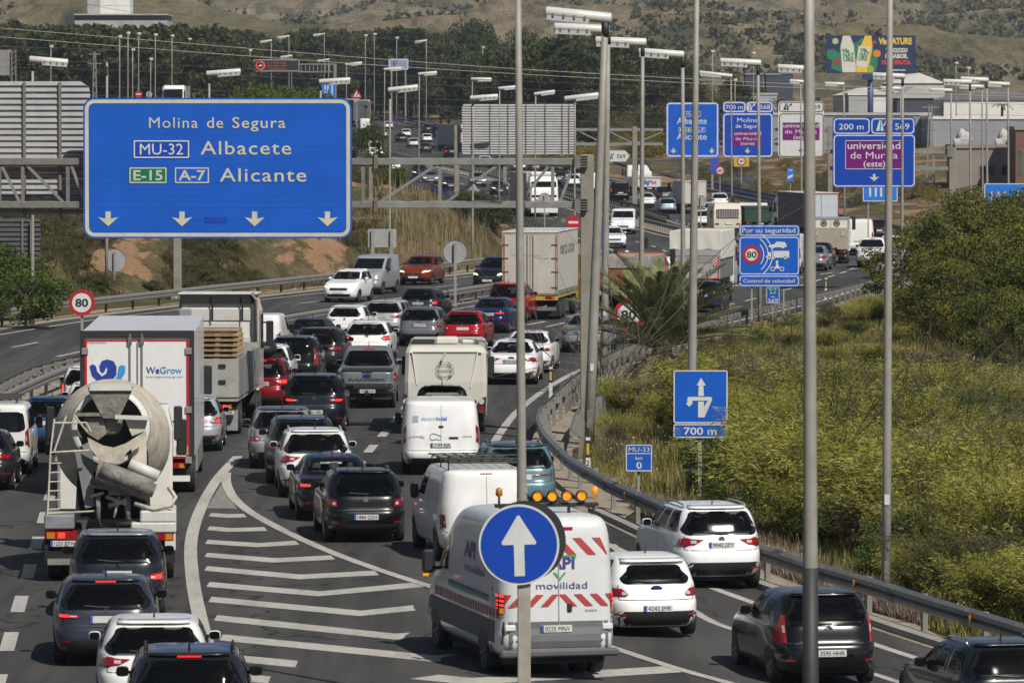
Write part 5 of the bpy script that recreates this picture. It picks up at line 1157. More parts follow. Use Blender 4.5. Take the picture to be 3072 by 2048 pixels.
    if hole:
        frit(ff, [(-a, Z(bl + .02)), (a, Z(bl + .02)), (b_, Z(tp)), (-b_, Z(tp))], .12, .07)
        yr, yf, hw = sh.row(Z(bl)); MB().box(-hw * .86, hw * .86, yr + .12, yf - .12, Z(.4), Z(bl) - .1, c=.03).build('cabin_floor', CABIN, c)
        ys1, ys2 = (yr + .75, yf - 1.25) if L > 3 else (None, yf - 1.0)
        for yy, xs in ((ys1, (-.42, 0, .42)), (ys2, (-.37, .37))):
            if yy is None or kind == 'pickup' and yy < 2: continue
            for x in xs: st = MB().box(x - .2, x + .2, yy, yy + .14, Z(bl) - .3, Z(bl) + .08, c=.04).build('seat', SEAT, c); MB().box(x - .12, x + .12, yy - .02, yy + .08, Z(bl) + .1, Z(bl) + .26, c=.04).build('headrest', SEAT, st)
        for sg in (-1, 1):
            a_ = sh.row(zl0)[2] * .80; patch(rf, [(sg * a_, zl0), (sg * a_ + .012, zl0), (sg * a_ + .012, Z(zb_) - .02), (sg * a_, Z(zb_) - .02)], .005, 5, 2).build('panel_gap', INK, c)
            fn, fl = (sr, False) if sg > 0 else (sl_, True); ym = yr + (yf - yr) * .52; patch(fn, [(ym, Z(.32)), (ym + .014, Z(.32)), (ym + .014, Z(bl)), (ym, Z(bl))], .005, 5, 2, flip=fl).build('door_gap', INK, c)
    # lamps
    lp_ = LT[lt] if isinstance(lt, str) else lt
    if kind == 'van' and isinstance(lt, str) and lt != 'slim': lp_ = [(.87, .78), (.975, .76), (.97, 1.3), (.89, 1.28)]
    elif kind in ('suv', 'mpv') and isinstance(lt, str) and lt != 'tall': lp_ = [(x, z * 1.12) for x, z in lp_]
    for sg in (-1, 1):
        pz = [(sg * x * sh.row(Z(z))[2], Z(z)) for x, z in lp_]
        o = patch(rf, pz, .012, 7, 8).build('tail_light', REDL, c, True)
        if clear and not lod:
            zc = np.mean([p[1] for p in pz]); dz = (max(p[1] for p in pz) - min(p[1] for p in pz)); xa, xb = rows(pz, zc - dz * .08); dx = xb - xa
            ia = xa + dx * (.12 if sg > 0 else .62); patch(rf, [(ia, zc - dz * .16), (ia + dx * .26, zc - dz * .16), (ia + dx * .26, zc + dz * .1), (ia, zc + dz * .1)], .017, 3, 3).build('reversing_lamp', CLR, o)
        if brake:
            zc = np.mean([p[1] for p in pz]); dz = (max(p[1] for p in pz) - min(p[1] for p in pz)); xa, xb = rows(pz, zc); dx = xb - xa; ia = xa + dx * (.42 if sg > 0 else .2)
            patch(rf, [(ia, zc - dz * .22), (ia + dx * .38, zc - dz * .22), (ia + dx * .38, zc + dz * .22), (ia, zc + dz * .22)], .018, 3, 4).build('brake_lamp', REDB, o)
        if not lod and kind != 'van':
            zz = Z(.42); xx = sh.row(zz)[2]; patch(rf, [(sg * xx * .66, zz), (sg * xx * .9, zz), (sg * xx * .9, zz + .035), (sg * xx * .66, zz + .035)], .014, 2, 4).build('reflector', REDL, c)
    if kind != 'van' or win or cb:
        zz = Z(zt_) + .03; patch(rf, [(-.17, zz), (.17, zz), (.17, zz + .028), (-.17, zz + .028)], .014, 2, 5).build('high_brake_lamp', REDB if cb else REDL, c)
    # black lower bumper
    lo = Z(.225 if kind in ('hatch', 'sedan', 'wagon') else .28); hi = low
    if hi > lo:
        a, b_ = sh.row(lo)[2] * .97, sh.row(hi)[2] * .985
        patch(rf, [(-a, lo), (a, lo), (b_ * .97, lo + (hi - lo) * .5), (b_ * .8, hi), (-b_ * .8, hi), (-b_ * .97, lo + (hi - lo) * .5)], .009, 7, 15).build('bumper', BLK, c, True)
    zl = Z({'hatch': .69, 'suv': .79, 'wagon': .69, 'sedan': .69, 'mpv': .73, 'van': .65, 'pickup': .85}[kind])
    if not lod:
        a = sh.row(zl)[2] * .9
        patch(rf, [(-a, zl), (a, zl), (a, zl + .014), (-a, zl + .014)], .006, 2, 15).build('panel_gap', INK, c)
    # number plate
    pzc = {'gate': Z(.80 if kind not in ('suv', 'mpv') else .90), 'bumper': Z(.55 if kind not in ('suv', 'mpv') else .62)}[plate]
    yp = sh.rear(.0, pzc, .0); yp = min(yp, sh.rear(.25, pzc, 0)) - .02
    if not lod:
        if plate == 'gate' and kind != 'van':
            patch(rf, [(-.34, pzc - .085), (.34, pzc - .085), (.31, pzc + .085), (-.31, pzc + .085)], .008, 3, 7).build('plate_recess', paint(col, .5), c)
        pl = MB().box(-.26, .26, yp - .012, yp + .03, pzc - .055, pzc + .055).build('number_plate', PLATE, c); MB().box(-.262, -.215, yp - .015, yp, pzc - .056, pzc + .056).build('country_band', EUBLUE, pl)
        if ptxt: letters(pl, [(ptxt, .02, pzc - .036, .072, {'width': .42, 'bold': .01})], INK, yp - .016, 'plate_number')
    elif not front: MB().box(-.26, .26, yp - .012, yp + .03, pzc - .055, pzc + .055).build('number_plate', PLATE, c)
    if badge and not front:
        zc = Z(.92 if kind in ('hatch', 'wagon', 'sedan') else 1.03) - .02; yb = sh.rear(0, zc, .012); b = MB(); r_ = .062
        if badge == 'diamond': b.plate([(0, zc - .09), (.058, zc), (0, zc + .09), (-.058, zc)], yb, .02)
        elif badge == 'oval': b.plate([(.11 * math.cos(t), zc + .05 * math.sin(t)) for t in np.linspace(0, 6.28, 20)[:-1]], yb, .02)
        elif badge == 'chevron': [b.plate([(-.07, zc + o_ - .04), (0, zc + o_ + .02), (.07, zc + o_ - .04), (.07, zc + o_ - .01), (0, zc + o_ + .05), (-.07, zc + o_ - .01)][::1], yb, .015) for o_ in (-.03, .035)]
        elif badge == 'rings': [b.ring(disc(x, zc, .05, 16), disc(x, zc, .036, 16), yb) for x in (-.105, -.035, .035, .105)]
        else: b.lathe_y([(0, r_), (.02, r_)], (0, yb, zc), 18)
        b.build('badge', CHROME if badge != 'oval' else mat('badge_blue', (.03, .06, .2), rough=.2, metal=.4, var=.1), c)
    # wheels and arches
    r_ = .30 * (H / 1.46) ** .6 if kind != 'van' else .335
    ys_ = (.78 if kind != 'van' else .95, L - .86); 
    if L < 3: ys_ = (.42, L - .5)
    for yw in ys_:
        for sg, fn, fl in ((1, sr, False), (-1, sl_, True)):
            Ra = r_ + .055; zz = [z for z in np.linspace(max(Z(.21), .2), r_ + Ra, 7)]; pz = []
            mb = MB(); nx = 7
            for z in zz:
                dy = math.sqrt(max(0, Ra * Ra - (z - r_) ** 2)); 
                for t in np.linspace(-1, 1, nx): mb.v.append(fn(yw + dy * t, z, .004))
            for i in range(len(zz) - 1):
                for j in range(nx - 1):
                    q = (i * nx + j, i * nx + j + 1, (i + 1) * nx + j + 1, (i + 1) * nx + j); mb.f.append(q[::-1] if fl else q)
            mb.m = [0] * len(mb.f); mb.build('wheel_arch', BLK, c)
            wheel(c, sg * (sh.side(yw, r_ * 1.15) - .205 / 2 + .008), yw, r_, sg, .205 if kind != 'van' else .22, rim)
    MB().box(-sh.hw * .72, sh.hw * .72, .30, L - .35, .17, .34, c=.04).build('underbody', UNDER, c)  # black box for the muffler and the shadow under the car
    # mirrors
    zm = Z(bl) + .05; yr, yf, hw = sh.row(zm)
    for sg in (-1, 1):
        ym = yf - .62 if kind != 'van' else yf - .45; xm = sg * (sh.side(ym, zm) + .12); hz, wx = (.075, .095) if kind != 'van' else (.17, .09)
        o = MB(); rings = []
        for t, kk in ((-.07, .82), (-.05, 1), (.06, .9), (.13, .45)): rings.append([(xm + wx * kk * math.copysign(abs(math.cos(a)) ** .6, math.cos(a)), ym + t, zm + hz * kk * math.copysign(abs(math.sin(a)) ** .6, math.sin(a))) for a in np.linspace(0, 2 * math.pi, 12, endpoint=False)])
        o.loft(rings); o = o.build('mirror', pm if kind != 'van' else BLK, c, True)
        mb = MB(); mb.plate([(xm + wx * .86 * math.copysign(abs(math.cos(a)) ** .6, math.cos(a)), zm + hz * .84 * math.copysign(abs(math.sin(a)) ** .6, math.sin(a))) for a in np.linspace(0, 2 * math.pi, 12, endpoint=False)], ym - .074); mb.build('mirror_glass', GLASS, o)
        mb = MB(); mb.obox((sg * (sh.side(ym, zm) - .05), ym + .03, zm - .02), (xm, ym + .03, zm - .02), .05, .04); mb.build('mirror_arm', BLK, o)
    # roof pieces
    zr = Z(hr) 
    if rails:
        for sg in (-1, 1):
            yr1, yr2 = sh.row(Z(hr * .985))[:2]; xr = sh.row(Z(hr * .965))[2] * .93
            pts = [(sg * xr, yr1 + .05, zr - .05), (sg * xr, yr1 + .14, zr + .015), (sg * xr, (yr1 + yr2) / 2, zr + .03), (sg * xr, yr2 - .1, zr + .01), (sg * xr, yr2 + .02, zr - .05)]
            MB().tube(pts, .02, 6).build('roof_rail', rails, c, True)
    if spoiler and kind in ('hatch', 'suv', 'wagon', 'mpv'):
        zs = Z(zt_) + .045; a = sh.row(zs)[2] * .86; mb = MB(); rings = []
        for x in np.linspace(-a, a, 11):
            y = sh.rear(x, zs); rings.append([(x, y - .085, zs + .005), (x, y - .08, zs + .03), (x, y + .12, zs + .065), (x, y + .1, zs - .01)])
        mb.loft(rings); mb.build('spoiler', paint(roofcol) if roofcol else pm, c, True)
    if roofcol:
        mb = MB(); Bt = [b2 for b2 in sh.B if b2[0] > Z(hr * .955)]; rings = []
        for z, yr, yf, hw in Bt:
            a = (yf - yr) / 2 + .006; cc = (yr + yf) / 2; e = 2 / sh.n; rings.append([(-(hw + .006) * math.copysign(abs(math.sin(t)) ** e, math.sin(t)), cc - a * math.copysign(abs(math.cos(t)) ** e, math.cos(t)), z + .006) for t in np.linspace(0, 2 * math.pi, 40, endpoint=False)][::-1])
        mb.loft(rings); mb.build('roof_skin', paint(roofcol), c, True)
    if ant and not lod:
        ya = sh.row(Z(hr * .99))[0] + .22; MB().tube([(0, ya, zr - .03), (0, ya - .05, zr + .09), (0, ya - .09, zr + .17)], [.02, .008, .004], 6).build('antenna', BLK, c)
    if front:
        for sg in (-1, 1):
            pz = [(sg * x * sh.row(Z(z * (1.08 if kind in ('suv', 'mpv', 'van') else 1)))[2], Z(z * (1.08 if kind in ('suv', 'mpv', 'van') else 1))) for x, z in ((.52, .66), (.93, .70), (.955, .80), (.62, .76))]
            o = patch(ff, pz, .012, 5, 7).build('headlight', HEADON if lightson else HEADL, c, True)
        zg = Z(.62); patch(ff, [(-.42, zg - .07), (.42, zg - .07), (.46, zg + .06), (-.46, zg + .06)], .012, 3, 9).build('grille', BLK, c)
        zg = Z(.34); patch(ff, [(-.55, zg - .07), (.55, zg - .07), (.62, zg + .06), (-.62, zg + .06)], .012, 3, 9).build('air_intake', BLK, c)
        yp = sh.front(.25, Z(.46), .02); MB().box(-.26, .26, yp - .02, yp + .012, Z(.46) - .055, Z(.46) + .055).build('number_plate', PLATE, c)
        b = MB(); yb = sh.front(0, Z(.64), .02); b.plate([(0, Z(.64) - .07), (.05, Z(.64)), (0, Z(.64) + .07), (-.05, Z(.64))][::-1], yb - .01, .02); b.build('badge', CHROME, c)
    c['_sh'] = 0; del c['_sh']
    c_sh[c.name] = sh
    return c
c_sh = {}
NV, DG, BK, WH, SI, RD = '1d2330', '2b2d31', '101114', 'e4e4e2', '9a9da2', '8e1015'
# ---- near left lanes
car('suv', -4.5, 73.5, '23262c', 'dark suv with roof rails cropped by the bottom edge, left', h=3.5, rails=BLK, cb=True, name='suv', cat='car', lt='wide')
car('hatch', -5.45, 80.2, WH, 'white hatchback just behind the bottom dark suv', h=3.5, L=4.3, Wd=1.8, H=1.45, lt='angry', badge='rings', low=.4)
car('hatch', -6.75, 87.6, '333944', 'blue-grey hatchback with glowing brake bar, second ahead of the white one', h=4, L=4.05, Wd=1.80, H=1.45, lt='slim', brake=True, cb=True, badge='diamond', plate='gate')
car('suv', -7.15, 95.6, '22262e', 'dark crossover with pale grey roof right behind the concrete mixer', h=4, L=4.15, Wd=1.80, H=1.57, lt=[(.62, .84), (.70, .76), (.965, .74), (.97, .93), (.72, .92)], brake=True, roofcol='8a8f9d', badge='diamond', low=.5)
# ---- left lane
car('hatch', -13.0, 128.4, '26292e', 'dark car cut off by the left edge behind the white van', h=2, lt='wide')
c = car('van', -13.15, 134, 'dcdcda', 'white small van with black roof rack cut off by the left edge', h=2, L=4.4, Wd=1.83, H=1.82, win=(1.2, 1.74, .88, .88), name='small_van', cat='van', ant=False)
mb = MB(); [mb.tube([(x, .5, 1.93), (x, 3.0, 1.93)], .018, 5) for x in (-.55, 0, .55)]; [mb.tube([(-.6, y, 1.93), (.6, y, 1.93)], .018, 5) for y in np.linspace(.5, 3, 7)]; [mb.tube([(x, y, 1.78), (x, y, 1.93)], .018, 5) for x in (-.55, .55) for y in (.8, 2.5)]; mb.build('roof_rack', BLK, c)
car('hatch', -12.5, 143, '274a6d', 'blue hatchback left of the concrete mixer drum', h=2, lt='block', H=1.5)
car('hatch', -11.95, 151, WH, 'white hatchback with pale window left of the white truck', h=2, lt='wide', H=1.5)
car('suv', -12.6, 157.5, WH, 'white suv with lit brake light left of the white truck', h=1, lt='tall', brake=True)
# ---- centre queue
car('hatch', -8.75, 143.5, 'a9acb0', 'silver hatchback squeezed between the white truck and flatbed', h=1, L=4.02, Wd=1.75, H=1.48, lt=[(.62, .80), (.74, .74), (.965, .73), (.975, .95), (.86, .93)], brake=True)
c = car('suv', -7.72, 162, '7d0f16', 'dark red suv with a black roof box beside the flatbed', h=0, L=4.55, Wd=1.84, H=1.67, lt='angry', brake=True, cb=True, badge='disc', ptxt='6751 JRN', plate='gate', low=.52)
sh = c_sh[c.name]; mb = MB(); rings = []
for y, kx, kz in ((.75, .55, .4), (.85, .8, .8), (1.2, .98, 1), (2.2, 1, 1), (2.7, .9, .85), (2.95, .6, .4)): rings.append([(-.05 + .46 * kx * math.copysign(abs(math.cos(a)) ** .5, math.cos(a)), y, 1.93 + .19 * kz * math.copysign(abs(math.sin(a)) ** .5, math.sin(a))) for a in np.linspace(0, 2 * math.pi, 20, endpoint=False)])
mb.loft(rings); rb = mb.build('roof_box', BLK, None, True); rb.parent = c; MB().box(-.52, .42, .95, 2.7, 1.905, 1.925).build('box_seam', INK, rb); MB().box(-.6, .6, 1.1, 1.16, 1.66, 1.76).build('cross_bar', BLK, c); MB().box(-.6, .6, 2.1, 2.16, 1.66, 1.76).build('cross_bar', BLK, c)
car('suv', -8.05, 172, WH, 'white crossover with grey roof rails right of the roof box', h=-1, L=4.28, Wd=1.78, H=1.65, lt=[(.70, .78), (.965, .72), (.975, .96), (.84, .95)], rails=CHROME, low=.5)
car('mpv', -7.4, 178.3, '15171a', 'black tall estate with clear upright tail lights and silver rails', h=-2, L=4.36, Wd=1.77, H=1.66, lt='tall', rails=CHROME)
car('suv', -6.85, 185.5, '26282d', 'dark grey suv left of the white hatchback with bright lamps', h=-4, lt='wide', rails=BLK, badge='disc')
c = car('van', -9.35, 193, 'e2e2e0', 'white panel van with amber roof beacon beyond the flatbed', h=-4, L=4.4, Wd=1.85, H=1.86, name='small_van', cat='van', ant=False); MB().box(-.35, .2, .5, .62, 1.87, 1.93, c=.01).build('beacon_bar', AMBER, c)
car('sedan', -7.8, 199, '2c303a', 'dark blue-grey saloon between the white panel van and white hatch', h=-6, lt='wide')
car('hatch', -6.78, 213, WH, 'white hatchback with dark almond tail lights by the median rail', h=-8, lt='angry', badge='diamond', plate='bumper', low=.36, win=(1.0, 1.34, .78, .74))
car('wagon', -5.4, 217.6, 'b6b8bd', 'silver estate with wide red lamps and black plate recess', h=-9, lt='wide', L=4.93, Wd=1.87, badge='rings', plate='gate', ptxt='3142 NTX')
car('hatch', -5.4, 196, 'eeeeea', 'white hatchback with bright swept lamps ahead of the silver pickup', h=-3, L=4.33, Wd=1.79, H=1.49, lt=[(.58, .86), (.70, .77), (.965, .74), (.975, .93), (.76, .93)], brake=True, badge='chevron', plate='bumper', ptxt='8763 NLM', low=.3)
car('hatch', -4.2, 233.6, '30323a', 'dark grey hatchback with glowing round lamps beside the median rail', h=-10, L=4.3, Wd=1.8, lt='block', brake=True, badge='disc', plate='gate', ptxt='7822 MKL')
car('suv', -3.68, 208.6, '74777c', 'mid grey crossover left of the red hatchback', h=-7, L=4.2, Wd=1.8, H=1.54, lt=[(.66, .84), (.72, .78), (.95, .77), (.965, .90), (.78, .91)], badge='disc', ptxt='0615 MTP', plate='gate', low=.5)
car('hatch', -1.96, 206, 'b3161b', 'bright red hatchback in front of the blue saloon', h=-7, L=4.02, Wd=1.74, H=1.48, lt=[(.60, .80), (.74, .73), (.965, .72), (.975, .95), (.84, .93)], badge='disc', low=.3)
car('sedan', -1.03, 221, '14234f', 'deep blue saloon with lit brake lights behind the red van', h=-9, Wd=1.75, lt='bar', brake=True, ptxt='L-3607-AH', plate='gate')
car('mpv', -.3, 232.5, 'b01a1c', 'bright red van-like car left of the curtain-sided lorry', h=-9, H=1.75, lt='tall')
car('suv', -5.7, 151.8, '1b1f29', 'dark blue suv with bright red slim lamps behind the silver pickup', h=0, L=4.7, Wd=1.88, H=1.66, lt='slim', brake=True, rails=BLK, badge='disc', plate='bumper', ptxt='3456 NBS', low=.42)
car('suv', -5.95, 136.5, '8e929a', 'silver-grey crossover with dark lamps left of the dark suvs', h=2, L=4.12, Wd=1.78, H=1.57, lt=[(.62, .84), (.70, .76), (.95, .74), (.965, .93), (.72, .92)], roofcol='4b5060')
car('suv', -5.2, 130.7, '2c2f35', 'dark grey suv with rails between the silver and white crossovers', h=3, lt='wide', rails=BLK, roofcol='3c4658')
car('suv', -4.68, 126.2, 'e6e6e4', 'white suv with wide rear window between the dark cars', h=4, L=4.36, Wd=1.84, H=1.62, lt='angry', rails=GREYP, low=.5)
car('sedan', -3.95, 119, '121316', 'black saloon with pale see-through window and lit round lamps', h=5, L=4.8, Wd=1.85, H=1.42, lt=[(.52, .86), (.56, .78), (.96, .77), (.97, .89), (.6, .90)], brake=True, gl=1)
car('wagon', -3.12, 113, '0e0f11', 'glossy black estate with diamond badge beside the hatched area', h=6, L=4.56, Wd=1.80, H=1.52, lt='block', rails=BLKG, badge='diamond', plate='bumper', ptxt='1884 GZH', cb=False, low=.42)
c = car('van', -1.8, 134.2, 'eaeaea', 'white van with a blue company name behind the motorhome', h=1.5, L=5.0, Wd=1.99, H=1.90, lt=[(.90, .80), (.985, .78), (.985, 1.28), (.92, 1.32)], name='delivery_van', cat='van', plate='gate', ptxt='7199 RJR', ant=False)
def onrear(c, z, dz=.02): return c_sh[c.name].rear(0, z) - dz
y = onrear(c, 1.42, .075)
sh = c_sh[c.name]; rfs = lambda a, b_: (a, sh.rear(a, b_, .012), b_)
mb = MB(); mb.text('electro', -.33, 1.40, .10, width=.36, side=rfs); mb.build('company_name', mat('print_paleblue', (.25, .38, .6), rough=.5, var=.1), c)
mb = MB(); mb.text('indel', .01, 1.40, .10, width=.27, bold=.02, side=rfs); mb.build('company_name', mat('print_blue', (.06, .16, .45), rough=.5, var=.1), c)
mb = MB(); mb.add([rfs(a, b_) for a, b_ in ((-.72, 1.36), (-.58, 1.36), (-.58, 1.52), (-.72, 1.52))], [(0, 1, 2, 3)]); mb.build('company_logo', mat('print_grey', (.35, .4, .48), rough=.5, var=.2), c)
mb = MB(); mb.text('CUSTOM', .66, .97, .04, width=.25, side=rfs); mb.text('E-TRANSIT', -.62, .97, .04, width=.36, side=rfs); mb.build('model_lettering', INK, c)
mb = MB(); mb.add([rfs(a, b_) for a, b_ in ((-.82, .945), (-.42, .945), (-.42, .96), (-.80, .96))], [(0, 1, 2, 3)]); mb.build('blue_stripe', MATS['print_blue'], c)
mb = MB(); car_o = [(-.28, .95), (-.24, .90), (-.1, .93), (-.06, .90), (0, .93), (.01, 1.0), (-.1, 1.04), (-.2, 1.07), (-.29, 1.03)]
mb.tube([rfs(*p) for p in car_o + car_o[:1]], .007, 4); mb.build('green_car_outline', GRN, c)
MB().box(.20, .44, sh.rear(.3, .97, .03), sh.rear(.3, .97) + .02, .94, .985, c=.01).build('door_handle', BLK, c); patch(lambda x, z, o: (x, sh.rear(x, z, o), z), [(-.006, .68), (.006, .68), (.006, 1.8), (-.006, 1.8)], .008, 8, 2).build('door_gap', GREYP, c)
MB().box(-.06, .06, sh.rear(0, 1.24, .03), sh.rear(0, 1.24) + .02, 1.22, 1.27, c=.01).build('handle_recess', BLK, c)
car('hatch', -1.93, 146, '141416', 'tiny black car with see-through glass between the van and motorhome', h=1, L=2.7, Wd=1.62, H=1.66, lt='corner', gl=1)
car('sedan', -.03, 179, 'ececec', 'white saloon with wide swept lamps right of the motorhome', h=-3, L=4.87, Wd=1.85, H=1.48, lt='angry', badge='oval', plate='gate', ptxt='8574 KGB', low=.42)
car('sedan', .5, 187, 'e8e8e8', 'second white saloon half hidden behind the first', h=-5, lt='wide')
car('sedan', 2.7, 203, '8d9095', 'silver coupe left of the concrete gantry post', h=-8, Wd=1.8, lt='block', ptxt='7821 GBX')
car('hatch', 3.9, 247, '1f2a3a', 'dark blue car between the curtain-sided lorry and gantry post', h=-10, lt='block')
car('hatch', 8.75, 244, '1b3350', 'dark blue car behind the palm fronds under the awning truck', h=-10)
car('hatch', 5.4, 268, WH, 'white hatchback above the orange tipper', h=-11)
car('suv', 7.5, 278, WH, 'white suv behind the orange crane arm', h=-11); car('hatch', 9.1, 291, '6a1518', 'dark red hatchback just beyond the white suv', h=-11)
car('hatch', 12.6, 287, '7b8088', 'grey hatchback hidden beside the awning truck', h=-11, brake=True); car('hatch', 13.2, 297, '23262b', 'dark hatchback above the grey one beside the awning truck', h=-11, brake=True)
car('van', 15.5, 302, 'e4e2de', 'white van peeping out right of the speed camera sign', h=-10, H=2.3, L=5.4, name='delivery_van', cat='van')
car('sedan', 17.5, 308.7, '85898f', 'silver saloon behind the thick near pole', h=-8); car('hatch', 18.35, 317, '2a2c31', 'dark hatchback ahead of the silver saloon by the thick pole', h=-7)
PKL = [(.86, .86), (.985, .86), (.985, 1.12), (.88, 1.12)]
c = car('pickup', 21.3, 314, 'e2e2e2', 'white pickup truck with decorated tailgate behind the bush', h=-6, H=1.8, Wd=1.85, lt=PKL, name='pickup_truck', cat='pickup')
sh = c_sh[c.name]; rfs = lambda a, b_: (a, sh.rear(a, b_, .012), b_); mb = MB(); mb.add([rfs(a, b_) for a, b_ in ((-.5, .98), (-.3, .98), (-.25, 1.06), (-.45, 1.04))], [(0, 1, 2, 3)]); mb.add([rfs(a, b_) for a, b_ in ((.0, .92), (.5, .97), (.45, 1.07), (.1, 1.05))], [(0, 1, 2, 3)]); mb.build('tailgate_graphic', GREYP, c)
c = car('pickup', -4.52, 164.6, '777a80', 'silver pickup truck with large tailgate lettering left of the motorhome', h=0, Wd=1.92, H=1.87, lt=PKL, name='pickup_truck', cat='pickup', ptxt='1908 NJS', plate='bumper', low=.80, rails=CHROME, badge=None)
sh = c_sh[c.name]; rfs = lambda a, b_: (a, sh.rear(a, b_, .014), b_)
mb = MB(); mb.text('RANGER', 0, .885, .06, width=1.15, bold=.02, side=rfs); mb.build('tailgate_lettering', INK, c)
b = MB(); yb = sh.rear(0, 1.04, .03); b.plate([(.14 * math.cos(t), 1.03 + .062 * math.sin(t)) for t in np.linspace(0, 6.28, 22)[:-1]], yb, .03); b.build('badge', MATS['badge_blue'], c)
MB().box(-.8, .8, .1, 1.5, 1.17, 1.21, c=.02).build('bed_cover', BLK, c); MB().box(-.16, .16, sh.rear(0, 1.13, .03), .2, 1.12, 1.17, c=.01).build('tailgate_handle', BLK, c); MB().box(-.08, .08, -.12, .2, .42, .52, c=.02).build('tow_hitch', BLK, c); MB().lathe_y([(-.03, .03), (0, .05), (.03, .03)], (0, -.1, .55), 10).build('tow_ball', CHROME, c)
car('hatch', 20.7, 294, '8f9296', 'silver hatchback behind the bush beside the white pickup', h=-9)
car('van', 22.4, 342, 'e6e4da', 'tall white panel van beyond the small box truck', h=-4, H=2.35, L=5.5, Wd=2.0, name='delivery_van', cat='van')
car('suv', 26.0, 375, '141519', 'black suv right of the tall white panel van', h=2); car('hatch', 24.1, 335, WH, 'white hatchback with lit lamp right of the white pickup', h=-4, brake=True)
car('suv', 20.1, 389, '2a2f33', 'dark suv between the green tarpaulin truck and grey lorry', h=3)
car('hatch', 19.7, 500, WH, 'white hatchback highest behind the caravan', h=6); car('hatch', 17.5, 461, WH, 'white hatchback second behind the caravan', h=5); car('hatch', 15.5, 424, WH, 'white hatchback directly left of the caravan', h=3); car('hatch', 18.7, 430, 'c9cbcd', 'pale hatchback tucked right of the caravan', h=4)
car('hatch', 14.2, 481, '8696ab', 'pale blue hatchback left of the distant box truck', h=6); car('sedan', 12.9, 501, 'dcdcda', 'white saloon with red lamps by the dense dark rail', h=7, brake=True); car('suv', 15.0, 516, '26302e', 'dark green-grey suv right of the far flatbed lorry', h=7); car('hatch', 16.2, 504, '6c1420', 'dark red hatchback left of the distant box truck', h=7)
car('van', 10.8, 526, '15161a', 'black people carrier left of the distant gantry post', h=8, H=1.9, win=(1.15, 1.75, .86, .86), name='delivery_van', cat='van', brake=True); car('van', 9.0, 554, WH, 'white van with red chevrons left of the black people carrier', h=9, H=2.1, name='delivery_van', cat='van')
car('hatch', 6.7, 575, 'd9d9d7', 'white distant car left of the two leaning lamp poles', h=9); car('suv', 5.2, 580, '17181b', 'black distant suv at the right end of the truss', h=9); car('hatch', 7.4, 600, '4a1218', 'dark red distant car beside the black suv', h=9)
# far queue
for X_, Y_, kd, cl, lb, br in ((-10.9, 792, 'suv', 'a8abaf', 'silver suv in the far queue left of the parked lorry', 0), (-12.4, 762, 'sedan', '1c2024', 'dark saloon with lit lamps in the far queue', 1), (-14.9, 804, 'hatch', 'c4c6c8', 'silver hatchback in the far queue beside the dark saloon', 0), (-17.6, 845, 'hatch', '17181b', 'black hatchback with lit lamps in the far queue', 1), (-17.8, 893, 'hatch', WH, 'white hatchback above the black one in the far queue', 0),
    (-13.5, 845, 'hatch', WH, 'white hatchback left of the far silver suv', 0), (-14.8, 935, 'suv', '26262a', 'dark suv with amber light in the far queue', 0), (-13.0, 915, 'hatch', '4b1a20', 'dark red car beyond the far silver suv', 0), (-8.3, 730, 'suv', '121316', 'black suv behind the far grey lorry', 1), (-21.5, 885, 'sedan', '8d9196', 'grey saloon by the far blue barrier', 0), (-24.6, 930, 'hatch', '25272c', 'dark hatchback beside the far white van', 0),
    (-3.4, 673, 'hatch', WH, 'white hatchback seen between the truss beams', 0), (-1.6, 665, 'suv', '6d7076', 'grey suv seen between the truss beams', 0), (-2.6, 690, 'hatch', '2b4a78', 'blue hatchback seen between the truss beams', 0), (2.8, 640, 'hatch', '22252a', 'dark hatchback left of the white-backed lorry', 0), (1.0, 652, 'hatch', WH, 'white hatchback behind the near pole in the far queue', 0), (-22.9, 985, 'hatch', WH, 'white hatchback right of the far white van', 0)):
    car(kd, X_, Y_, cl, lb, h=6, brake=bool(br))
car('van', -26.2, 945, WH, 'tall white van at the upper end of the far queue', h=8, H=2.5, L=5.6, Wd=2.0, name='delivery_van', cat='van')
# ---- right-hand roadway
c = car('van', -.5, 108.2, 'e6e6e4', 'white van with black roof rack behind the round arrow sign', h=9, L=5.0, Wd=1.92, H=1.92, lt=[(.87, .72), (.975, .70), (.975, 1.02), (.90, 1.02)], name='delivery_van', cat='van', ant=False, cb=False)
mb = MB(); [mb.tube([(x, .4, 2.06), (x, 3.4, 2.06)], .014, 5) for x in np.linspace(-.7, .7, 7)]; [mb.tube([(-.75, y, 2.05), (.75, y, 2.05)], .016, 5) for y in np.linspace(.4, 3.4, 6)]; [mb.tube([(x, y, 1.86), (x, y, 2.2 if y < .6 else 2.06)], .016, 5) for x in (-.75, .75) for y in (.4, 1.5, 2.8)]; [mb.tube([(-.75, .4, z), (.75, .4, z)], .014, 5) for z in (2.2, 2.13)]; mb.build('roof_rack', BLK, c)
sh = c_sh[c.name]; patch(lambda x, z, o: (x, sh.rear(x, z, o), z), [(-.13, 1.83), (.13, 1.83), (.13, 1.85), (-.13, 1.85)], .015, 2, 3).build('high_brake_lamp', REDL, c); patch(lambda x, z, o: (x, sh.rear(x, z, o), z), [(-.006, .68), (.006, .68), (.006, 1.8), (-.006, 1.8)], .008, 8, 2).build('door_gap', GREYP, c)
car('suv', .2, 121, '66868e', 'pale teal suv with dark roof partly hidden by the amber lamps', h=6, L=4.4, Wd=1.82, H=1.62, lt='bar', roofcol='34465a', rails=BLKG)
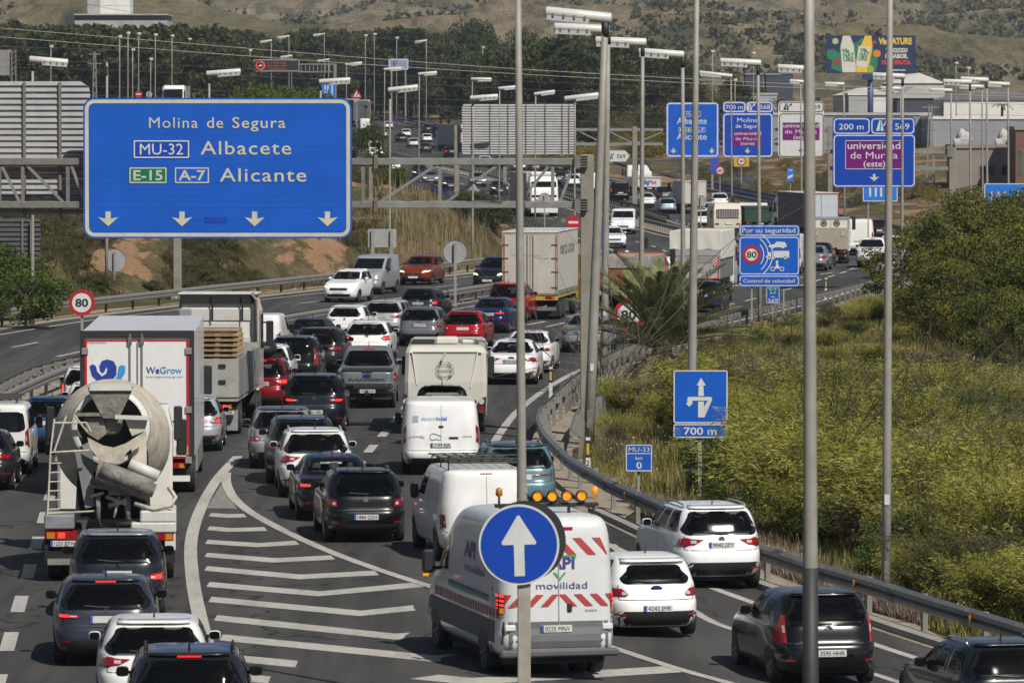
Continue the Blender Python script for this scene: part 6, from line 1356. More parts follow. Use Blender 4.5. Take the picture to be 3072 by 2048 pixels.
car('suv', 4.2, 105, 'eeeeee', 'white suv with sharp red lamps beside the right guard rail', h=11, L=4.63, Wd=1.85, H=1.65, lt='angry', badge='disc', ptxt='9042 JZY', plate='gate', rails=GREYP, low=.56)
car('hatch', 2.62, 94.4, 'f0f0ee', 'white hatchback right of the striped maintenance van', h=12, L=4.06, Wd=1.72, H=1.46, lt='corner', badge='oval', plate='bumper', ptxt='4242 JMR', low=.50, win=(.97, 1.30, .78, .72))
car('hatch', 5.3, 87.6, '131416', 'black rounded hatchback crossed by the thick near pole', h=10, L=4.3, Wd=1.81, H=1.56, lt=[(.78, .70), (.965, .70), (.955, .95), (.92, 1.12), (.86, 1.12), (.82, .95)], badge='chevron', plate='bumper', ptxt='3595 HHR', low=.3)
car('suv', 7.75, 80.5, '1f2227', 'dark crossover cut off by the bottom right corner', h=12, L=4.14, Wd=1.78, H=1.56, lt='wide', rails=CHROME)
# ---- oncoming
car('hatch', -8.45, 257, 'eeeeee', 'white electric hatchback coming towards us on the left', front=True, h=-13, L=4.08, Wd=1.76, H=1.56, lod=0)
car('van', -7.6, 268, 'a4a7ab', 'silver old van coming towards us behind the white hatchback', front=True, h=-13, H=1.98, L=4.7, Wd=1.82, name='small_van', cat='van', lightson=False, lod=0)
car('suv', -5.3, 283, '7f3512', 'orange crossover with lit headlamps coming towards us', front=True, h=-13, L=4.14, Wd=1.8, H=1.57, lod=0)
car('mpv', -1.3, 276, '151a26', 'dark blue people carrier with lit lamps coming towards us', front=True, h=-13, L=4.8, Wd=1.88, H=1.68, lod=0)
car('sedan', 1.2, 305, '3c4148', 'grey saloon coming behind the dark people carrier', front=True, h=-13, lod=1)
car('van', 8.4, 402, 'e8e8e8', 'white van with yellow indicator coming round the distant bend', front=True, h=-3, H=1.92, L=4.9, Wd=1.92, name='delivery_van', cat='van')
car('hatch', 7.0, 360, 'dfe3e6', 'white car half hidden by the leaning lamp poles', front=True, h=5)
for X_, Y_, kd, cl, lb in ((-6.5, 566, 'sedan', '16171a', 'black car with lit lamps coming in the middle oncoming lane'), (-9.0, 589, 'sedan', '6f747a', 'grey saloon coming left of the black car'), (-3.6, 577, 'suv', '7f858c', 'silver suv coming beyond the triangular sign back'), (-1.2, 546, 'hatch', '23262b', 'dark hatchback coming left of the oncoming white truck'), (-10.6, 613, 'suv', '1d1e22', 'dark suv with amber lamp coming behind the grey saloon'), (-14.5, 648, 'suv', 'e6e6e6', 'white suv coming near the far oncoming van')):
    car(kd, X_, Y_, cl, lb, front=True, h=5)
car('van', -18.3, 715, WH, 'white van coming at the far end of the oncoming lanes', front=True, h=7, H=2.6, L=5.8, Wd=2.05, name='delivery_van', cat='van')
# ================================================================== LORRIES AND SPECIAL VEHICLES
def VX(c, X, Y, g=None):
    g = hg(X, Y) if g is None else g
    return lambda px, py: (sx(px, Y) - X, sz(py, Y) - g)
def twheels(c, ys_, hw, r=.5, w=.3, dual=()):
    for y in ys_:
        for sg in (-1, 1):
            wheel(c, sg * (hw - w / 2), y, r, sg, w, STEELRIM)
            if y in dual: wheel(c, sg * (hw - w * 1.6), y, r, sg, w, STEELRIM)
def tcab(c, y0, hw, z0, z1, col, ln=2.0, name='cab'):
    pm = paint(col); mb = MB(); rings = []
    for z, a, b_ in ((z0, 0, 0), (z0 + .5, 0, 0), (z0 + 1.0, 0, .02), ((z0 + z1) / 2 + .25, 0, .08), (z1 - .5, 0, .35), (z1 - .1, .05, .75), (z1, .3, 1.1)):
        h_ = hw * (1 if z < z1 - .2 else .93); rings.append([(-h_ + .06, y0 + a, z), (h_ - .06, y0 + a, z), (h_, y0 + a + .06, z), (h_, y0 + ln - b_ - .15, z), (h_ - .15, y0 + ln - b_, z), (-h_ + .15, y0 + ln - b_, z), (-h_, y0 + ln - b_ - .15, z), (-h_, y0 + a + .06, z)])
    mb.loft(rings); o = mb.build(name, pm, c)
    zw0, zw1 = z0 + 1.15, z1 - .45
    yf = y0 + ln - .08
    MB().add([(-hw * .9, yf + .07, zw0), (hw * .9, yf + .07, zw0), (hw * .88, yf - .2, zw1), (-hw * .88, yf - .2, zw1)], [(0, 3, 2, 1)]).build('windshield', GLASS, o)
    for sg in (-1, 1):
        MB().box(sg * (hw + .004), sg * (hw + .012), y0 + ln * .45, y0 + ln * .85, zw0 + .05, zw1 - .15).build('side_window', GLASS, o)
        MB().box(sg * (hw + .08), sg * (hw + .3), y0 + ln - .2, y0 + ln - .08, zw0 + .1, zw0 + .85, c=.03).build('mirror', BLK, o); MB().obox((sg * hw, y0 + ln - .14, zw0 + .8), (sg * (hw + .2), y0 + ln - .14, zw0 + .8), .05, .05).build('mirror_arm', BLK, o)
    return o
def tchassis(c, y0, y1, hw=.45, z0=.6, z1=.95): MB().box(-hw, hw, y0, y1, z0, z1).build('chassis', UNDER, c)
def tlamp(c, x, z, y, w=.35, h=.14, lit=False):
    o = MB().box(x - w / 2, x + w / 2, y - .05, y + .04, z - h / 2, z + h / 2, c=.015).build('tail_light', REDL, c)
    MB().box(x - w * .1, x + w * .12, y - .06, y - .049, z - h * .32, z + h * .32).build('brake_lamp', REDB if lit else REDL, o); MB().box(x + (w * .2 if x > 0 else -w * .45), x + (w * .45 if x > 0 else -w * .2), y - .06, y - .049, z - h * .35, z + h * .35).build('indicator', AMBER, o)
def tplate(c, x, z, y, t=''):
    pl = MB().box(x - .26, x + .26, y - .02, y + .02, z - .055, z + .055).build('number_plate', PLATE, c); MB().box(x - .262, x - .215, y - .024, y - .02, z - .055, z + .055).build('country_band', EUBLUE, pl)
    if t: letters(pl, [(t, x + .02, z - .036, .072, {'width': .42, 'bold': .01})], INK, y - .026, 'plate_number')

# ---- concrete mixer
X, Y = -7.88, 103.5; g = hg(X, Y)
c = thing('concrete_mixer_truck', 'dirty white concrete mixer truck in the left lane', 'truck', (X, Y, g), R(3.5))
def mz(zx, zy): return ((100 + zx / 2.53) - 327) / 153.3, CAMZ - ((1140 + zy / 2.53) - YH) / 153.3 - g
CEM = mat('cement_white', (.56, .52, .43), rough=.75, vscale=2.6, col2=(.34, .30, .23), bump=.3, bscale=9); CEMD = mat('cement_grey', (.25, .235, .205), rough=.85, var=.6, vscale=4, bump=.5, bscale=12); DIRTW = mat('dirty_white', (.6, .6, .57), rough=.5, var=.25, vscale=1.5)
tchassis(c, .2, 8.5, .5, .7, 1.0); twheels(c, (1.2, 2.6, 6.2, 7.6), 1.24, .5, .3, (1.2, 2.6)); tcab(c, 7.0, 1.2, .7, 3.1, 'd8d6cc', 2.0)
prof_ = [(0, .02), (.35, .5), (.3, .66), (0, .68), (-.05, .74), (.05, .80), (1.35, 1.12), (1.6, 1.17), (2.6, 1.17), (2.9, 1.12), (4.6, .5), (4.7, .1)]
dr = MB().lathe_y(prof_[3:], (0, 0, 0), 40, 0, False).build('drum', CEM, c, True); dr.location = (.0, .95, 3.0); dr.rotation_euler = (R(-10), 0, 0)
MB().lathe_y([(.9, .02), (.85, .45), (.1, .60), (.04, .70), (-.02, .72)], (0, 0, 0), 36, 0, False).build('drum_mouth', mat('drum_inside', (.13, .125, .11), rough=.9, var=.4), dr, True)
MB().lathe_y([(-.08, .66), (-.08, .76), (.06, .80), (.06, .72)], (0, 0, 0), 40, 0, False).build('drum_ring', DIRTW, dr, True)
def mplate(ps, y0, th, m, nm): return MB().plate([mz(*p) for p in ps], y0, th).build(nm, m, c)
mplate([(400, 60), (755, 60), (740, 95), (640, 300), (520, 300), (410, 95)], .48, .06, CEMD, 'feed_hopper')
mplate([(425, 45), (735, 45), (745, 88), (415, 88)], .42, .5, DIRTW, 'hopper_rim')
mplate([(610, 275), (870, 285), (870, 315), (610, 305)], .45, .08, DIRTW, 'support_bar'); mplate([(230, 262), (520, 258), (520, 285), (230, 285)], .5, .08, CEMD, 'support_bar')
for ps in (([(400, 440), (520, 505), (600, 520), (600, 640), (500, 630), (420, 520)]), ([(850, 392), (840, 440), (700, 560), (660, 640), (600, 640), (600, 520), (690, 490)])): shp = MB(); addpoly(shp, [mz(*p) for p in ps], .35); shp.build('discharge_funnel', CEM, c)
mplate([(370, 300), (520, 300), (545, 420), (480, 470), (400, 420)], .60, .05, CEMD, 'collector_plate'); mplate([(680, 300), (860, 310), (840, 400), (740, 440)], .60, .05, CEM, 'collector_plate')
mb = MB(); mb.lathe_y([(0, .19), (.06, .25), (.12, .19)], (mz(575, 0)[0], .66, mz(0, 345)[1]), 24); mb.build('drum_bearing', CEMD, c, True)
a, b_ = mz(470, 700), mz(880, 850); mb = MB(); rings = []
for t in np.linspace(0, 1, 6):
    px_, pz_ = a[0] + (b_[0] - a[0]) * t, a[1] + (b_[1] - a[1]) * t; ry = .24 - .03 * t
    rings.append([(px_ + .12 * math.sin(q) * 1.2 * .4, .28 - ry * math.cos(q) + .1, pz_ + ry * math.sin(q)) for q in np.linspace(-2.2, 2.2, 9)])
mb.loft(rings, cap=False, close=False); mb.build('chute', CEMD, c, True)
mb = MB(); mb.tube([(*mz(500, 680)[:1], .25, mz(500, 680)[1]), (mz(910, 850)[0], .2, mz(910, 850)[1])], [.17, .14], 12); mb.build('chute_gutter', CEMD, c, True)
mb = MB(); mb.tube([(mz(720, 650)[0], .5, mz(720, 650)[1]), (mz(940, 745)[0], .45, mz(940, 745)[1])], .115, 14); mb.build('water_tube', DIRTW, c, True)
mplate([(300, 540), (440, 470), (450, 980), (380, 990)], .62, .1, mat('frame_grey', (.22, .22, .23), rough=.6, var=.3), 'rear_frame'); mplate([(735, 520), (850, 420), (850, 820), (735, 860)], .62, .1, CEM, 'rear_frame'); mplate([(330, 560), (860, 560), (880, 1080), (300, 1080)], .78, .2, UNDER, 'subframe')
for p_, q_, r_ in (((480, 880), (480, 1080), .05), ((540, 900), (700, 960), .04), ((640, 900), (600, 1060), .03), ((700, 880), (710, 1080), .06), ((560, 975), (700, 925), .05), ((420, 900), (520, 870), .03)): A_, B_ = mz(*p_), mz(*q_); MB().tube([(A_[0], .55, A_[1]), (B_[0], .5, B_[1])], r_, 8).build('hydraulic_pipe', random.choice((CEM, CEMD, MATS['frame_grey'])), c, True)
mplate([(560, 790), (740, 790), (740, 890), (560, 890)], .5, .15, MATS['frame_grey'], 'bracket'); mplate([(410, 800), (570, 820), (570, 850), (410, 830)], .5, .1, MATS['frame_grey'], 'bracket')
for p, q in (((120, 560), (95, 1050)), ((150, 300), (120, 560)), ((145, 330), (395, 330)), ((125, 555), (420, 540)), ((395, 330), (430, 400)), ((150, 545), (240, 280)), ((100, 1020), (450, 1005)), ((300, 270), (400, 400))):
    A_, B_ = mz(*p), mz(*q); MB().tube([(A_[0], .3, A_[1]), (B_[0], .3, B_[1])], .021, 6).build('ladder_rail', CEM, c)
for i in range(6): A_ = mz(100 - i * 2 + 14, 640 + i * 70); MB().tube([(A_[0] - .02, .3, A_[1]), (A_[0] + .22, .45, A_[1])], .014, 5).build('ladder_rung', CEM, c)
MB().box(mz(730, 0)[0], mz(1075, 0)[0], .15, 1.9, mz(0, 1170)[1], mz(0, 1090)[1], c=.03).build('mudguard', DIRTW, c); MB().box(mz(800, 0)[0], mz(1075, 0)[0], .18, 1.88, mz(0, 1090)[1] - .0, mz(0, 1000)[1], c=.03).build('tool_box', DIRTW, c)
MB().box(mz(990, 0)[0], mz(1070, 0)[0], .2, .5, mz(0, 1300)[1], mz(0, 1172)[1]).build('mud_flap', DIRTW, c)
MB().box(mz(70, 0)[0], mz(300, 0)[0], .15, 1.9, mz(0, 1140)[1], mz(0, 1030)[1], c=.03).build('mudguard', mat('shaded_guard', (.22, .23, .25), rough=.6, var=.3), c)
MB().box(mz(75, 0)[0], mz(1065, 0)[0], .28, .42, mz(0, 1400)[1], mz(0, 1150)[1]).build('rear_crossbar', UNDER, c); MB().box(mz(95, 0)[0], mz(290, 0)[0], .2, .3, mz(0, 1410)[1], mz(0, 1365)[1]).build('underrun_bar', GALV, c)
tlamp(c, mz(200, 0)[0], mz(0, 1185)[1], .24, .62, .17, True); tlamp(c, mz(950, 0)[0], mz(0, 1200)[1], .24, .55, .17); tplate(c, mz(220, 0)[0], mz(0, 1248)[1], .22, '1233 BTW')
mb = MB(); mb.tube([(mz(760, 950)[0], .3, mz(760, 950)[1]), (mz(900, 990)[0], .2, mz(900, 990)[1]), (mz(1040, 960)[0], .2, mz(1040, 960)[1]), (mz(1070, 900)[0], .25, mz(1070, 900)[1]), (mz(1020, 830)[0], .4, mz(1020, 830)[1])], .045, 8); mb.build('hose', CEM, c, True)
mb = MB(); mb.tube([(mz(460, 990)[0], .25, mz(460, 990)[1]), (mz(500, 1110)[0], .22, mz(500, 1110)[1]), (mz(560, 1140)[0], .3, mz(560, 1140)[1])], .03, 6); mb.build('hose', BLK, c, True)
for sg, zx in ((1, 1085), (-1, 45)): A_ = mz(zx, 480); MB().box(A_[0] - .09, A_[0] + .09, 7.6, 7.8, A_[1] - .42, A_[1] + .3, c=.03).build('wing_mirror', BLK, c)

# ---- white box truck
X, Y = -8.95, 126.0; g = hg(X, Y); c = thing('box_truck', 'white box truck with blue swirl logo on its rear doors', 'truck', (X, Y, g), R(2.0)); v = VX(c, X, Y)
x0, x1 = v(240, 0)[0], v(580, 0)[0]; hw = (x1 - x0) / 2; zt, zb = v(0, 994)[1], v(0, 1375)[1]; cx0 = (x0 + x1) / 2
MB().box(x0, x1, .05, 10.4, zb, zt - .02, c=.02).build('box_body', mat('box_white', (.78, .78, .80), rough=.3, var=.12, vscale=.7, coat=.3), c)
mb = MB(); mb.box(x0 - .01, x1 + .01, -.02, .05, zt - .16, zt + .02); mb.box(x0 - .01, x0 + .10, -.02, .05, zb, zt - .16); mb.box(x1 - .09, x1 + .01, -.02, .05, zb, zt - .16); mb.build('rear_frame', mat('frame_steel', (.035, .035, .037), rough=.5, metal=.3, var=.2), c)
for a, b_ in ((x0 + .13, cx0 - .02), (cx0 + .02, x1 - .15)):
    d_ = MB().box(a, b_, -.03, .045, zb + .05, zt - .2, c=.006).build('door', mat('box_door', (.70, .69, .68), rough=.35, var=.08), c)
    xr = a if a < cx0 - .5 else b_
    MB().box(xr - .03, xr + .03, -.036, -.02, zb + .05, zt - .2).build('red_seal', SRED, d_); MB().box(a, b_, -.034, -.028, zt - .24, zt - .2).build('red_seal', SRED, d_)
    for k_ in (0.35, 1.75, 2.95): MB().box(xr - .10 if xr < 0 else xr - .06, xr + .06 if xr < 0 else xr + .10, -.07, -.03, zt - .2 - k_, zt - .04 - k_, c=.01).build('hinge', GALV, d_)
for px in (389, 425):
    xb = v(px, 0)[0]; MB().tube([(xb, -.07, zb + .1), (xb, -.07, zt - .05)], .02, 6).build('lock_rod', GALV, c); MB().box(xb - .05, xb + .05, -.11, -.03, zt - .3, zt - .12, c=.01).build('rod_keeper', CHROME, c)
BLU, LBL = mat('logo_navy', (.02, .05, .30), rough=.4, var=.1), mat('logo_sky', (.05, .27, .62), rough=.4, var=.1)
def w4(zx, zy): return v(zx / 2.296, 683 + zy / 2.296)
A1 = [(615, 950), (635, 938), (658, 950), (668, 990), (700, 1022), (732, 1000), (738, 965), (728, 960), (720, 985), (705, 1000), (688, 985), (682, 950), (700, 915), (738, 905), (780, 918), (800, 955), (800, 1010), (770, 1050), (720, 1064), (670, 1055), (630, 1015)]
shapes(c, [[w4(*p) for p in A1]], BLU, 'logo', -.042); shapes(c, [[w4(*p) for p in ((815, 955), (838, 942), (862, 955), (858, 1000), (830, 1045), (770, 1062), (805, 1020))]], LBL, 'logo', -.042)
def lt(t, xa, xb, yb, hh, m, f=w4, y=-.044, nm='lettering'): p, q = f(xa, yb), f(xb, yb - hh); letters(c, [(t, (p[0] + q[0]) / 2, p[1], q[1] - p[1], {'width': q[0] - p[0], 'bold': .01})], m, y, nm)
lt('We', 1003, 1095, 1002, 44, BLU, nm='company_name'); lt('Grow', 1100, 1252, 1002, 44, LBL, nm='company_name'); lt('www.wegrowenergy.com', 1000, 1256, 1030, 12, GREYP, nm='web_address'); lt('CARROCERIAS', 600, 730, 795, 12, GREYP, nm='maker_name')
tchassis(c, .1, 12, .45, .55, zb - .004); MB().box(x0 + .15, x1 - .15, .2, .32, .45, .95).build('underrun_guard', UNDER, c); MB().box(cx0 - .2, x1 - .1, .1, .2, .42, .56).build('underrun_bar', WHITE, c)
for sx_ in (x0 + .45, x1 - .45): tlamp(c, sx_, .80, .06, .5, .14)
mb = MB(); mb.box(x0 + .2, x1 - .2, -.01, .03, zb + .0, zb + .05); mb.build('reflective_strip', SRED, c); MB().box(x1 - .42, x1 - .14, -.05, -.031, zb + .1, zb + .3).build('hazard_plate', SYEL, c)
twheels(c, (2.6, 9.8), hw - .02, .5, .28, (2.6,)); tcab(c, 10.6, 1.22, .6, 3.0, 'e0e0e0', 2.0)
for sg in (-1, 1): MB().box(sg * (hw + cx0 * sg) - .05 * sg, sg * (hw + cx0 * sg), 3.4, 9.0, .45, .95).build('side_guard', GALV, c)

# ---- flatbed lorry with pallets
X, Y = -9.05, 150.5; g = hg(X, Y); c = thing('flatbed_truck', 'grey dropside lorry carrying wooden pallets ahead of the white truck', 'truck', (X, Y, g), R(-1.5)); v = VX(c, X, Y)
BEDG = mat('bed_grey', (.36, .355, .325), rough=.6, var=.3, vscale=2); hw = 1.25; zg, zt = 1.12, 2.22
tchassis(c, .2, 9.5, .45, .6, zg - .05); MB().box(-hw, hw, .0, 7.9, zg - .12, zg, c=.01).build('bed_floor', BEDG, c)
MB().box(-hw, hw, -.04, .0, zg, zt, c=.008).build('tailboard', BEDG, c)
for sg in (-1, 1):
    for i in range(4): MB().box(sg * hw - .03, sg * hw + .03, .03 + i * 1.97, .03 + i * 1.97 + 1.93, zg, zt, c=.008).build('dropside', mat('dropside_alu', (.36, .36, .345), rough=.45, metal=.3, var=.2), c)
    for i in range(1, 4): MB().box(sg * hw - .045, sg * hw + .045, i * 1.97 - .03, i * 1.97 + .03, zg - .1, zt + .05).build('stake', GALV, c)
for x in (-.8, .8): MB().box(x - .1, x + .1, -.08, -.041, zg + .4, zg + .5).build('latch', BLK, c); MB().box(x - .1, x + .1, -.08, -.041, zt - .25, zt - .15).build('latch', BLK, c)
MB().box(-hw, hw, 7.92, 8.0, zg, 2.35).build('headboard', BEDG, c)
MB().box(-hw + .05, hw - .05, .15, .3, .75, 1.0).build('light_bar', UNDER, c); tlamp(c, .85, .85, .14, .45, .16, True); tlamp(c, -.85, .85, .14, .45, .16, True); tplate(c, .85, .68, .14, '9158 GSR')
for sg in (-1, 1): MB().box(sg * 1.2, sg * .6, .5, .56, .15, .75).build('mud_flap', mat('mudflap_grey', (.3, .3, .29), rough=.8, var=.3), c)
letters(c, [('mtb', .9, .36, .07, {'width': .25})], INK, .49, 'flap_lettering')
twheels(c, (1.5, 7.4, 8.9), 1.22, .5, .3, (1.5,)); o = tcab(c, 8.2, 1.22, .9, 3.75, 'dcdad2', 2.3)
for k_ in range(3): MB().box(-1.0 + (.08), 1.0 - .35 * (k_ % 2), 8.16, 8.19, 2.15 + k_ * .42, 2.5 + k_ * .42, c=.01).build('cab_panel', mat('cab_back', (.56, .55, .52), rough=.45, var=.15), o)
MB().box(-1.2, 1.2, 8.1, 9.6, 3.76, 3.82, c=.02).build('roof_deflector', DIRTW, o); MB().box(-1.12, 1.12, 8.12, 8.2, 3.5, 3.74).build('roof_gap', BLK, o)
for x in (-1.1, -.15, .75): MB().tube([(x, 8.05, 3.0), (x, 8.05, 3.75)], .03, 6).build('strut', BLK, o)
MB().box(-1.15, -.78, 7.95, 8.2, 2.8, 3.35, c=.03).build('air_filter', GREYP, o); MB().tube([(1.16, 8.0, 1.8), (1.16, 8.0, 3.6), (1.05, 8.1, 3.8)], .06, 8).build('exhaust', GALVD, o, True)
# pallets, each a thing of its own
WOOD = mat('pallet_wood', (.42, .30, .17), rough=.85, var=.45, vscale=6, col2=(.27, .185, .105)); WOODG = mat('pallet_grey', (.33, .28, .22), rough=.9, var=.4, vscale=6)
def pallet(Xp, Yp, Zp, rz, m, label):
    p = thing('wooden_pallet', label, 'pallet', (Xp, Yp, Zp), rz, 'pallets stacked on the lorry bed')
    for i in range(5): x = -.4 + i * .2; obj('deck_board', PB, m, p, (0, x, .122))
    for y in (-.35, 0, .35): obj('stringer_board', PB, m, p, (0, y, .095)); [obj('block', PK, m, p, (x, y, .05)) for x in (-.52, 0, .52)]; obj('base_board', PB, m, p, (0, y, .011))
PB = MB().box(-.6, .6, -.06, .06, -.011, .011).mesh('board'); PK = MB().box(-.07, .07, -.05, .05, -.039, .034).mesh('block')
for col_, (px_, n_) in enumerate(((-.62, 12), (.60, 13))):
    for row_ in range(2):
        for i in range(n_):
            lab = 'wooden pallet in the %s stack on the grey lorry' % (('lower left', 'taller right')[col_] + (' front' if row_ else ' rear'))
            pallet(X + px_ + random.uniform(-.03, .03) + .028 * (1 + row_ * 1.2), Y + 1.0 + row_ * 1.0 + random.uniform(-.03, .03), g + zg + .008 + i * .146, R(-1.5) + random.uniform(-.02, .02), random.choice((WOOD, WOOD, WOODG)), lab)

# ---- curtain-sided lorry
def lorry(label, X, Y, hw, zb, zt, L, h, bodym, doors=True, frame=None, sidem=None, roofm=None, cabcol=None, cabh=3.2, name='lorry', wl=(1.6, 2.9), wr=.48, lit=False, plate=''):
    g = hg(X, Y); c = thing(name, label, 'truck', (X, Y, g), R(h))
    MB().box(-hw, hw, .03, L, zb, zt - .03, c=.01).build('box_body', sidem or bodym, c)
    if doors:
        for a, b_ in ((-hw + .07, -.015), (.015, hw - .07)): MB().box(a, b_, -.03, .028, zb + .07, zt - .1, c=.004).build('door', bodym, c)
    fm = frame or GREYP; mb = MB(); mb.box(-hw - .01, hw + .01, -.015, .029, zt - .1, zt); mb.box(-hw - .01, -hw + .07, -.015, .029, zb, zt - .1); mb.box(hw - .07, hw + .01, -.015, .029, zb, zt - .1); mb.box(-hw - .01, hw + .01, -.015, .029, zb, zb + .07); mb.build('rear_frame', fm, c)
    MB().box(-hw - .03, hw + .03, -.02, L + .02, zt + .002, zt + .05, c=.02).build('roof', roofm or WHITE, c)
    tchassis(c, .2, L + 1, .45, .6, zb - .01); MB().box(-hw + .1, hw - .1, .2, .32, .42, .58).build('underrun_bar', GALVD, c)
    for x in (-hw + .35, hw - .35): tlamp(c, x, zb - .12, .05, .42, .13, lit)
    tplate(c, 0, zb - .13, .04, plate); twheels(c, wl + (L - .5,), hw - .03, wr, .28, wl)
    for sg in (-1, 1): MB().box(sg * (hw - .05), sg * (hw - .55), wl[0] - .75, wl[0] - .7, .15, .7).build('mud_flap', BLK, c)
    if cabcol: tcab(c, L + .2, min(1.22, hw), .7, cabh, cabcol, 2.0)
    return c
OLDW = mat('old_box_cream', (.50, .48, .42), rough=.6, var=.22, vscale=1.2)
X, Y = .8, 235.5; hw = 1.24
c = lorry('cream curtain-sided lorry with yellow chassis in the centre', X, Y, hw, 1.12, 3.9, 8.2, -7, OLDW, frame=mat('old_frame', (.36, .30, .17), rough=.6, var=.4), sidem=mat('curtain_cream', (.56, .54, .48), rough=.7, var=.2), roofm=WHITE, cabcol='b8a028', plate='')
v = VX(c, X, Y)
def w5(zx, zy): return v(1024 + zx / 2.296, 683 + zy / 2.296)
lt('murcia cartón', 1172, 1375, 198, 18, GREYP, w5, -.034, 'company_name')
mb = MB(); mb.tube([(w5(zx, zy)[0], -.034, w5(zx, zy)[1]) for zx, zy in ((1330, 200), (1352, 205), (1365, 215), (1380, 205), (1398, 215), (1415, 210), (1437, 208))], .012, 4); mb.build('logo_wave', GREYP, c)
mb = MB(); mb.text('murcia cartón', 3.9, 2.9, .62, width=5.6, side=lambda a, b_: (hw + .012, a, b_)); mb.build('side_lettering', GREYP, c)
for px in (1282, 1322): xb = w5(px, 0)[0]; MB().tube([(xb, -.06, 1.2), (xb, -.06, 3.8)], .02, 6).build('lock_rod', GALVD, c)
for zz in (1.45, 2.15, 2.75, 3.35):
    for sg in (-1, 1): MB().box(sg * (hw - .28), sg * (hw + .01), -.05, -.032, zz - .03, zz + .03).build('hinge', mat('hinge_red', (.25, .06, .05), rough=.6, var=.3), c)
for sg in (-1, 1): MB().box(sg * (hw - .11), sg * (hw - .08), -.04, -.031, 1.2, 3.75).build('red_seal', MATS['hinge_red'], c)
for i in range(16): MB().box(hw + .002, hw + .03, .3 + i * .5, .34 + i * .5, 1.1, 1.32).build('curtain_strap', BLK, c)
YCH = mat('yellow_chassis', (.5, .36, .07), rough=.6, var=.4, vscale=3); MB().box(-hw, hw, .02, .18, .88, 1.1, c=.01).build('rear_beam', YCH, c); MB().box(hw - .12, hw, .3, 8, .98, 1.1).build('side_beam', YCH, c)

# ---- awning truck with tail-lift
X, Y = 8.8, 254.0; hw = 1.2
c = lorry('grey truck with white awning top and raised tail-lift behind the palm', X, Y, hw, 1.25, 3.5, 6.5, -8, mat('taillift_grey', (.36, .36, .35), rough=.5, var=.15), doors=False, sidem=mat('side_grey', (.20, .20, .195), rough=.6, var=.25), roofm=mat('awning_roof', (.6, .58, .52), rough=.8, var=.1), cabcol='d8d8d8')
AWN = mat('awning_canvas', (.62, .60, .54), rough=.85, var=.14, vscale=1.5); mb = MB()
cols = 18; pts = []
for j, z in enumerate((2.68, 2.9, 3.15, 3.4, 3.56)):
    for i in range(cols): x = -hw - .03 + (2 * hw + .06) * i / (cols - 1); mb.v.append((x, -.06 - .03 * math.sin(i * 1.4 + j * .5) * (1 - j / 5), z + (.025 * math.sin(i * 1.1) if j == 0 else 0)))
for j in range(4):
    for i in range(cols - 1): mb.f.append((j * cols + i, j * cols + i + 1, (j + 1) * cols + i + 1, (j + 1) * cols + i))
mb.m = [0] * len(mb.f); mb.build('awning_rear', AWN, c, True); MB().box(hw + .01, hw + .06, -.05, 6.5, 2.2, 3.55, c=.02).build('awning_side', mat('awning_white', (.68, .67, .63), rough=.8, var=.1), c)
TL = MATS['taillift_grey']
for z0_, z1_, m_ in ((1.25, 1.55, mat('lift_light', (.42, .42, .41), rough=.5, var=.1)), (1.57, 2.0, TL), (2.02, 2.35, mat('lift_dark', (.27, .27, .27), rough=.5, var=.1)), (2.37, 2.66, TL)): MB().box(-hw + .02, hw - .02, -.08, .02, z0_, z1_, c=.006).build('lift_panel', m_, c)
def hatch(c, x0, x1, z0, z1, y, n=4, lean=1, m1=SWHITE, m2=SRED, nm='hazard_board'):
    MB().plate([(x0, z0), (x1, z0), (x1, z1), (x0, z1)], y, .01).build(nm, m1, c); mb = MB(); w_ = (x1 - x0) / n; hh = z1 - z0
    for i in range(-n, 2 * n):
        ps = [(x0 + i * w_, z0), (x0 + i * w_ + w_ * .5, z0), (x0 + i * w_ + w_ * .5 + lean * hh, z1), (x0 + i * w_ + lean * hh, z1)]
        # clip to the board in x
        out = []
        for k_ in range(4):
            (ax, az), (bx_, bz_) = ps[k_], ps[(k_ + 1) % 4]
            for e in np.linspace(0, 1, 13)[:-1]: out.append((min(x1, max(x0, ax + (bx_ - ax) * e)), az + (bz_ - az) * e))
        if max(p[0] for p in out) - min(p[0] for p in out) > .01: 
            zs_ = np.linspace(z0, z1, 7); L_ = []; R_ = []
            for z in zs_:
                a = x0 + i * w_ + lean * (z - z0); b_ = a + w_ * .5; a, b_ = min(x1, max(x0, a)), min(x1, max(x0, b_)); L_.append((a, y - .004, z)); R_.append((b_, y - .004, z))
            n_ = len(zs_)
            for q in range(n_ - 1):
                if R_[q][0] - L_[q][0] > 1e-4 or R_[q + 1][0] - L_[q + 1][0] > 1e-4: mb.add([L_[q], R_[q], R_[q + 1], L_[q + 1]], [(0, 1, 2, 3)])
    mb.build('red_stripes', m2, c)
hatch(c, hw - .38, hw - .08, 1.9, 2.28, -.1, 2); hatch(c, -hw + .04, -hw + .3, 1.9, 2.28, -.1, 2, -1)
mb = MB(); mb.box(hw - .09, hw - .05, -.1, -.082, 1.3, 2.3); mb.box(-hw + .1, hw - .05, -.1, -.082, 1.26, 1.3); mb.build('red_edge', SRED, c)

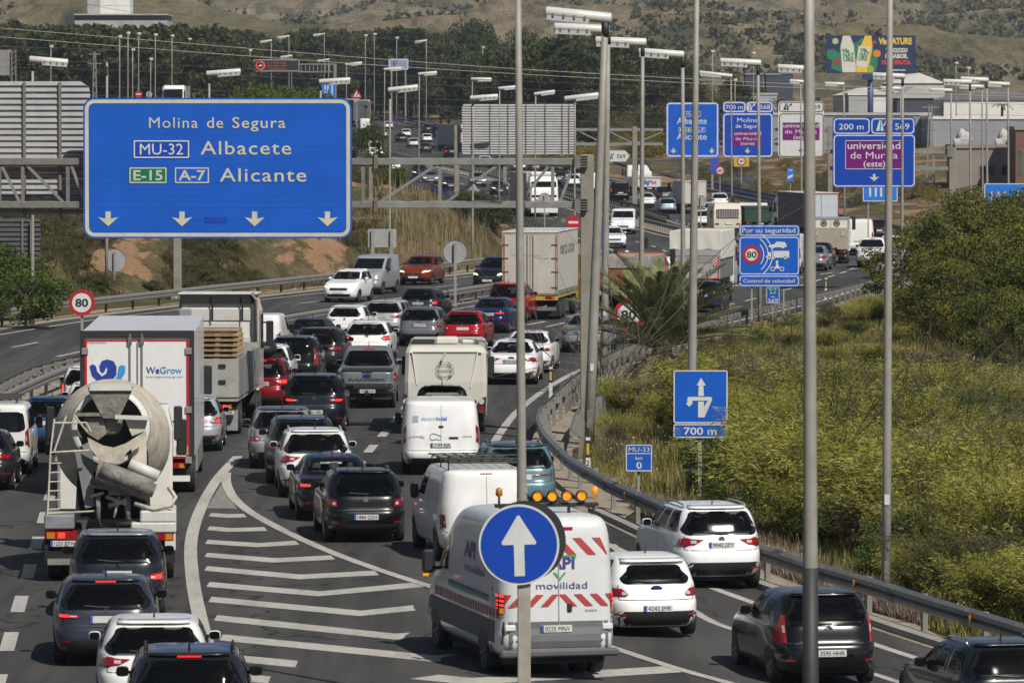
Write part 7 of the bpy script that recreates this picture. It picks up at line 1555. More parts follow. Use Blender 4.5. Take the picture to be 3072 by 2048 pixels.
# ---- small box truck with fan emblems
X, Y = 19.5, 323.7; c = lorry('beige small box truck with two round flower emblems', X, Y, 1.08, .85, 2.75, 4.2, -5, WHITE, sidem=WHITE, roofm=GREYP, cabcol='e0e0e0', cabh=2.3, wr=.36, wl=(1.1,))
MB().box(-1.0, 1.0, -.1, -.04, .88, 2.22, c=.02).build('tail_lift', mat('lift_beige', (.36, .32, .25), rough=.7, var=.2), c)
for x in (-.42, .36):
    MB().plate(disc(x, 2.47, .21, 20), -.04).build('emblem', mat('emblem_dark', (.06, .03, .06), rough=.6, var=.6, vscale=9), c); mb = MB()
    for i in range(8): a = i * .785; mb.plate(disc(x + .12 * math.cos(a), 2.47 + .12 * math.sin(a), .045, 8), -.046)
    mb.build('emblem_petals', mat('petal_gold', (.55, .35, .12), rough=.6, var=.4), c)
for x in (-.85, .75): MB().box(x - .12, x + .12, -.13, -.105, 1.7, 2.0).build('plate_patch', mat('card', (.5, .4, .27), rough=.8, var=.2), c)
# ---- grey lorry behind the thick pole, distant lorries
lorry('tall pale blue lorry behind the thick near pole', 22.2, 380, 1.28, 1.0, 3.45, 9, 9, mat('lorry_paleblue', (.48, .52, .57), rough=.5, var=.12), sidem=mat('lorry_shaded_side', (.10, .10, .105), rough=.6, var=.2), frame=mat('lorry_red', (.3, .05, .06), rough=.5, var=.2), cabcol='cccccc')  # side colour darkened to carry the shade on the lorry's flank
c = lorry('dark green tarpaulin truck right of the caravan', 19.2, 409, 1.2, .8, 1.95, 4.5, 4, mat('tarp_green', (.02, .06, .045), rough=.8, var=.35, vscale=2), doors=False, frame=mat('tarp_green', (.02, .06, .045)), roofm=MATS['tarp_green'] if 'tarp_green' in MATS else None, cabcol='ddddda', cabh=2.2, wr=.36, wl=(1.2,))
c = lorry('distant white box truck with red letters beyond the caravan', 16.6, 482, 1.12, .9, 2.95, 5.5, 6, mat('box_cream', (.52, .50, .46), rough=.6, var=.12), cabcol='e0e0e0', cabh=2.6); letters(c, [('RDA', 0, 2.62, .22, {'width': .9})], SRED, -.04, 'company_name')
c = lorry('distant white flatbed lorry with red lettering and a loading crane', 14.1, 543, 1.25, .9, 1.9, 6.5, 8, mat('flat_white', (.62, .6, .58), rough=.5, var=.12), doors=False, cabcol='e4e2dc', cabh=3.1)
letters(c, [('Mat', .35, 1.25, .4, {'width': .8, 'bold': .03})], SRED, -.04, 'company_name'); letters(c, [('Big', -.3, 1.25, .4, {'width': .55, 'bold': .03})], MATS['print_blue'], -.04, 'company_name')
MB().tube([(-.3, 6, 1.9), (-.3, 6, 3.4), (.4, 5, 3.6), (.9, 4.2, 2.6)], .13, 8).build('crane_arm', BLK, c); MB().box(-.9, .6, 2, 5, 1.96, 2.5, c=.1).build('white_sacks', WHITE, c)
lorry('distant lorry with white rear and orange stripe behind the truss', 6.3, 658, 1.25, 1.0, 3.9, 11, 11, WHITE, sidem=mat('lorry_grey_side', (.25, .25, .27), rough=.6, var=.15), cabcol='dddddd')
c = [o for o in COL.objects if o.get('label') == 'distant lorry with white rear and orange stripe behind the truss'][0]; MB().box(-1.1, 1.1, -.05, -.032, 1.15, 1.4).build('orange_stripe', AMBER, c)
lorry('distant grey-sided lorry left of the wide sign back', -6.2, 770, 1.28, 1.0, 4.0, 13, 16, WHITE, sidem=mat('lorry_side2', (.40, .40, .42), rough=.6, var=.25), roofm=WHITE, cabcol='dddddd')
c = lorry('far grey trailer with red corner lights behind the white van', -28.6, 1010, 1.28, 1.0, 4.1, 12, 12, mat('trailer_grey', (.09, .09, .1), rough=.6, var=.4, vscale=.8), cabcol='888888', lit=True); c.scale = (1.25, 1.25, 1.25)
for x in (-1.05, 1.05): MB().box(x - .09, x + .09, -.06, -.03, 3.85, 4.0).build('corner_light', REDB, c)
c = lorry('far bright green container truck right of the huge blue sign', -31.5, 1040, 1.28, 1.2, 4.2, 8, 12, mat('container_green', (.08, .25, .02), rough=.5, var=.2), cabcol='888888'); c.scale = (1.2, 1.2, 1.2)
for i in range(7): MB().box(-1.3, 1.3, -.06, -.035, 1.4 + i * .4, 1.48 + i * .4).build('container_rib', MATS['container_green'], c)
# ---- orange tipper
X, Y = 5.2, 246.0; g = hg(X, Y); c = thing('tipper_truck', 'rust orange tipper truck with pale dusty tailboard behind the palm', 'truck', (X, Y, g), R(-9)); v = VX(c, X, Y)
ORG = mat('rust_orange', (.26, .085, .03), rough=.75, var=.5, vscale=2.5)
MB().box(-1.22, 1.22, 0, 5.2, 1.2, 2.0, c=.02).build('tipper_body', ORG, c); MB().box(-1.24, 1.24, -.05, 5.22, 2.0, 2.55, c=.02).build('tailboard', mat('dusty_board', (.36, .34, .30), rough=.9, var=.5, vscale=3), c)
MB().box(-1.2, 1.2, -.02, .2, .75, 1.0).build('bumper_bar', mat('faded_red_white', (.5, .3, .26), rough=.7, var=.3), c); tchassis(c, .2, 7, .45, .6, 1.19); twheels(c, (1.2, 2.5, 6.0), 1.2, .5, .3, (1.2, 2.5)); tcab(c, 5.5, 1.2, .7, 2.6, 'b8581e', 1.9)
tlamp(c, -1.0, 1.1, -.03, .3, .16, True); tlamp(c, 1.0, 1.1, -.03, .3, .16)
a = v(1947, 0)[0]; MB().obox((a, .6, 1.6), (a - .05, .6, v(0, 772)[1]), .16, .18).build('crane_arm', mat('crane_orange', (.6, .22, .05), rough=.5, var=.25), c); MB().box(a - .35, a - .12, .5, .8, 2.9, 3.4).build('crane_valve', BLK, c)
# ---- caravan
X, Y = 16.3, 400.0; g = hg(X, Y); c = thing('caravan', 'cream caravan with curtained rear window', 'caravan', (X, Y, g), R(5))
CRM = mat('caravan_cream', (.62, .58, .46), rough=.45, var=.12); mb = MB(); rings = []
for z, a, w_ in ((.45, .12, 1.0), (.55, .0, 1.03), (1.2, -.02, 1.05), (1.9, .03, 1.03), (2.2, .12, 1.0), (2.38, .4, .9)): rings.append([(-w_, a, z), (w_, a, z), (w_, 4.3 - a, z), (-w_, 4.3 - a, z)])
mb.loft(rings); mb.build('body', CRM, c)
MB().box(-.85, .85, -.05, .06, 1.25, 1.95, c=.02).build('rear_window', GLASS, c); mb = MB(); [mb.box(-.8 + i * .13, -.72 + i * .13, -.07, -.051, 1.3, 1.9) for i in range(13)]; mb.build('curtain', mat('curtain_grey', (.3, .28, .3), rough=.8, var=.2), c)
for sg in (-1, 1): MB().box(sg * .8 - .15, sg * .8 + .15, -.04, .01, .78, .9, c=.01).build('tail_light', REDL, c); wheel(c, sg * .95, 2.1, .31, sg)
tplate(c, .1, .85, -.03); MB().box(-.95, .95, .1, 4.2, .3, .46).build('chassis', UNDER, c); MB().obox((0, 4.2, .4), (0, 5.4, .4), .12, .08).build('tow_bar', GALVD, c)
for sg in (-1, 1): MB().box(sg * 1.035, sg * 1.06, 1.2, 2.4, 1.3, 1.85).build('side_window', GLASS, c)
# ---- motorhome
X, Y = -1.9, 151.5; g = hg(X, Y); c = thing('motorhome', 'cream motorhome with round globe emblem on its back', 'motorhome', (X, Y, g), R(0)); v = VX(c, X, Y)
MHC = mat('motorhome_cream', (.56, .545, .48), rough=.4, var=.08, vscale=.8, coat=.2); mb = MB(); hw = 1.17; rings = []
zt = v(0, 1037)[1]
for z, a, w_ in ((.48, .06, 1.12), (.55, .0, 1.16), (1.5, -.02, 1.18), (zt - .2, .05, 1.15), (zt - .06, .12, 1.1), (zt, .25, 1.0)):
    r_ = .1; rings.append([(-w_ + r_, a, z), (w_ - r_, a, z), (w_, a + r_, z), (w_, 6.2, z), (-w_, 6.2, z), (-w_, a + r_, z)])
mb.loft(rings); mb.build('body', MHC, c)
def w5(zx, zy): return v(1024 + zx / 2.296, 683 + zy / 2.296)
for a, b_ in (((487, 850), (520, 1080)), ((940, 850), (890, 1100))):
    p, q = w5(*a), w5(*b_); MB().obox((p[0], .0, p[1]), (q[0], -.03, q[1]), .03, .03).build('moulding', mat('moulding_light', (.68, .66, .6), rough=.4, var=.05), c)
MB().box(-hw + .22, hw - .22, .02, .05, zt - .2, zt - .17).build('top_seam', GREYP, c)
cx, cz = w5(712, 983); mb = MB(); r_ = 62 / 2.296 / 104.8
def arc(rx, rz_, a0, a1, ox=0, oz=0): return [(cx + ox + rx * math.cos(R(t)), -.035, cz + oz + rz_ * math.sin(R(t))) for t in np.linspace(a0, a1, 14)]
for rx, a0, a1 in ((r_, 8, 82), (r_, 98, 172), (r_, 188, 262), (r_, 278, 352), (r_ * .72, 0, 360)): mb.tube(arc(rx, rx, a0, a1), .006, 4)
mb.tube([(cx - r_ * .95, -.035, cz), (cx + r_ * .95, -.035, cz)], .009, 4)
for sg in (-1, 1):
    mb.tube([(cx - r_ * .75, -.035, cz + sg * r_ * .5), (cx - r_ * .35, -.035, cz + sg * r_ * .85)], .009, 4); mb.tube([(cx + r_ * .75, -.035, cz + sg * r_ * .5), (cx + r_ * .35, -.035, cz + sg * r_ * .85)], .009, 4)
mb.build('globe_emblem', INK, c)
for sg, pts in ((-1, ((425, 1140), (450, 1150), (462, 1190), (462, 1300), (422, 1270))), (1, ((998, 1160), (995, 1300), (935, 1290), (932, 1220), (960, 1175)))):
    shp = MB(); addpoly(shp, [w5(*p) for p in pts], -.03); shp.build('lamp_cluster', BLK, c); cxl = np.mean([w5(*p)[0] for p in pts])
    for zy in (1195, 1250): MB().lathe_y([(0, .085), (.03, .085)], (cxl, -.05, w5(0, zy)[1]), 16).build('tail_light', REDL if zy > 1200 else CLR, c); 
for sg in (-1, 1): MB().box(sg * (hw + .02), sg * (hw + .2), 5.3, 5.5, 1.45, 2.0, c=.03).build('mirror', BLK, c); MB().box(sg * .98 - .04, sg * .98 + .04, .03, .06, zt - .26, zt - .2).build('marker_light', REDL, c); wheel(c, sg * (hw - .16), 1.5, .34, sg)
MB().box(w5(645, 0)[0], w5(800, 0)[0], .9, 1.7, zt - .0, w5(0, 758)[1] - .02, c=.05).build('air_conditioner', mat('ac_cream', (.6, .58, .5), rough=.5, var=.1), c); MB().box(-1.0, -.35, 1.0, 2.2, zt, zt + .1, c=.03).build('solar_panel', BLK, c); MB().box(.45, .95, 1.2, 1.9, zt, zt + .12, c=.04).build('roof_vent', MATS['ac_cream'], c)
MB().lathe_x([(-.1, .02), (-.1, .1), (.1, .1), (.1, .02)], (hw + .02, .6, zt - .25), 12).build('awning_end', MHC, c); MB().obox((w5(715, 862)[0], -.06, w5(0, 862)[1]), (w5(690, 910)[0], -.03, w5(0, 912)[1]), .05, .05).build('rear_camera', MHC, c)
MB().box(-1.1, 1.1, .0, .1, .42, .62).build('bumper', MHC, c); MB().box(-.95, .95, .3, 6, .3, .5).build('chassis', UNDER, c)
# ---- maintenance van
KN['bigvan'] = (2.72, [(.42, .2, .25, .93), (.48, .05, .1, .97), (.6, 0, .03, 1), (.75, 0, .02, 1), (.8, .04, .05, 1), (1.15, .05, .15, 1), (1.3, .055, .4, 1), (1.4, .06, .7, .995), (1.5, .065, .9, .985), (2.1, .09, 1.5, .955), (2.42, .12, 2.0, .92), (2.57, .16, 2.3, .88), (2.67, .25, 2.7, .80), (2.72, .6, 3.2, .55)]); NEX['bigvan'] = 11.0
X, Y = .78, 86.5; g = hg(X, Y); c = thing('maintenance_van', 'white maintenance van with red striped rear and amber roof lamps', 'van', (X, Y, g), R(13)); sh = Shell('bigvan', 6.0, 2.02, 2.72)
obj('body', sh.body(72).mesh('body', True), mat('van_white', (.62, .63, .63), rough=.3, var=.08, coat=.4), c)
rf = lambda x, z, o=.008: (x, sh.rear(x, z, o), z)
sl_ = lambda y, z, o=.006: (-sh.side(y, z, o), y, z); sr = lambda y, z, o=.006: (sh.side(y, z, o), y, z)
GRB = mat('grey_bumper', (.10, .10, .105), rough=.6, var=.25)
patch(lambda x, z, o: rf(x, z, o), [(-1.0, .44), (1.0, .44), (1.0, .98), (-1.0, .98)], .007, 6, 13).build('lower_door', mat('lower_grey', (.13, .13, .14), rough=.5, var=.2), c)
for fn, fl in ((sl_, True), (sr, False)):
    patch(lambda y, z, o: fn(y, z, o), [(.12, .45), (5.7, .45), (5.7, .98), (.12, .98)], .006, 4, 16, flip=fl).build('side_cladding', GRB, c)
def redstripe(pz, off, m, nm, n=1): return patch(lambda x, z, o: rf(x, z, o), pz, off, 5, max(3, n)).build(nm, m, c)
RSTR = mat('stripe_red', (.42, .05, .05), rough=.4, var=.15)
for k_ in range(6):  # lower chevrons, mirrored about the middle
    for sg in (-1, 1):
        a = .03 + k_ * .27 - .05; b_ = a + .13
        lo = [(a + .20, 1.22), (b_ + .20, 1.22), (b_, 1.42), (a, 1.42)]
        lo = [(min(.93, max(.0, x)) * sg, z) for x, z in lo]
        if abs(lo[0][0] - lo[1][0]) + abs(lo[2][0] - lo[3][0]) > .02: redstripe(lo, .010, RSTR, 'red_stripe')
for k_ in range(5):
    a = -.75 + k_ * .33; pz = [(a + .26, 2.06), (a + .40, 2.06), (a + .14, 2.34), (a, 2.34)]; pz = [(min(.84, x), z) for x, z in pz]; redstripe(pz, .010, RSTR, 'red_stripe')
PU, GN = mat('logo_purple', (.06, .05, .24), rough=.4, var=.1), mat('logo_green', (.05, .36, .08), rough=.4, var=.1)
rs = lambda a, b_: rf(a, b_, .011)
mb = MB(); mb.text('API', .06, 1.84, .18, width=.42, bold=.03, side=rs); mb.build('company_name', PU, c)
mb = MB(); mb.text('movilidad', .05, 1.51, .11, width=.86, side=rs); mb.build('company_name', PU, c)
mb = MB(); mb.add([rs(*p) for p in ((-.10, 1.78), (-.05, 1.78), (.02, 1.69), (.02, 1.64))], [(0, 1, 2, 3)]); mb.add([rs(*p) for p in ((.02, 1.64), (.02, 1.69), (.09, 1.78), (.13, 1.78))], [(0, 1, 2, 3)]); mb.add([rs(*p) for p in ((-.2, 2.06), (.30, 2.06), (.30, 2.03), (-.2, 2.03))], [(3, 2, 1, 0)]); mb.add([rs(*p) for p in ((.27, 2.03), (.30, 2.03), (.28, 1.98), (.25, 1.98))], [(3, 2, 1, 0)]); mb.build('logo_ticks', GN, c)
mb = MB(); mb.text('DAILY', .55, 1.13, .035, width=.2, side=rs); mb.build('model_lettering', INK, c)
for px_, nm in ((0, 'door_gap'),): patch(lambda x, z, o: rf(x, z, o), [(-.007, .5), (.007, .5), (.007, 2.5), (-.007, 2.5)], .013, 8, 2).build(nm, GREYP, c)
MB().box(.14, .22, sh.rear(.2, 1.2, .035), sh.rear(.2, 1.2) + .02, 1.13, 1.27, c=.015).build('door_handle', BLK, c)
for sg in (-1, 1):
    o = MB().add([(0, 0, 0)], []) ; pz = [(sg * .90, 1.02), (sg * 1.005, 1.0), (sg * .995, 1.52), (sg * .90, 1.50)]
    o = patch(lambda x, z, o_: rf(x, z, o_), pz, .02, 6, 4).build('tail_light', REDL, c, True)
    for z0_, z1_, m_ in ((1.38, 1.42, REDB), (1.30, 1.335, REDB), (1.23, 1.265, REDB), (1.11, 1.20, AMBON), (1.03, 1.09, CLR)): patch(lambda x, z, o_: rf(x, z, o_), [(sg * .91, z0_), (sg * .985, z0_), (sg * .985, z1_), (sg * .91, z1_)], .027, 3, 3).build('lamp_segment', m_, o)
    MB().box(sg * .82 - .09, sg * .82 + .09, sh.rear(.82, .88, .05), sh.rear(.82, .88) + .02, .83, .93, c=.015).build('step_bracket', WHITE, c)
    ym = 6.0 - 1.45; zm = 1.62; xm = sg * (1.0 + .22); MB().box(xm - .11, xm + .11, ym - .05, ym + .08, zm - .2, zm + .2, c=.04).build('mirror', BLK, c); MB().obox((sg * .92, ym + .05, zm - .12), (xm, ym + .03, zm - .12), .06, .06).build('mirror_arm', BLK, c); MB().box(xm - .05 + sg * .06, xm + .05 + sg * .06, ym - .06, ym - .04, zm - .25, zm - .205).build('indicator', AMBON, c)
    fn, fl = (sr, False) if sg > 0 else (sl_, True)
    patch(lambda y, z, o_: fn(y, z, o_), [(4.0, 1.52), (4.85, 1.52), (4.35, 2.1), (4.0, 2.1)], .007, 5, 5, flip=fl).build('side_window', GLASS, c, True)
    for i in range(26):
        a = .25 + i * .2
        if a < 5.0: patch(lambda y, z, o_: fn(y, z, o_), [(a, 1.02), (a + .1, 1.02), (a + .14, 1.18), (a + .04, 1.18)], .010, 2, 2, flip=fl).build('red_stripe', RSTR, c)
    patch(lambda y, z, o_: fn(y, z, o_), [(.3, 1.26), (3.9, 1.26), (3.9, 1.31), (.3, 1.31)], .009, 2, 6, flip=fl).build('green_band', GN, c); patch(lambda y, z, o_: fn(y, z, o_), [(.3, 1.315), (3.9, 1.315), (3.9, 1.37), (.3, 1.37)], .009, 2, 6, flip=fl).build('dark_band', PU, c)
    wd = (lambda a, b_: sr(2.2 + a, b_, .011)) if sg > 0 else (lambda a, b_: sl_(2.2 - a, b_, .011))
    mb = MB(); mb.text('API', -.2, 1.86, .26, width=.8, bold=.03, side=wd); mb.text('movilidad', .25, 1.62, .14, width=1.5, side=wd); mb.build('side_lettering', PU, c)
    for yw in (1.25, 5.0):
        Ra = .42; mb = MB(); zs_ = np.linspace(.44, .36 + Ra, 7)
        for z in zs_:
            dy = math.sqrt(max(0, Ra * Ra - (z - .36) ** 2)); [mb.v.append(fn(yw + dy * t, z, .010)) for t in np.linspace(-1, 1, 7)]
        for i in range(6):
            for j in range(6): q = (i * 7 + j, i * 7 + j + 1, (i + 1) * 7 + j + 1, (i + 1) * 7 + j); mb.f.append(q[::-1] if fl else q)
        mb.m = [0] * len(mb.f); mb.build('wheel_arch', BLK, c); wheel(c, sg * (sh.side(yw, .5) - .12 + .014), yw, .36, sg, .24, STEELRIM)
        if yw < 2: wheel(c, sg * (sh.side(yw, .5) - .38), yw, .36, sg, .22, STEELRIM)
MB().box(-1.0, 1.0, -.06, .12, .40, .52, c=.03).build('bumper_step', GRB, c); tplate(c, -.05, .86, sh.rear(0, .86) - .02, '0225 MNV'); MB().box(-.6, .7, .05, .2, .30, .40).build('tow_beam', UNDER, c); MB().box(-.85, .85, .4, 5.6, .25, .46).build('underbody', UNDER, c)
patch(lambda x, z, o: rf(x, z, o), [(-.25, 2.47), (.25, 2.47), (.25, 2.52), (-.25, 2.52)], .014, 2, 5).build('high_brake_lamp', REDL, c)
a = sh.row(1.55)[2] * .86; b_ = sh.row(2.4)[2] * .86; patch(lambda x, z, o: (-x, sh.front(x, z, o), z), [(-a, 1.55), (a, 1.55), (b_, 2.38), (-b_, 2.38)], .008, 6, 8).build('windshield', GLASS, c)
bar = MB().box(-.95, .8, .55, .65, 2.82, 2.88, c=.01).build('lamp_bar', BLK, c)
for x in (-.85, -.3, .3, .72): MB().box(x - .02, x + .02, .57, .63, 2.66, 2.82).build('bar_leg', BLK, bar)
for i in range(5):
    xx = -.5 + i * .25; o = MB().lathe_y([(0, .08), (.05, .08), (.1, .05)], (xx, .52, 3.0), 20).build('amber_lamp', AMBON, c); MB().lathe_y([(-.03, .09), (.06, .09), (.06, .081), (-.03, .081)], (xx, .52, 3.0), 20, 0, False).build('lamp_housing', BLK, o)
for x in (-.88, .74): MB().tube([(x, .6, 2.86), (x, .6, 3.0), (x, .6, 3.02), (x, .6, 3.12), (x, .6, 3.15)], [.02, .02, .06, .055, .02], 12).build('beacon', AMBON if x > 0 else AMBER, c, True)
# ---- oncoming white truck
X, Y = 2.6, 470.0; g = hg(X, Y); c = thing('articulated_lorry', 'white articulated lorry coming round the distant bend', 'truck', (X - 1.6, Y + 15.5, g), math.pi + R(7))
MB().box(-1.25, 1.25, 0, 12.5, 1.1, 3.9, c=.02).build('trailer', mat('trailer_side', (.42, .42, .43), rough=.6, var=.12), c); tcab(c, 13.0, 1.24, .6, 3.6, 'f0f0f0', 2.4); tchassis(c, .5, 15, .45, .6, 1.09); twheels(c, (1.5, 2.8, 4.1, 11.8, 14.4), 1.22, .5, .3)
MB().box(-1.15, 1.15, 13.2, 14.5, 3.6, 4.0, c=.15).build('wind_deflector', WHITE, c)
for sg in (-1, 1): MB().box(sg * .95 - .2, sg * .95 + .2, 15.38, 15.44, .85, 1.05, c=.02).build('headlight', HEADL, c)
MB().box(-.9, .9, 15.38, 15.42, 1.15, 1.6, c=.02).build('grille', GREYP, c); MB().box(-1.2, 1.2, 15.3, 15.45, .35, .8, c=.03).build('bumper', WHITE, c)
# ---- truck cab above the blue sign, on the upper left road
Yt = 585; X = sx(531, Yt); g = sz(256, Yt) - 3.6; c = thing('box_truck', 'white truck cab showing above the huge blue sign', 'truck', (X, Yt + 6, hg(X, Yt + 6)), math.pi - R(4)); hh = sz(256, Yt) - hg(X, Yt + 6)
MB().box(-.75, 1.5, -3, 3.6, 1.0, hh - .1, c=.02).build('box_body', mat('cab_box_grey', (.3, .3, .3), rough=.6, var=.2), c); tcab(c, 4.0, 1.2, .6, hh, 'f0f0ee', 2.0); tchassis(c, -3, 6, .45, .6, .99); twheels(c, (-1.5, 4.6), 1.2, .5)
# ---- motorcycle with rider
X, Y = 6.0, 283.0; g = hg(X, Y); c = thing('motorcycle', 'dark motorcycle with lit tail light in front of the white suv', 'motorcycle', (X, Y, g), R(-11))
for y in (.32, 1.72): wo = MB().lathe_x([(-.07, .2), (-.07, .29), (0, .32), (.07, .29), (.07, .2)], (0, y, .32), 20).build('wheel', TYRE, c, True)
MB().box(-.16, .16, .35, 1.5, .42, .8, c=.1).build('engine', BLK, c); MB().box(-.14, .14, .2, .95, .78, .9, c=.05).build('seat', BLKG, c); MB().box(-.17, .17, .9, 1.4, .78, 1.05, c=.08).build('fuel_tank', paint('303338'), c)
MB().tube([(-.38, 1.35, 1.1), (0, 1.45, 1.12), (.38, 1.35, 1.1)], .02, 6).build('handlebar', CHROME, c); MB().box(-.09, .09, .1, .16, .72, .82, c=.02).build('tail_light', REDB, c); MB().box(-.3, .3, .1, .45, .6, .95, c=.08).build('panniers', BLK, c)
me_j = [(0, .55, .93), (0, .62, 1.2), (0, .72, 1.42), (0, .76, 1.53), (0, .80, 1.62), (0, .82, 1.74), (.19, .72, 1.42), (.3, .98, 1.22), (.34, 1.28, 1.12), (-.19, .72, 1.42), (-.3, .98, 1.22), (-.34, 1.28, 1.12), (.14, .6, .9), (.24, 1.0, .8), (.22, .8, .42), (.22, .95, .36), (-.14, .6, .9), (-.24, 1.0, .8), (-.22, .8, .42), (-.22, .95, .36)]
me_e = [(0, 1), (1, 2), (2, 3), (3, 4), (4, 5), (2, 6), (6, 7), (7, 8), (2, 9), (9, 10), (10, 11), (0, 12), (12, 13), (13, 14), (14, 15), (0, 16), (16, 17), (17, 18), (18, 19)]
try:
    p = bpy.data.meshes.new('person'); p.from_pydata(me_j, me_e, []); po = obj('person', p, mat('rider_jacket', (.03, .03, .035), rough=.7, var=.3), None, (X, Y, g + .0), R(-11)); tag(po, 'motorcycle rider in dark jacket and pale helmet', 'person')
    po.modifiers.new('Skin', 'SKIN')
    import bmesh
    bm = bmesh.new(); bm.from_mesh(p); sl = bm.verts.layers.skin.verify()
    for i, vv in enumerate(bm.verts): r_ = (.16, .17, .16, .07, .1, .11, .08, .06, .045, .08, .06, .045, .1, .085, .06, .05, .1, .085, .06, .05)[i]; vv[sl].radius = (r_, r_)
    bm.verts.ensure_lookup_table(); bm.verts[0][sl].use_root = True; bm.to_mesh(p); bm.free(); po.modifiers.new('Subdivision', 'SUBSURF').levels = 1
    hm = MB(); hm.lathe_x([(-.13, .03), (-.11, .1), (-.05, .14), (.05, .14), (.11, .1), (.13, .03)], (0, .82, 1.72), 14); hm.build('helmet', SWHITE, po, True)
except Exception as ex: print('rider', ex)
# ================================================================== VEGETATION
def leafmat(name, stops, scale=2.0, rand=.5, rough=.65):
    m, nt, b = nodes(name); tc = nt.nodes.new('ShaderNodeTexCoord'); oi = nt.nodes.new('ShaderNodeObjectInfo')
    g_ = nt.nodes.new('ShaderNodeNewGeometry')
    n = noise(nt, tc.outputs['Object'], scale, 3, .6)
    rn = nt.nodes.new('ShaderNodeMath'); rn.operation = 'MULTIPLY_ADD'; rn.inputs[1].default_value = .22; nt.links.new(g_.outputs['Random Per Island'], rn.inputs[0]); nt.links.new(n, rn.inputs[2])
    r2 = nt.nodes.new('ShaderNodeMath'); r2.operation = 'MULTIPLY_ADD'; r2.inputs[1].default_value = .16 * rand; nt.links.new(oi.outputs['Random'], r2.inputs[0]); nt.links.new(rn.outputs[0], r2.inputs[2])
    c = ramp(nt, r2.outputs[0], stops); nt.links.new(c, b.inputs['Base Color']); b.inputs['Roughness'].default_value = rough; b.inputs['Specular IOR Level'].default_value = .2
    tr = nt.nodes.new('ShaderNodeBsdfTranslucent'); nt.links.new(c, tr.inputs['Color']); ms = nt.nodes.new('ShaderNodeMixShader'); ms.inputs[0].default_value = .25
    nt.links.new(b.outputs[0], ms.inputs[1]); nt.links.new(tr.outputs[0], ms.inputs[2]); nt.links.new(ms.outputs[0], nt.nodes['Material Output'].inputs['Surface'])
    return m
L_ACA = leafmat('acacia_leaves', [(.40, (.035, .046, .011)), (.58, (.08, .095, .02)), (.76, (.14, .145, .03)), (.86, (.18, .16, .03)), (.96, (.36, .22, .02))], 4.0)
L_WSP = leafmat('tamarisk_sprays', [(.38, (.085, .095, .02)), (.55, (.21, .215, .042)), (.72, (.32, .305, .062)), (.9, (.42, .37, .12))], 3.5)
L_OLV = leafmat('olive_shrub', [(.38, (.045, .048, .018)), (.55, (.085, .082, .032)), (.75, (.14, .12, .055))])
L_PIN = leafmat('pine_needles', [(.38, (.022, .034, .010)), (.6, (.048, .062, .018)), (.85, (.085, .095, .03))])
L_EUC = leafmat('eucalyptus_leaves', [(.38, (.03, .034, .014)), (.6, (.056, .058, .022)), (.85, (.095, .088, .036))])
L_GRN = leafmat('green_leaves', [(.38, (.03, .052, .012)), (.6, (.065, .095, .02)), (.85, (.12, .15, .035))])
L_YEL = leafmat('yellow_shrub', [(.38, (.09, .075, .012)), (.6, (.18, .14, .018)), (.85, (.30, .22, .03))])
L_PLM = leafmat('palm_leaflets', [(.35, (.055, .068, .025)), (.6, (.13, .15, .055)), (.85, (.27, .28, .13))])
L_DED = leafmat('dry_frond', [(.35, (.12, .09, .055)), (.8, (.30, .25, .17))])
BARK = mat('bark', (.09, .07, .05), rough=.95, var=.4, vscale=8); TWIGD = mat('olive_twig', (.07, .062, .035), rough=.9, var=.35, vscale=8); TWIG = mat('grey_twig', (.15, .135, .115), rough=.9, var=.35, vscale=8)

def quads(name, C, U, V):
    """C centres, U/V half axes -> quad cloud mesh"""
    n = len(C); P = np.empty((n, 4, 3)); P[:, 0] = C - U - V * .6; P[:, 1] = C + U * .4 - V; P[:, 2] = C + U + V * .6; P[:, 3] = C - U * .4 + V
    me = bpy.data.meshes.new(name); me.vertices.add(4 * n); me.vertices.foreach_set('co', P.reshape(-1).astype(np.float32))
    me.loops.add(4 * n); me.loops.foreach_set('vertex_index', np.arange(4 * n, dtype=np.int32)); me.polygons.add(n)
    me.polygons.foreach_set('loop_start', np.arange(0, 4 * n, 4, dtype=np.int32)); me.polygons.foreach_set('loop_total', np.full(n, 4, np.int32)); me.materials.append(None); me.update(calc_edges=True); return me
def randdir(n, r): v = r.normal(size=(n, 3)); return v / np.linalg.norm(v, axis=1, keepdims=True)
def axes(n, r, su, sv, up=0.0, D=None):
    d = randdir(n, r) if D is None else D + r.normal(size=(n, 3)) * .35
    d[:, 2] += up; d /= np.linalg.norm(d, axis=1, keepdims=True); e = np.cross(d, randdir(n, r)); e /= np.linalg.norm(e, axis=1, keepdims=True)
    k_ = r.uniform(.6, 1.4, (n, 1)); return d * su * k_, e * sv * k_
def crown(name, seed, n, clumps, rx, rz, zc, leaf, asp=.6, csig=.16, flat=1.0, inner=.45):
    """clumped crown, unit height"""
    r = np.random.default_rng(seed); d = randdir(clumps, r); rad = r.uniform(inner, 1.0, (clumps, 1)) ** .6; cc = d * rad; cc[:, 0:2] *= rx; cc[:, 2] = cc[:, 2] * rz * flat + zc
    w = r.uniform(.6, 1.5, clumps); ci = r.choice(clumps, n, p=w / w.sum()); off = r.normal(size=(n, 3)); off *= (r.uniform(0, 1, (n, 1)) ** .4) / np.linalg.norm(off, axis=1, keepdims=True)
    C = cc[ci] + off * csig * w[ci][:, None] * np.array((1, 1, .7)); U, V = axes(n, r, leaf, leaf * asp); return quads(name, C, U, V)
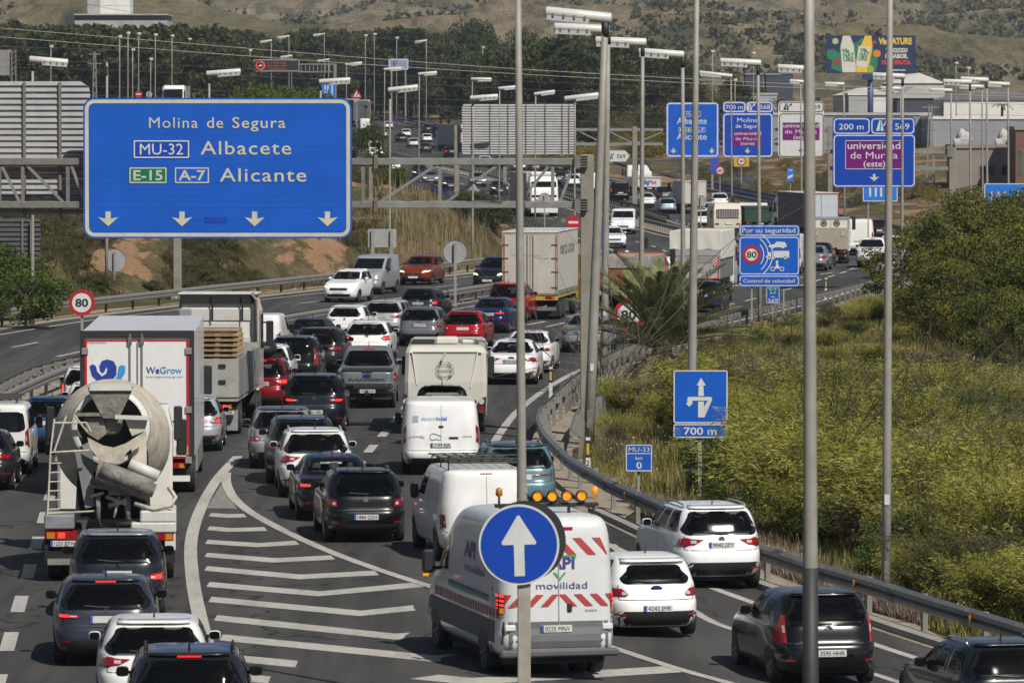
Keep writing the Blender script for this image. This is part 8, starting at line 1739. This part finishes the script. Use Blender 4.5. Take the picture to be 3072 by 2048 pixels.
def trunk(name, seed, h, r0, k_=5, spread=.25, z1=.8):
    r = np.random.default_rng(seed); mb = MB(); mb.tube([(0, 0, -.05), (.01, .0, h * .3), (-.01, .01, h * .65), (.0, .0, h * z1)], [r0, r0 * .8, r0 * .6, r0 * .25], 7)
    for i in range(k_):
        a = 2 * math.pi * i / k_ + r.uniform(0, 1); z = h * r.uniform(.3, .6); mb.tube([(0, 0, z), (math.cos(a) * spread * .5, math.sin(a) * spread * .5, z + h * .15), (math.cos(a) * spread, math.sin(a) * spread, z + h * r.uniform(.2, .35))], [r0 * .5, r0 * .35, r0 * .15], 5)
    return mb.mesh(name)
def wispy(name, seed, nb, per, spread=.8, leaf=.06, w=.007):
    r = np.random.default_rng(seed); C = []; D = []
    for i in range(nb):
        a = r.uniform(0, 2 * math.pi); s_ = r.uniform(.1, 1) * spread; h_ = r.uniform(.55, 1.0); bx_, by_ = r.normal(size=2) * .12
        t = r.uniform(.15, 1, per) ** .7; x = bx_ + np.cos(a) * s_ * t ** 1.5; y = by_ + np.sin(a) * s_ * t ** 1.5; z = h_ * (t * 1.25 - .38 * t ** 2.2)
        jit = r.normal(size=(per, 3)) * .05 * t[:, None]; C.append(np.stack([x, y, z], 1) + jit); D.append(np.stack([np.full(per, math.cos(a) * .8), np.full(per, math.sin(a) * .8), .9 - t * .9], 1))
    C = np.concatenate(C); D = np.concatenate(D); U, V = axes(len(C), r, leaf, w, 0, D); return quads(name, C, U, V)
def twigs(name, seed, n, spread, thick=.006):
    r = np.random.default_rng(seed); mb = MB()
    for i in range(n):
        a = r.uniform(0, 2 * math.pi); p = np.array((r.normal() * .06, r.normal() * .06, 0.0)); d = np.array((math.cos(a) * spread, math.sin(a) * spread, r.uniform(.6, 1.1))); pts = [p]; seg = 5
        for k_ in range(seg): d = d + r.normal(size=3) * .28; pts.append(pts[-1] + d * .2)
        mb.tube(pts, list(np.linspace(thick, thick * .25, seg + 1)), 3)
        for k_ in range(2):
            q = pts[r.integers(2, 5)]; e = d + r.normal(size=3) * .7; mb.tube([q, q + e * .14, q + e * .26 + r.normal(size=3) * .03], [thick * .5, thick * .35, thick * .15], 3)
    return mb.mesh(name)
PRO = {
 'aca': [crown('crown', s_, 17000, 60, .60, .42, .56, .012, .55, .12, inner=.45) for s_ in (1, 2, 3)],
 'olv': [crown('crown', s_, 5000, 50, .75, .45, .48, .02, .5, .16, inner=.3) for s_ in (4, 5, 6)],
 'grn': [crown('crown', s_, 8000, 55, .55, .45, .55, .018, .6, .15, inner=.3) for s_ in (7, 8)],
 'wsp': [wispy('crown', s_, 140, 200, .85, .027, .0033) for s_ in (9, 10, 11, 12)],
 'pin': [crown('crown', s_, 6000, 46, .42, .26, .72, .022, .6, .10, inner=.5) for s_ in (13, 14, 15)],
 'euc': [crown('crown', s_, 6500, 60, .36, .42, .56, .02, .5, .10, inner=.35) for s_ in (16, 17, 18)],
}
TR = {'tree': [trunk('trunk', s_, 1, .022, 6, .2) for s_ in (1, 2)], 'bush': [trunk('stem', s_, .7, .02, 7, .3) for s_ in (3, 4)], 'twig': [twigs('stem', s_, 18, .5, .006) for s_ in (5, 6)]}
def plant(name, kind, label, X, Y, h, m, cat='shrub', group=None, wide=1.0, tr='bush', dz=0):
    z = hg(X, Y) + dz; o = thing(name, label, cat, (X, Y, z), random.uniform(0, 6.28), group); o.scale = (h * wide, h * wide, h)
    a = obj('crown', random.choice(PRO[kind]), m, o); a.rotation_euler = (0, 0, random.uniform(0, 6))
    obj('trunk' if tr == 'tree' else 'stem', random.choice(TR[tr]), BARK if tr != 'twig' else TWIGD, o); return o
# ---- right verge: tall acacias
for i, (X, Y, h) in enumerate(((15.4, 208, 4.4), (17.6, 200, 5.2), (19.8, 206, 5.8), (21.6, 216, 6.2), (18.4, 226, 6.2), (22.6, 236, 6.8), (16.2, 232, 4.9), (16.8, 190, 3.4), (19.4, 187, 3.9), (21.0, 196, 5.0), (24, 250, 6.8), (20.3, 246, 6.2), (17.4, 215, 5.3), (21.5, 262, 6.3), (15.3, 186, 3.6), (17.0, 182, 4.0))):
    plant('acacia_bush', 'aca', 'tall dark acacia bush with yellow blossom at the right edge', X + 1.9, Y, h * .87, L_ACA, group='acacia bushes at the right edge', wide=1.05)
for X, Y, h in ((13.6, 178, 1.4), (15.0, 176, 1.5)): plant('olive_shrub', 'olv', 'low grey-green shrub in front of the tall acacias', X, Y, h, L_OLV, group='low shrubs before the acacias', wide=1.1)
# ---- right verge: wispy tamarisk scrub
r = np.random.default_rng(21); pos = []
tries = 0
while len(pos) < 92 and tries < 4000:
    tries += 1; Y = r.uniform(97, 168); fr = .1 * Y + 1.5; X = r.uniform(RO(Y) + 3.4, fr)
    if X < np.interp(Y, [96, 106, 122, 130, 150, 168], [10.3, 7.4, 4.9, 4.3, 3.8, 4.2]): continue
    if Y > 150 and X > 9.5 and r.random() < .7: continue
    if Y < 132 and 1880 < CX + X * F / Y < 2400: continue
    if all((X - p[0]) ** 2 + ((Y - p[1]) * .45) ** 2 > .6 for p in pos): pos.append((X, Y))
for X, Y in pos:
    h = r.uniform(1.5, 2.9) * (1.0 if Y < 150 else .6); h = min(h, max(1.0, (X - RO(Y) - 2.2) * 1.0))
    plant('tamarisk_shrub', 'wsp', 'wispy shrub in the scrub behind the right guard rail', X, Y, h, random.choice((L_WSP,) * 9 + (L_GRN, L_OLV, L_DED)), group='wispy shrubs behind the right guard rail', wide=r.uniform(.75, 1.1), tr='twig')
for X, Y, h in ((5.1, 121, 1.3), (4.9, 127.5, 1.5), (7.6, 107, 1.2), (10.0, 98, 1.0), (8.0, 109, 1.5), (6.6, 115, 1.3)): plant('leafy_shrub', 'grn', 'small bright leafy shrub close behind the right guard rail', X, Y, h, L_GRN, group='leafy shrubs close to the rail')
# bare twiggy shrub by the gantry post
def bare(label, X, Y, h, seed, n=46, sp_=.55):
    o = thing('bare_shrub', label, 'shrub', (X, Y, hg(X, Y)), 0); o.scale = (h, h, h); obj('branches', twigs('branches', seed, n, sp_, .006), TWIG, o)
bare('leafless twiggy shrub around the leaning lamp poles', 2.75, 166, 3.6, 31, 34, .36); bare('leafless grey brush below the palm fronds', 4.2, 168, 1.5, 32, 40, .9); bare('dry brown brush right of the concrete gantry post', 2.6, 139, 1.2, 33, 60, .6)
for X, Y, h, k_, m_ in ((3.4, 160, 1.4, 'wsp', L_WSP), (5.6, 166, 1.3, 'wsp', L_WSP), (3.0, 146, 1.0, 'wsp', L_WSP), (4.7, 158, 1.3, 'olv', L_OLV), (6.2, 172, 1.3, 'olv', L_OLV)): plant('scrub_bush', k_, 'ragged bush at the foot of the palm', X, Y, h, m_, group='ragged bushes under the palm', tr='twig')
for i in range(60):
    Y = r.uniform(168, 262); X = RO(Y) + 3.2 + r.random() * max(.5, min(9, .1 * Y + 1 - RO(Y) - 3)); plant('weed_clump', 'wsp' if i % 2 else 'olv', 'low weedy clump in the grass below the speed camera sign', X, Y, r.uniform(.5, 1.1), random.choice((L_WSP, L_WSP, L_GRN, L_OLV)), group='weedy clumps below the speed camera sign', wide=1.3, tr='twig')
# ---- palm
X, Y = 4.95, 174.0; p = thing('date_palm', 'bushy date palm with arching grey-green fronds left of centre-right', 'palm', (X, Y, hg(X, Y)))
p.scale = (1.06, 1.06, 1.12)
MB().tube([(0, 0, -.2), (0, 0, .8), (0, 0, 1.7)], [.34, .36, .26], 12).build('trunk', BARK, p)
r = np.random.default_rng(5)
def frond(az, el, ln, droop, m, seed):
    rr_ = np.random.default_rng(seed); n = 26; pts = []; d0 = np.array((math.cos(az), math.sin(az), 0.0)); x = np.array((0, 0, 1.25)); e = el; seg = ln / 12
    for i in range(13): pts.append(x.copy()); x = x + (d0 * math.cos(e) + np.array((0, 0, math.sin(e)))) * seg; e -= droop / 12
    mb = MB(); mb.tube(pts, list(np.linspace(.04, .012, 13)), 4)
    for i in range(84):
        t = .14 + .86 * i / 83; k_ = min(11.98, t * 12); q = pts[int(k_)] + (pts[int(k_) + 1] - pts[int(k_)]) * (k_ - int(k_)); tg = pts[int(k_) + 1] - pts[int(k_)]; tg /= np.linalg.norm(tg)
        sd = np.cross(tg, (0, 0, 1.0)); sd /= np.linalg.norm(sd) + 1e-9; upv = np.cross(sd, tg); L_ = .58 * math.sin(math.pi * min(1, t * .85 + .15)) ** .6 * (ln / 3.2)
        for sg in (-1, 1):
            dr_ = tg * .75 + sd * sg * .8 + upv * (.45 + rr_.uniform(-.15, .15)) ; dr_ /= np.linalg.norm(dr_); wv = np.cross(dr_, upv); wv /= np.linalg.norm(wv) + 1e-9; wv *= .015; tip = q + dr_ * L_ * rr_.uniform(.8, 1.1) - np.array((0, 0, .06 * L_))
            mb.add([q - wv * .6, q + wv * .6, (q + tip) / 2 + wv, tip, (q + tip) / 2 - wv], [(0, 1, 2, 3, 4)])
    return mb.build('frond', m, p)
for i in range(46):
    el = R(87 - 72 * (i / 46) ** 1.1) + r.uniform(-.1, .1); frond(i * 2.399 + r.uniform(-.2, .2), el, r.uniform(2.7, 3.5), R(34 + 12 * (1 - i / 46)) , L_PLM, 100 + i)
for i in range(7): frond(r.uniform(0, 6.28), R(-25) + r.uniform(-.3, .2), r.uniform(1.8, 2.4), R(45), L_DED, 200 + i)
# ---- left embankment
r = np.random.default_rng(8)
cnt = 0; pts_ = []
while cnt < 170:
    px, py = r.uniform(20, 1110), r.uniform(655, 880); X, Y = G(px, py)
    if Y > 430 or X > LI(Y) - 3.6: continue
    v_ = v1(X / 3.2 + 9, Y / 12)
    if v_ < .42: continue
    cnt += 1; h = r.uniform(.35, 1.15); plant('embankment_shrub', 'olv', 'dusty olive shrub on the bare soil embankment', X, Y, h, L_OLV, group='shrubs on the left embankment', wide=r.uniform(1.0, 1.6), tr='twig', dz=ez(X, Y) - hg(X, Y))
for px, py, h, wd in ((660, 812, .9, 1.2), (300, 880, .8, 1.3)): X, Y = G(px, py); plant('leafy_shrub', 'grn', 'bright green shrub at the foot of the embankment', X, Y, h, L_GRN, group='green shrubs at the embankment foot', wide=wd)
plant('leafy_tree', 'grn', 'leafy tree at the left edge beside the dark sign back', -21.9, 236, 3.5, L_GRN, 'tree', wide=1.0, tr='tree'); plant('leafy_tree', 'grn', 'lower leafy tree half outside the left edge', -20.8, 226, 2.6, L_GRN, 'tree', wide=1.2, tr='tree')
for i, (px, py, Y, h, k_, m_) in enumerate(((1080, 640, 352, 1.9, 'olv', L_OLV), (1130, 660, 348, 1.7, 'olv', L_OLV), (1250, 655, 352, 1.8, 'olv', L_OLV), (1180, 690, 346, 1.6, 'grn', L_GRN), (1430, 690, 340, 2.3, 'grn', L_PIN), (1480, 700, 338, 2.2, 'grn', L_PIN), (1385, 680, 348, 2.0, 'grn', L_GRN), (1320, 660, 354, 1.7, 'olv', L_OLV), (1060, 700, 342, 1.9, 'olv', L_OLV), (1240, 600, 500, 1.6, 'olv', L_OLV), (1180, 590, 520, 2.0, 'olv', L_OLV))):
    X = sx(px, Y); plant('verge_bush', k_, 'rounded bush on the inside of the distant bend', X, Y, h, m_, group='bushes inside the distant bend', wide=1.3, dz=ez(X, Y) - hg(X, Y))
plant('conifer', 'grn', 'dark narrow conifer right of the huge blue sign', sx(1095, 500), 500, 7.4, L_PIN, 'tree', wide=.62, tr='tree'); plant('conifer', 'grn', 'lower dark conifer beside the narrow one', sx(1120, 470), 470, 4.5, L_PIN, 'tree', wide=.8, tr='tree')
for px, Y, h in ((745, 455, 7.0), (800, 470, 7.6), (860, 460, 7.2), (920, 475, 6.4)):
    X = sx(px, Y); plant('conifer', 'grn', 'bright green treetop peeping above the huge blue sign', X, Y, sz(250, Y) + random.uniform(-.5, .6) - hg(X, Y), L_GRN, 'tree', 'treetops above the huge blue sign', wide=.62, tr='tree')
for px, Y, h in ((1650, 660, 4.0), (1690, 650, 4.6), (1740, 655, 4.2), (1930, 720, 4.0), (1960, 715, 3.6), (1905, 725, 3.4)): X = sx(px, Y); plant('yellow_shrub', 'olv', 'yellow flowering shrub beyond the distant bend', X, Y, h, L_YEL, group='yellow shrubs beyond the bend', wide=1.1)
for i in range(34):
    Y = r.uniform(500, 640); X = RO(Y) + r.uniform(5, 26); plant('verge_bush', 'olv', 'low scrub bush below the distant lane signs', X, Y, r.uniform(1.0, 2.2), random.choice((L_OLV, L_OLV, L_YEL)), group='scrub below the distant lane signs', wide=1.3)
# ---- background wood
r = np.random.default_rng(12); n = 0
def woods(N, Y0, Y1, xa, xb, top, kinds, lab, nm, grp):
    """trees with tops following the photo outline"""
    k_ = 0; t = 0
    while k_ < N and t < N * 20:
        t += 1; Y = r.uniform(Y0, Y1); px = r.uniform(xa, xb); X = sx(px, Y)
        if LI(Y) - 7 < X < RO(Y) + 5 and Y < 1130: continue
        ty = np.interp(px, [p[0] for p in top], [p[1] for p in top]) + r.uniform(-58, 34); g = hg(X, Y) if Y < 1320 else hillz(X, Y); h = sz(ty, Y) - g
        if h < 4: continue
        h = min(h, 19); kk, m_ = kinds[r.integers(len(kinds))]; o = plant(nm, kk, lab, X, Y, h, m_, 'tree', grp, wide=r.uniform(.85, 1.15), tr='tree'); k_ += 1
TOP = [(-100, 120), (150, 130), (250, 115), (500, 140), (560, 110), (700, 108), (760, 130), (820, 190), (900, 150), (960, 130), (1000, 150), (1120, 100), (1250, 110), (1300, 190), (1450, 200), (1560, 180), (1640, 170), (1700, 140), (1850, 150), (1950, 180), (2050, 240), (2200, 270)]
woods(190, 830, 1250, -60, 1060, TOP, [('pin', L_PIN), ('pin', L_PIN), ('euc', L_EUC)], 'dark pine in the wood at the upper left', 'pine_tree', 'pines in the upper left wood')
woods(170, 830, 1200, 1200, 2060, TOP, [('euc', L_EUC), ('euc', L_EUC), ('pin', L_PIN)], 'brownish eucalyptus in the wood behind the wide sign back', 'eucalyptus_tree', 'eucalyptus in the central wood')
woods(16, 740, 820, 1750, 2480, [(1700, 330), (2000, 350), (2500, 400)], [('euc', L_EUC), ('olv', L_OLV)], 'dark low tree behind the distant lane signs', 'low_tree', 'low trees behind the lane signs')
woods(10, 870, 1000, 2080, 2560, [(2080, 285), (2560, 300)], [('olv', L_OLV), ('euc', L_EUC)], 'dark tree in front of the distant sheds', 'low_tree', 'trees before the distant sheds')
woods(60, 1140, 1290, 540, 1320, [(p[0], p[1] + 12) for p in TOP], [('pin', L_PIN), ('euc', L_EUC), ('grn', L_PIN)], 'dark tree in the wood behind the message gantry', 'wood_tree', 'trees behind the message gantry')
for px, ty, h, lab in ((1385, 58, 1.15, 'large rounded dark pine rising above the wood'), (1440, 75, 1.0, 'second rounded dark pine beside the large one'), (1560, 78, 1.1, 'rounded dark pine right of the near grey pole'), (1180, 92, 1.2, 'rounded pine above the pale blue faded sign')):
    Y = 1100; X = sx(px, Y); g = hg(X, Y); o = plant('pine_tree', 'grn', lab, X, Y, sz(ty, Y) - g, L_PIN, 'tree', wide=.52, tr='tree')
p0 = thing('palm_tree', 'small distant palm in front of the white factory wall', 'palm', (sx(3005, 800), 800, hg(sx(3005, 800), 800))); zt = sz(315, 800) - p0.location.z
MB().tube([(0, 0, -.3), (0, 0, zt)], [.25, .18], 8).build('trunk', BARK, p0)
for i in range(14):
    a = i * 2.4; mb = MB(); pts = [(math.cos(a) * t * 1.9, math.sin(a) * t * 1.9, zt + .9 * t - 1.9 * t * t * (.4 + .5 * (i % 3) / 2)) for t in np.linspace(0, 1, 6)]
    v_ = []
    for k_, q in enumerate(pts): wd = .22 * math.sin(math.pi * (k_ + .6) / 6.4); v_ += [(q[0] - math.sin(a) * wd, q[1] + math.cos(a) * wd, q[2] - .05), (q[0] + math.sin(a) * wd, q[1] - math.cos(a) * wd, q[2] - .05)]
    mb.add(v_, [(2 * k_, 2 * k_ + 1, 2 * k_ + 3, 2 * k_ + 2) for k_ in range(5)]); mb.build('frond', L_PLM, p0)
# ---- ground cover (uncountable)
def blades(name, n, sampler, hmin, hmax, w, m, lean=.35, seed=1):
    r = np.random.default_rng(seed); B_ = np.array([sampler(r) for _ in range(n)]); h = r.uniform(hmin, hmax, (n, 1)); a = r.uniform(0, 6.28, n); d = np.stack([np.cos(a), np.sin(a), np.zeros(n)], 1); s_ = np.stack([-np.sin(a), np.cos(a), np.zeros(n)], 1) * w * r.uniform(.6, 1.5, (n, 1))
    P = np.empty((n, 3, 3)); P[:, 0] = B_ - s_; P[:, 1] = B_ + s_; P[:, 2] = B_ + d * h * r.uniform(0, lean * 2, (n, 1)) + np.array((0, 0, 1)) * h
    me = bpy.data.meshes.new(name); me.vertices.add(3 * n); me.vertices.foreach_set('co', P.reshape(-1).astype(np.float32)); me.loops.add(3 * n); me.loops.foreach_set('vertex_index', np.arange(3 * n, dtype=np.int32)); me.polygons.add(n)
    me.polygons.foreach_set('loop_start', np.arange(0, 3 * n, 3, dtype=np.int32)); me.polygons.foreach_set('loop_total', np.full(n, 3, np.int32)); me.materials.append(None); me.update(calc_edges=True)
    return obj(name, me, m)
def s_field(r):
    while True:
        Y = 92 + 200 * r.random() ** 1.3; X = RO(Y) + 2.4 + r.random() * max(.1, (.1 * Y + 3 - RO(Y) - 2.4))
        return (X, Y, hg(X, Y) - .03)
L_GRS = leafmat('weedy_grass', [(.36, (.065, .075, .018)), (.52, (.14, .145, .034)), (.66, (.24, .215, .07)), (.85, (.36, .29, .13))], .22, 0)
L_PNK = leafmat('dry_pink_grass', [(.36, (.13, .09, .07)), (.6, (.26, .19, .155)), (.85, (.44, .36, .32))], .3, 0)
tag(blades('weedy_grass', 130000, s_field, .12, .5, .016, L_GRS, seed=2), 'weedy yellow-green grass and weeds covering the right verge', 'grass', kind='stuff')
def s_pink(r):
    if r.random() < .4: Y = r.uniform(100, 124); return (RO(Y) + 2.3 + abs(r.normal()) * .6, Y, hg(RO(Y) + 3, Y) - .03)
    while True:
        Y = r.uniform(124, 200); X = r.uniform(.074 * Y, .1 * Y + 2)
        return (X, Y, hg(X, Y) - .03)
tag(blades('dry_grass', 44000, s_pink, .15, .5, .015, L_PNK, seed=3), 'dry pinkish grass along the rail and at the right edge', 'grass', kind='stuff')
def s_reed(r): 
    px, Y = r.normal(1295, 75), r.uniform(300, 338); X = min(sx(px, Y), LI(Y) - 3.5); return (X, Y, ez(X, Y) - .05)
L_RED = leafmat('dry_reeds', [(.36, (.14, .11, .055)), (.6, (.26, .21, .115)), (.85, (.40, .34, .21))], .6, 0)
tag(blades('dry_reeds', 5000, s_reed, .5, 1.7, .022, L_RED, .15, seed=4), 'tall straw-coloured reeds behind the oncoming orange crossover', 'reeds', kind='stuff')
def s_bank(r):
    while True:
        X, Y = G(r.uniform(0, 1500), r.uniform(630, 900))
        if Y < 460 and X < LI(Y) - 2.8 and v1(X / 3.2 + 9, Y / 12) > .38: return (X, Y, ez(X, Y) - .03)
L_BNK = leafmat('bank_scrub', [(.36, (.05, .045, .02)), (.6, (.11, .09, .045)), (.85, (.20, .165, .09))], .4, 0)
tag(blades('embankment_grass', 20000, s_bank, .12, .5, .03, L_BNK, seed=6), 'dry scrubby grass on the left embankment', 'grass', kind='stuff')
def s_flow(r): X, Y, z = s_field(r); return (X, Y, z + r.uniform(.2, .8))
fl = np.array([s_flow(np.random.default_rng(i)) for i in range(2600)]); rr_ = np.random.default_rng(4); U, V = axes(len(fl), rr_, .022, .02)
tag(obj('yellow_flowers', quads('yellow_flowers', fl, U, V), mat('flower_yellow', (.55, .42, .03), rough=.6, var=.3)), 'scattered small yellow flowers in the right verge', 'flowers', kind='stuff')

# scrub dotted over the hills
r = np.random.default_rng(77); n = 7500; Cc = []
for i in range(n):
    Y = 1450 + 2900 * r.random() ** 1.2; X = r.uniform(-.105, .105) * Y
    if v1(X / 60 + 3, Y / 160) + .4 * v2(X / 17, Y / 40) < .64: continue
    R_ = r.uniform(.8, 2.4) * (1 + Y / 5000); z = hillz(X, Y); q = r.normal(size=(16, 3)) * np.array((R_ * .55, R_ * .55, R_ * .42)) + np.array((X, Y, z + R_ * .5)); Cc.append(q)
Cc = np.concatenate(Cc); U, V = axes(len(Cc), r, .85, .65)
L_HIL = leafmat('hill_scrub', [(.36, (.055, .058, .03)), (.6, (.085, .083, .042)), (.85, (.12, .11, .06))], .02, 0)
tag(obj('hill_scrub', quads('hill_scrub', Cc, U, V), L_HIL), 'dark scrub scattered over the far hillsides', 'scrub', kind='stuff')
ORD = ('leftmost', 'second from left', 'third from left', 'fourth from left', 'fifth from left', 'sixth from left', 'seventh from left', 'eighth from left', 'ninth from left', 'tenth from left', 'eleventh from left', 'twelfth from left', 'thirteenth from left', 'fourteenth from left', 'fifteenth from left', 'sixteenth from left')
same = {}
for o in COL.objects:
    if o.parent is None and o.get('label'): same.setdefault(o['label'], []).append(o)
for lb, os_ in same.items():
    if 1 < len(os_) <= 16:
        for i, o in enumerate(sorted(os_, key=lambda q: q.location.x / max(1, q.location.y))): o['label'] = lb + ', ' + ORD[i] if i or True else lb
# ------------------------------------------------------------------ haze
bm_ = MB().box(-1100, 1100, -300, 6600, -8, 560)
m = bpy.data.materials.new('haze_air'); m.use_nodes = True; nt = m.node_tree; nt.nodes.remove(nt.nodes['Principled BSDF'])
pv = nt.nodes.new('ShaderNodeVolumePrincipled'); pv.inputs['Density'].default_value = .0001; pv.inputs['Color'].default_value = (.72, .82, .95, 1); pv.inputs['Anisotropy'].default_value = .2
nt.links.new(pv.outputs[0], nt.nodes['Material Output'].inputs['Volume'])
tag(bm_.build('haze', m), 'thin bluish air over the valley', 'haze', kind='stuff')
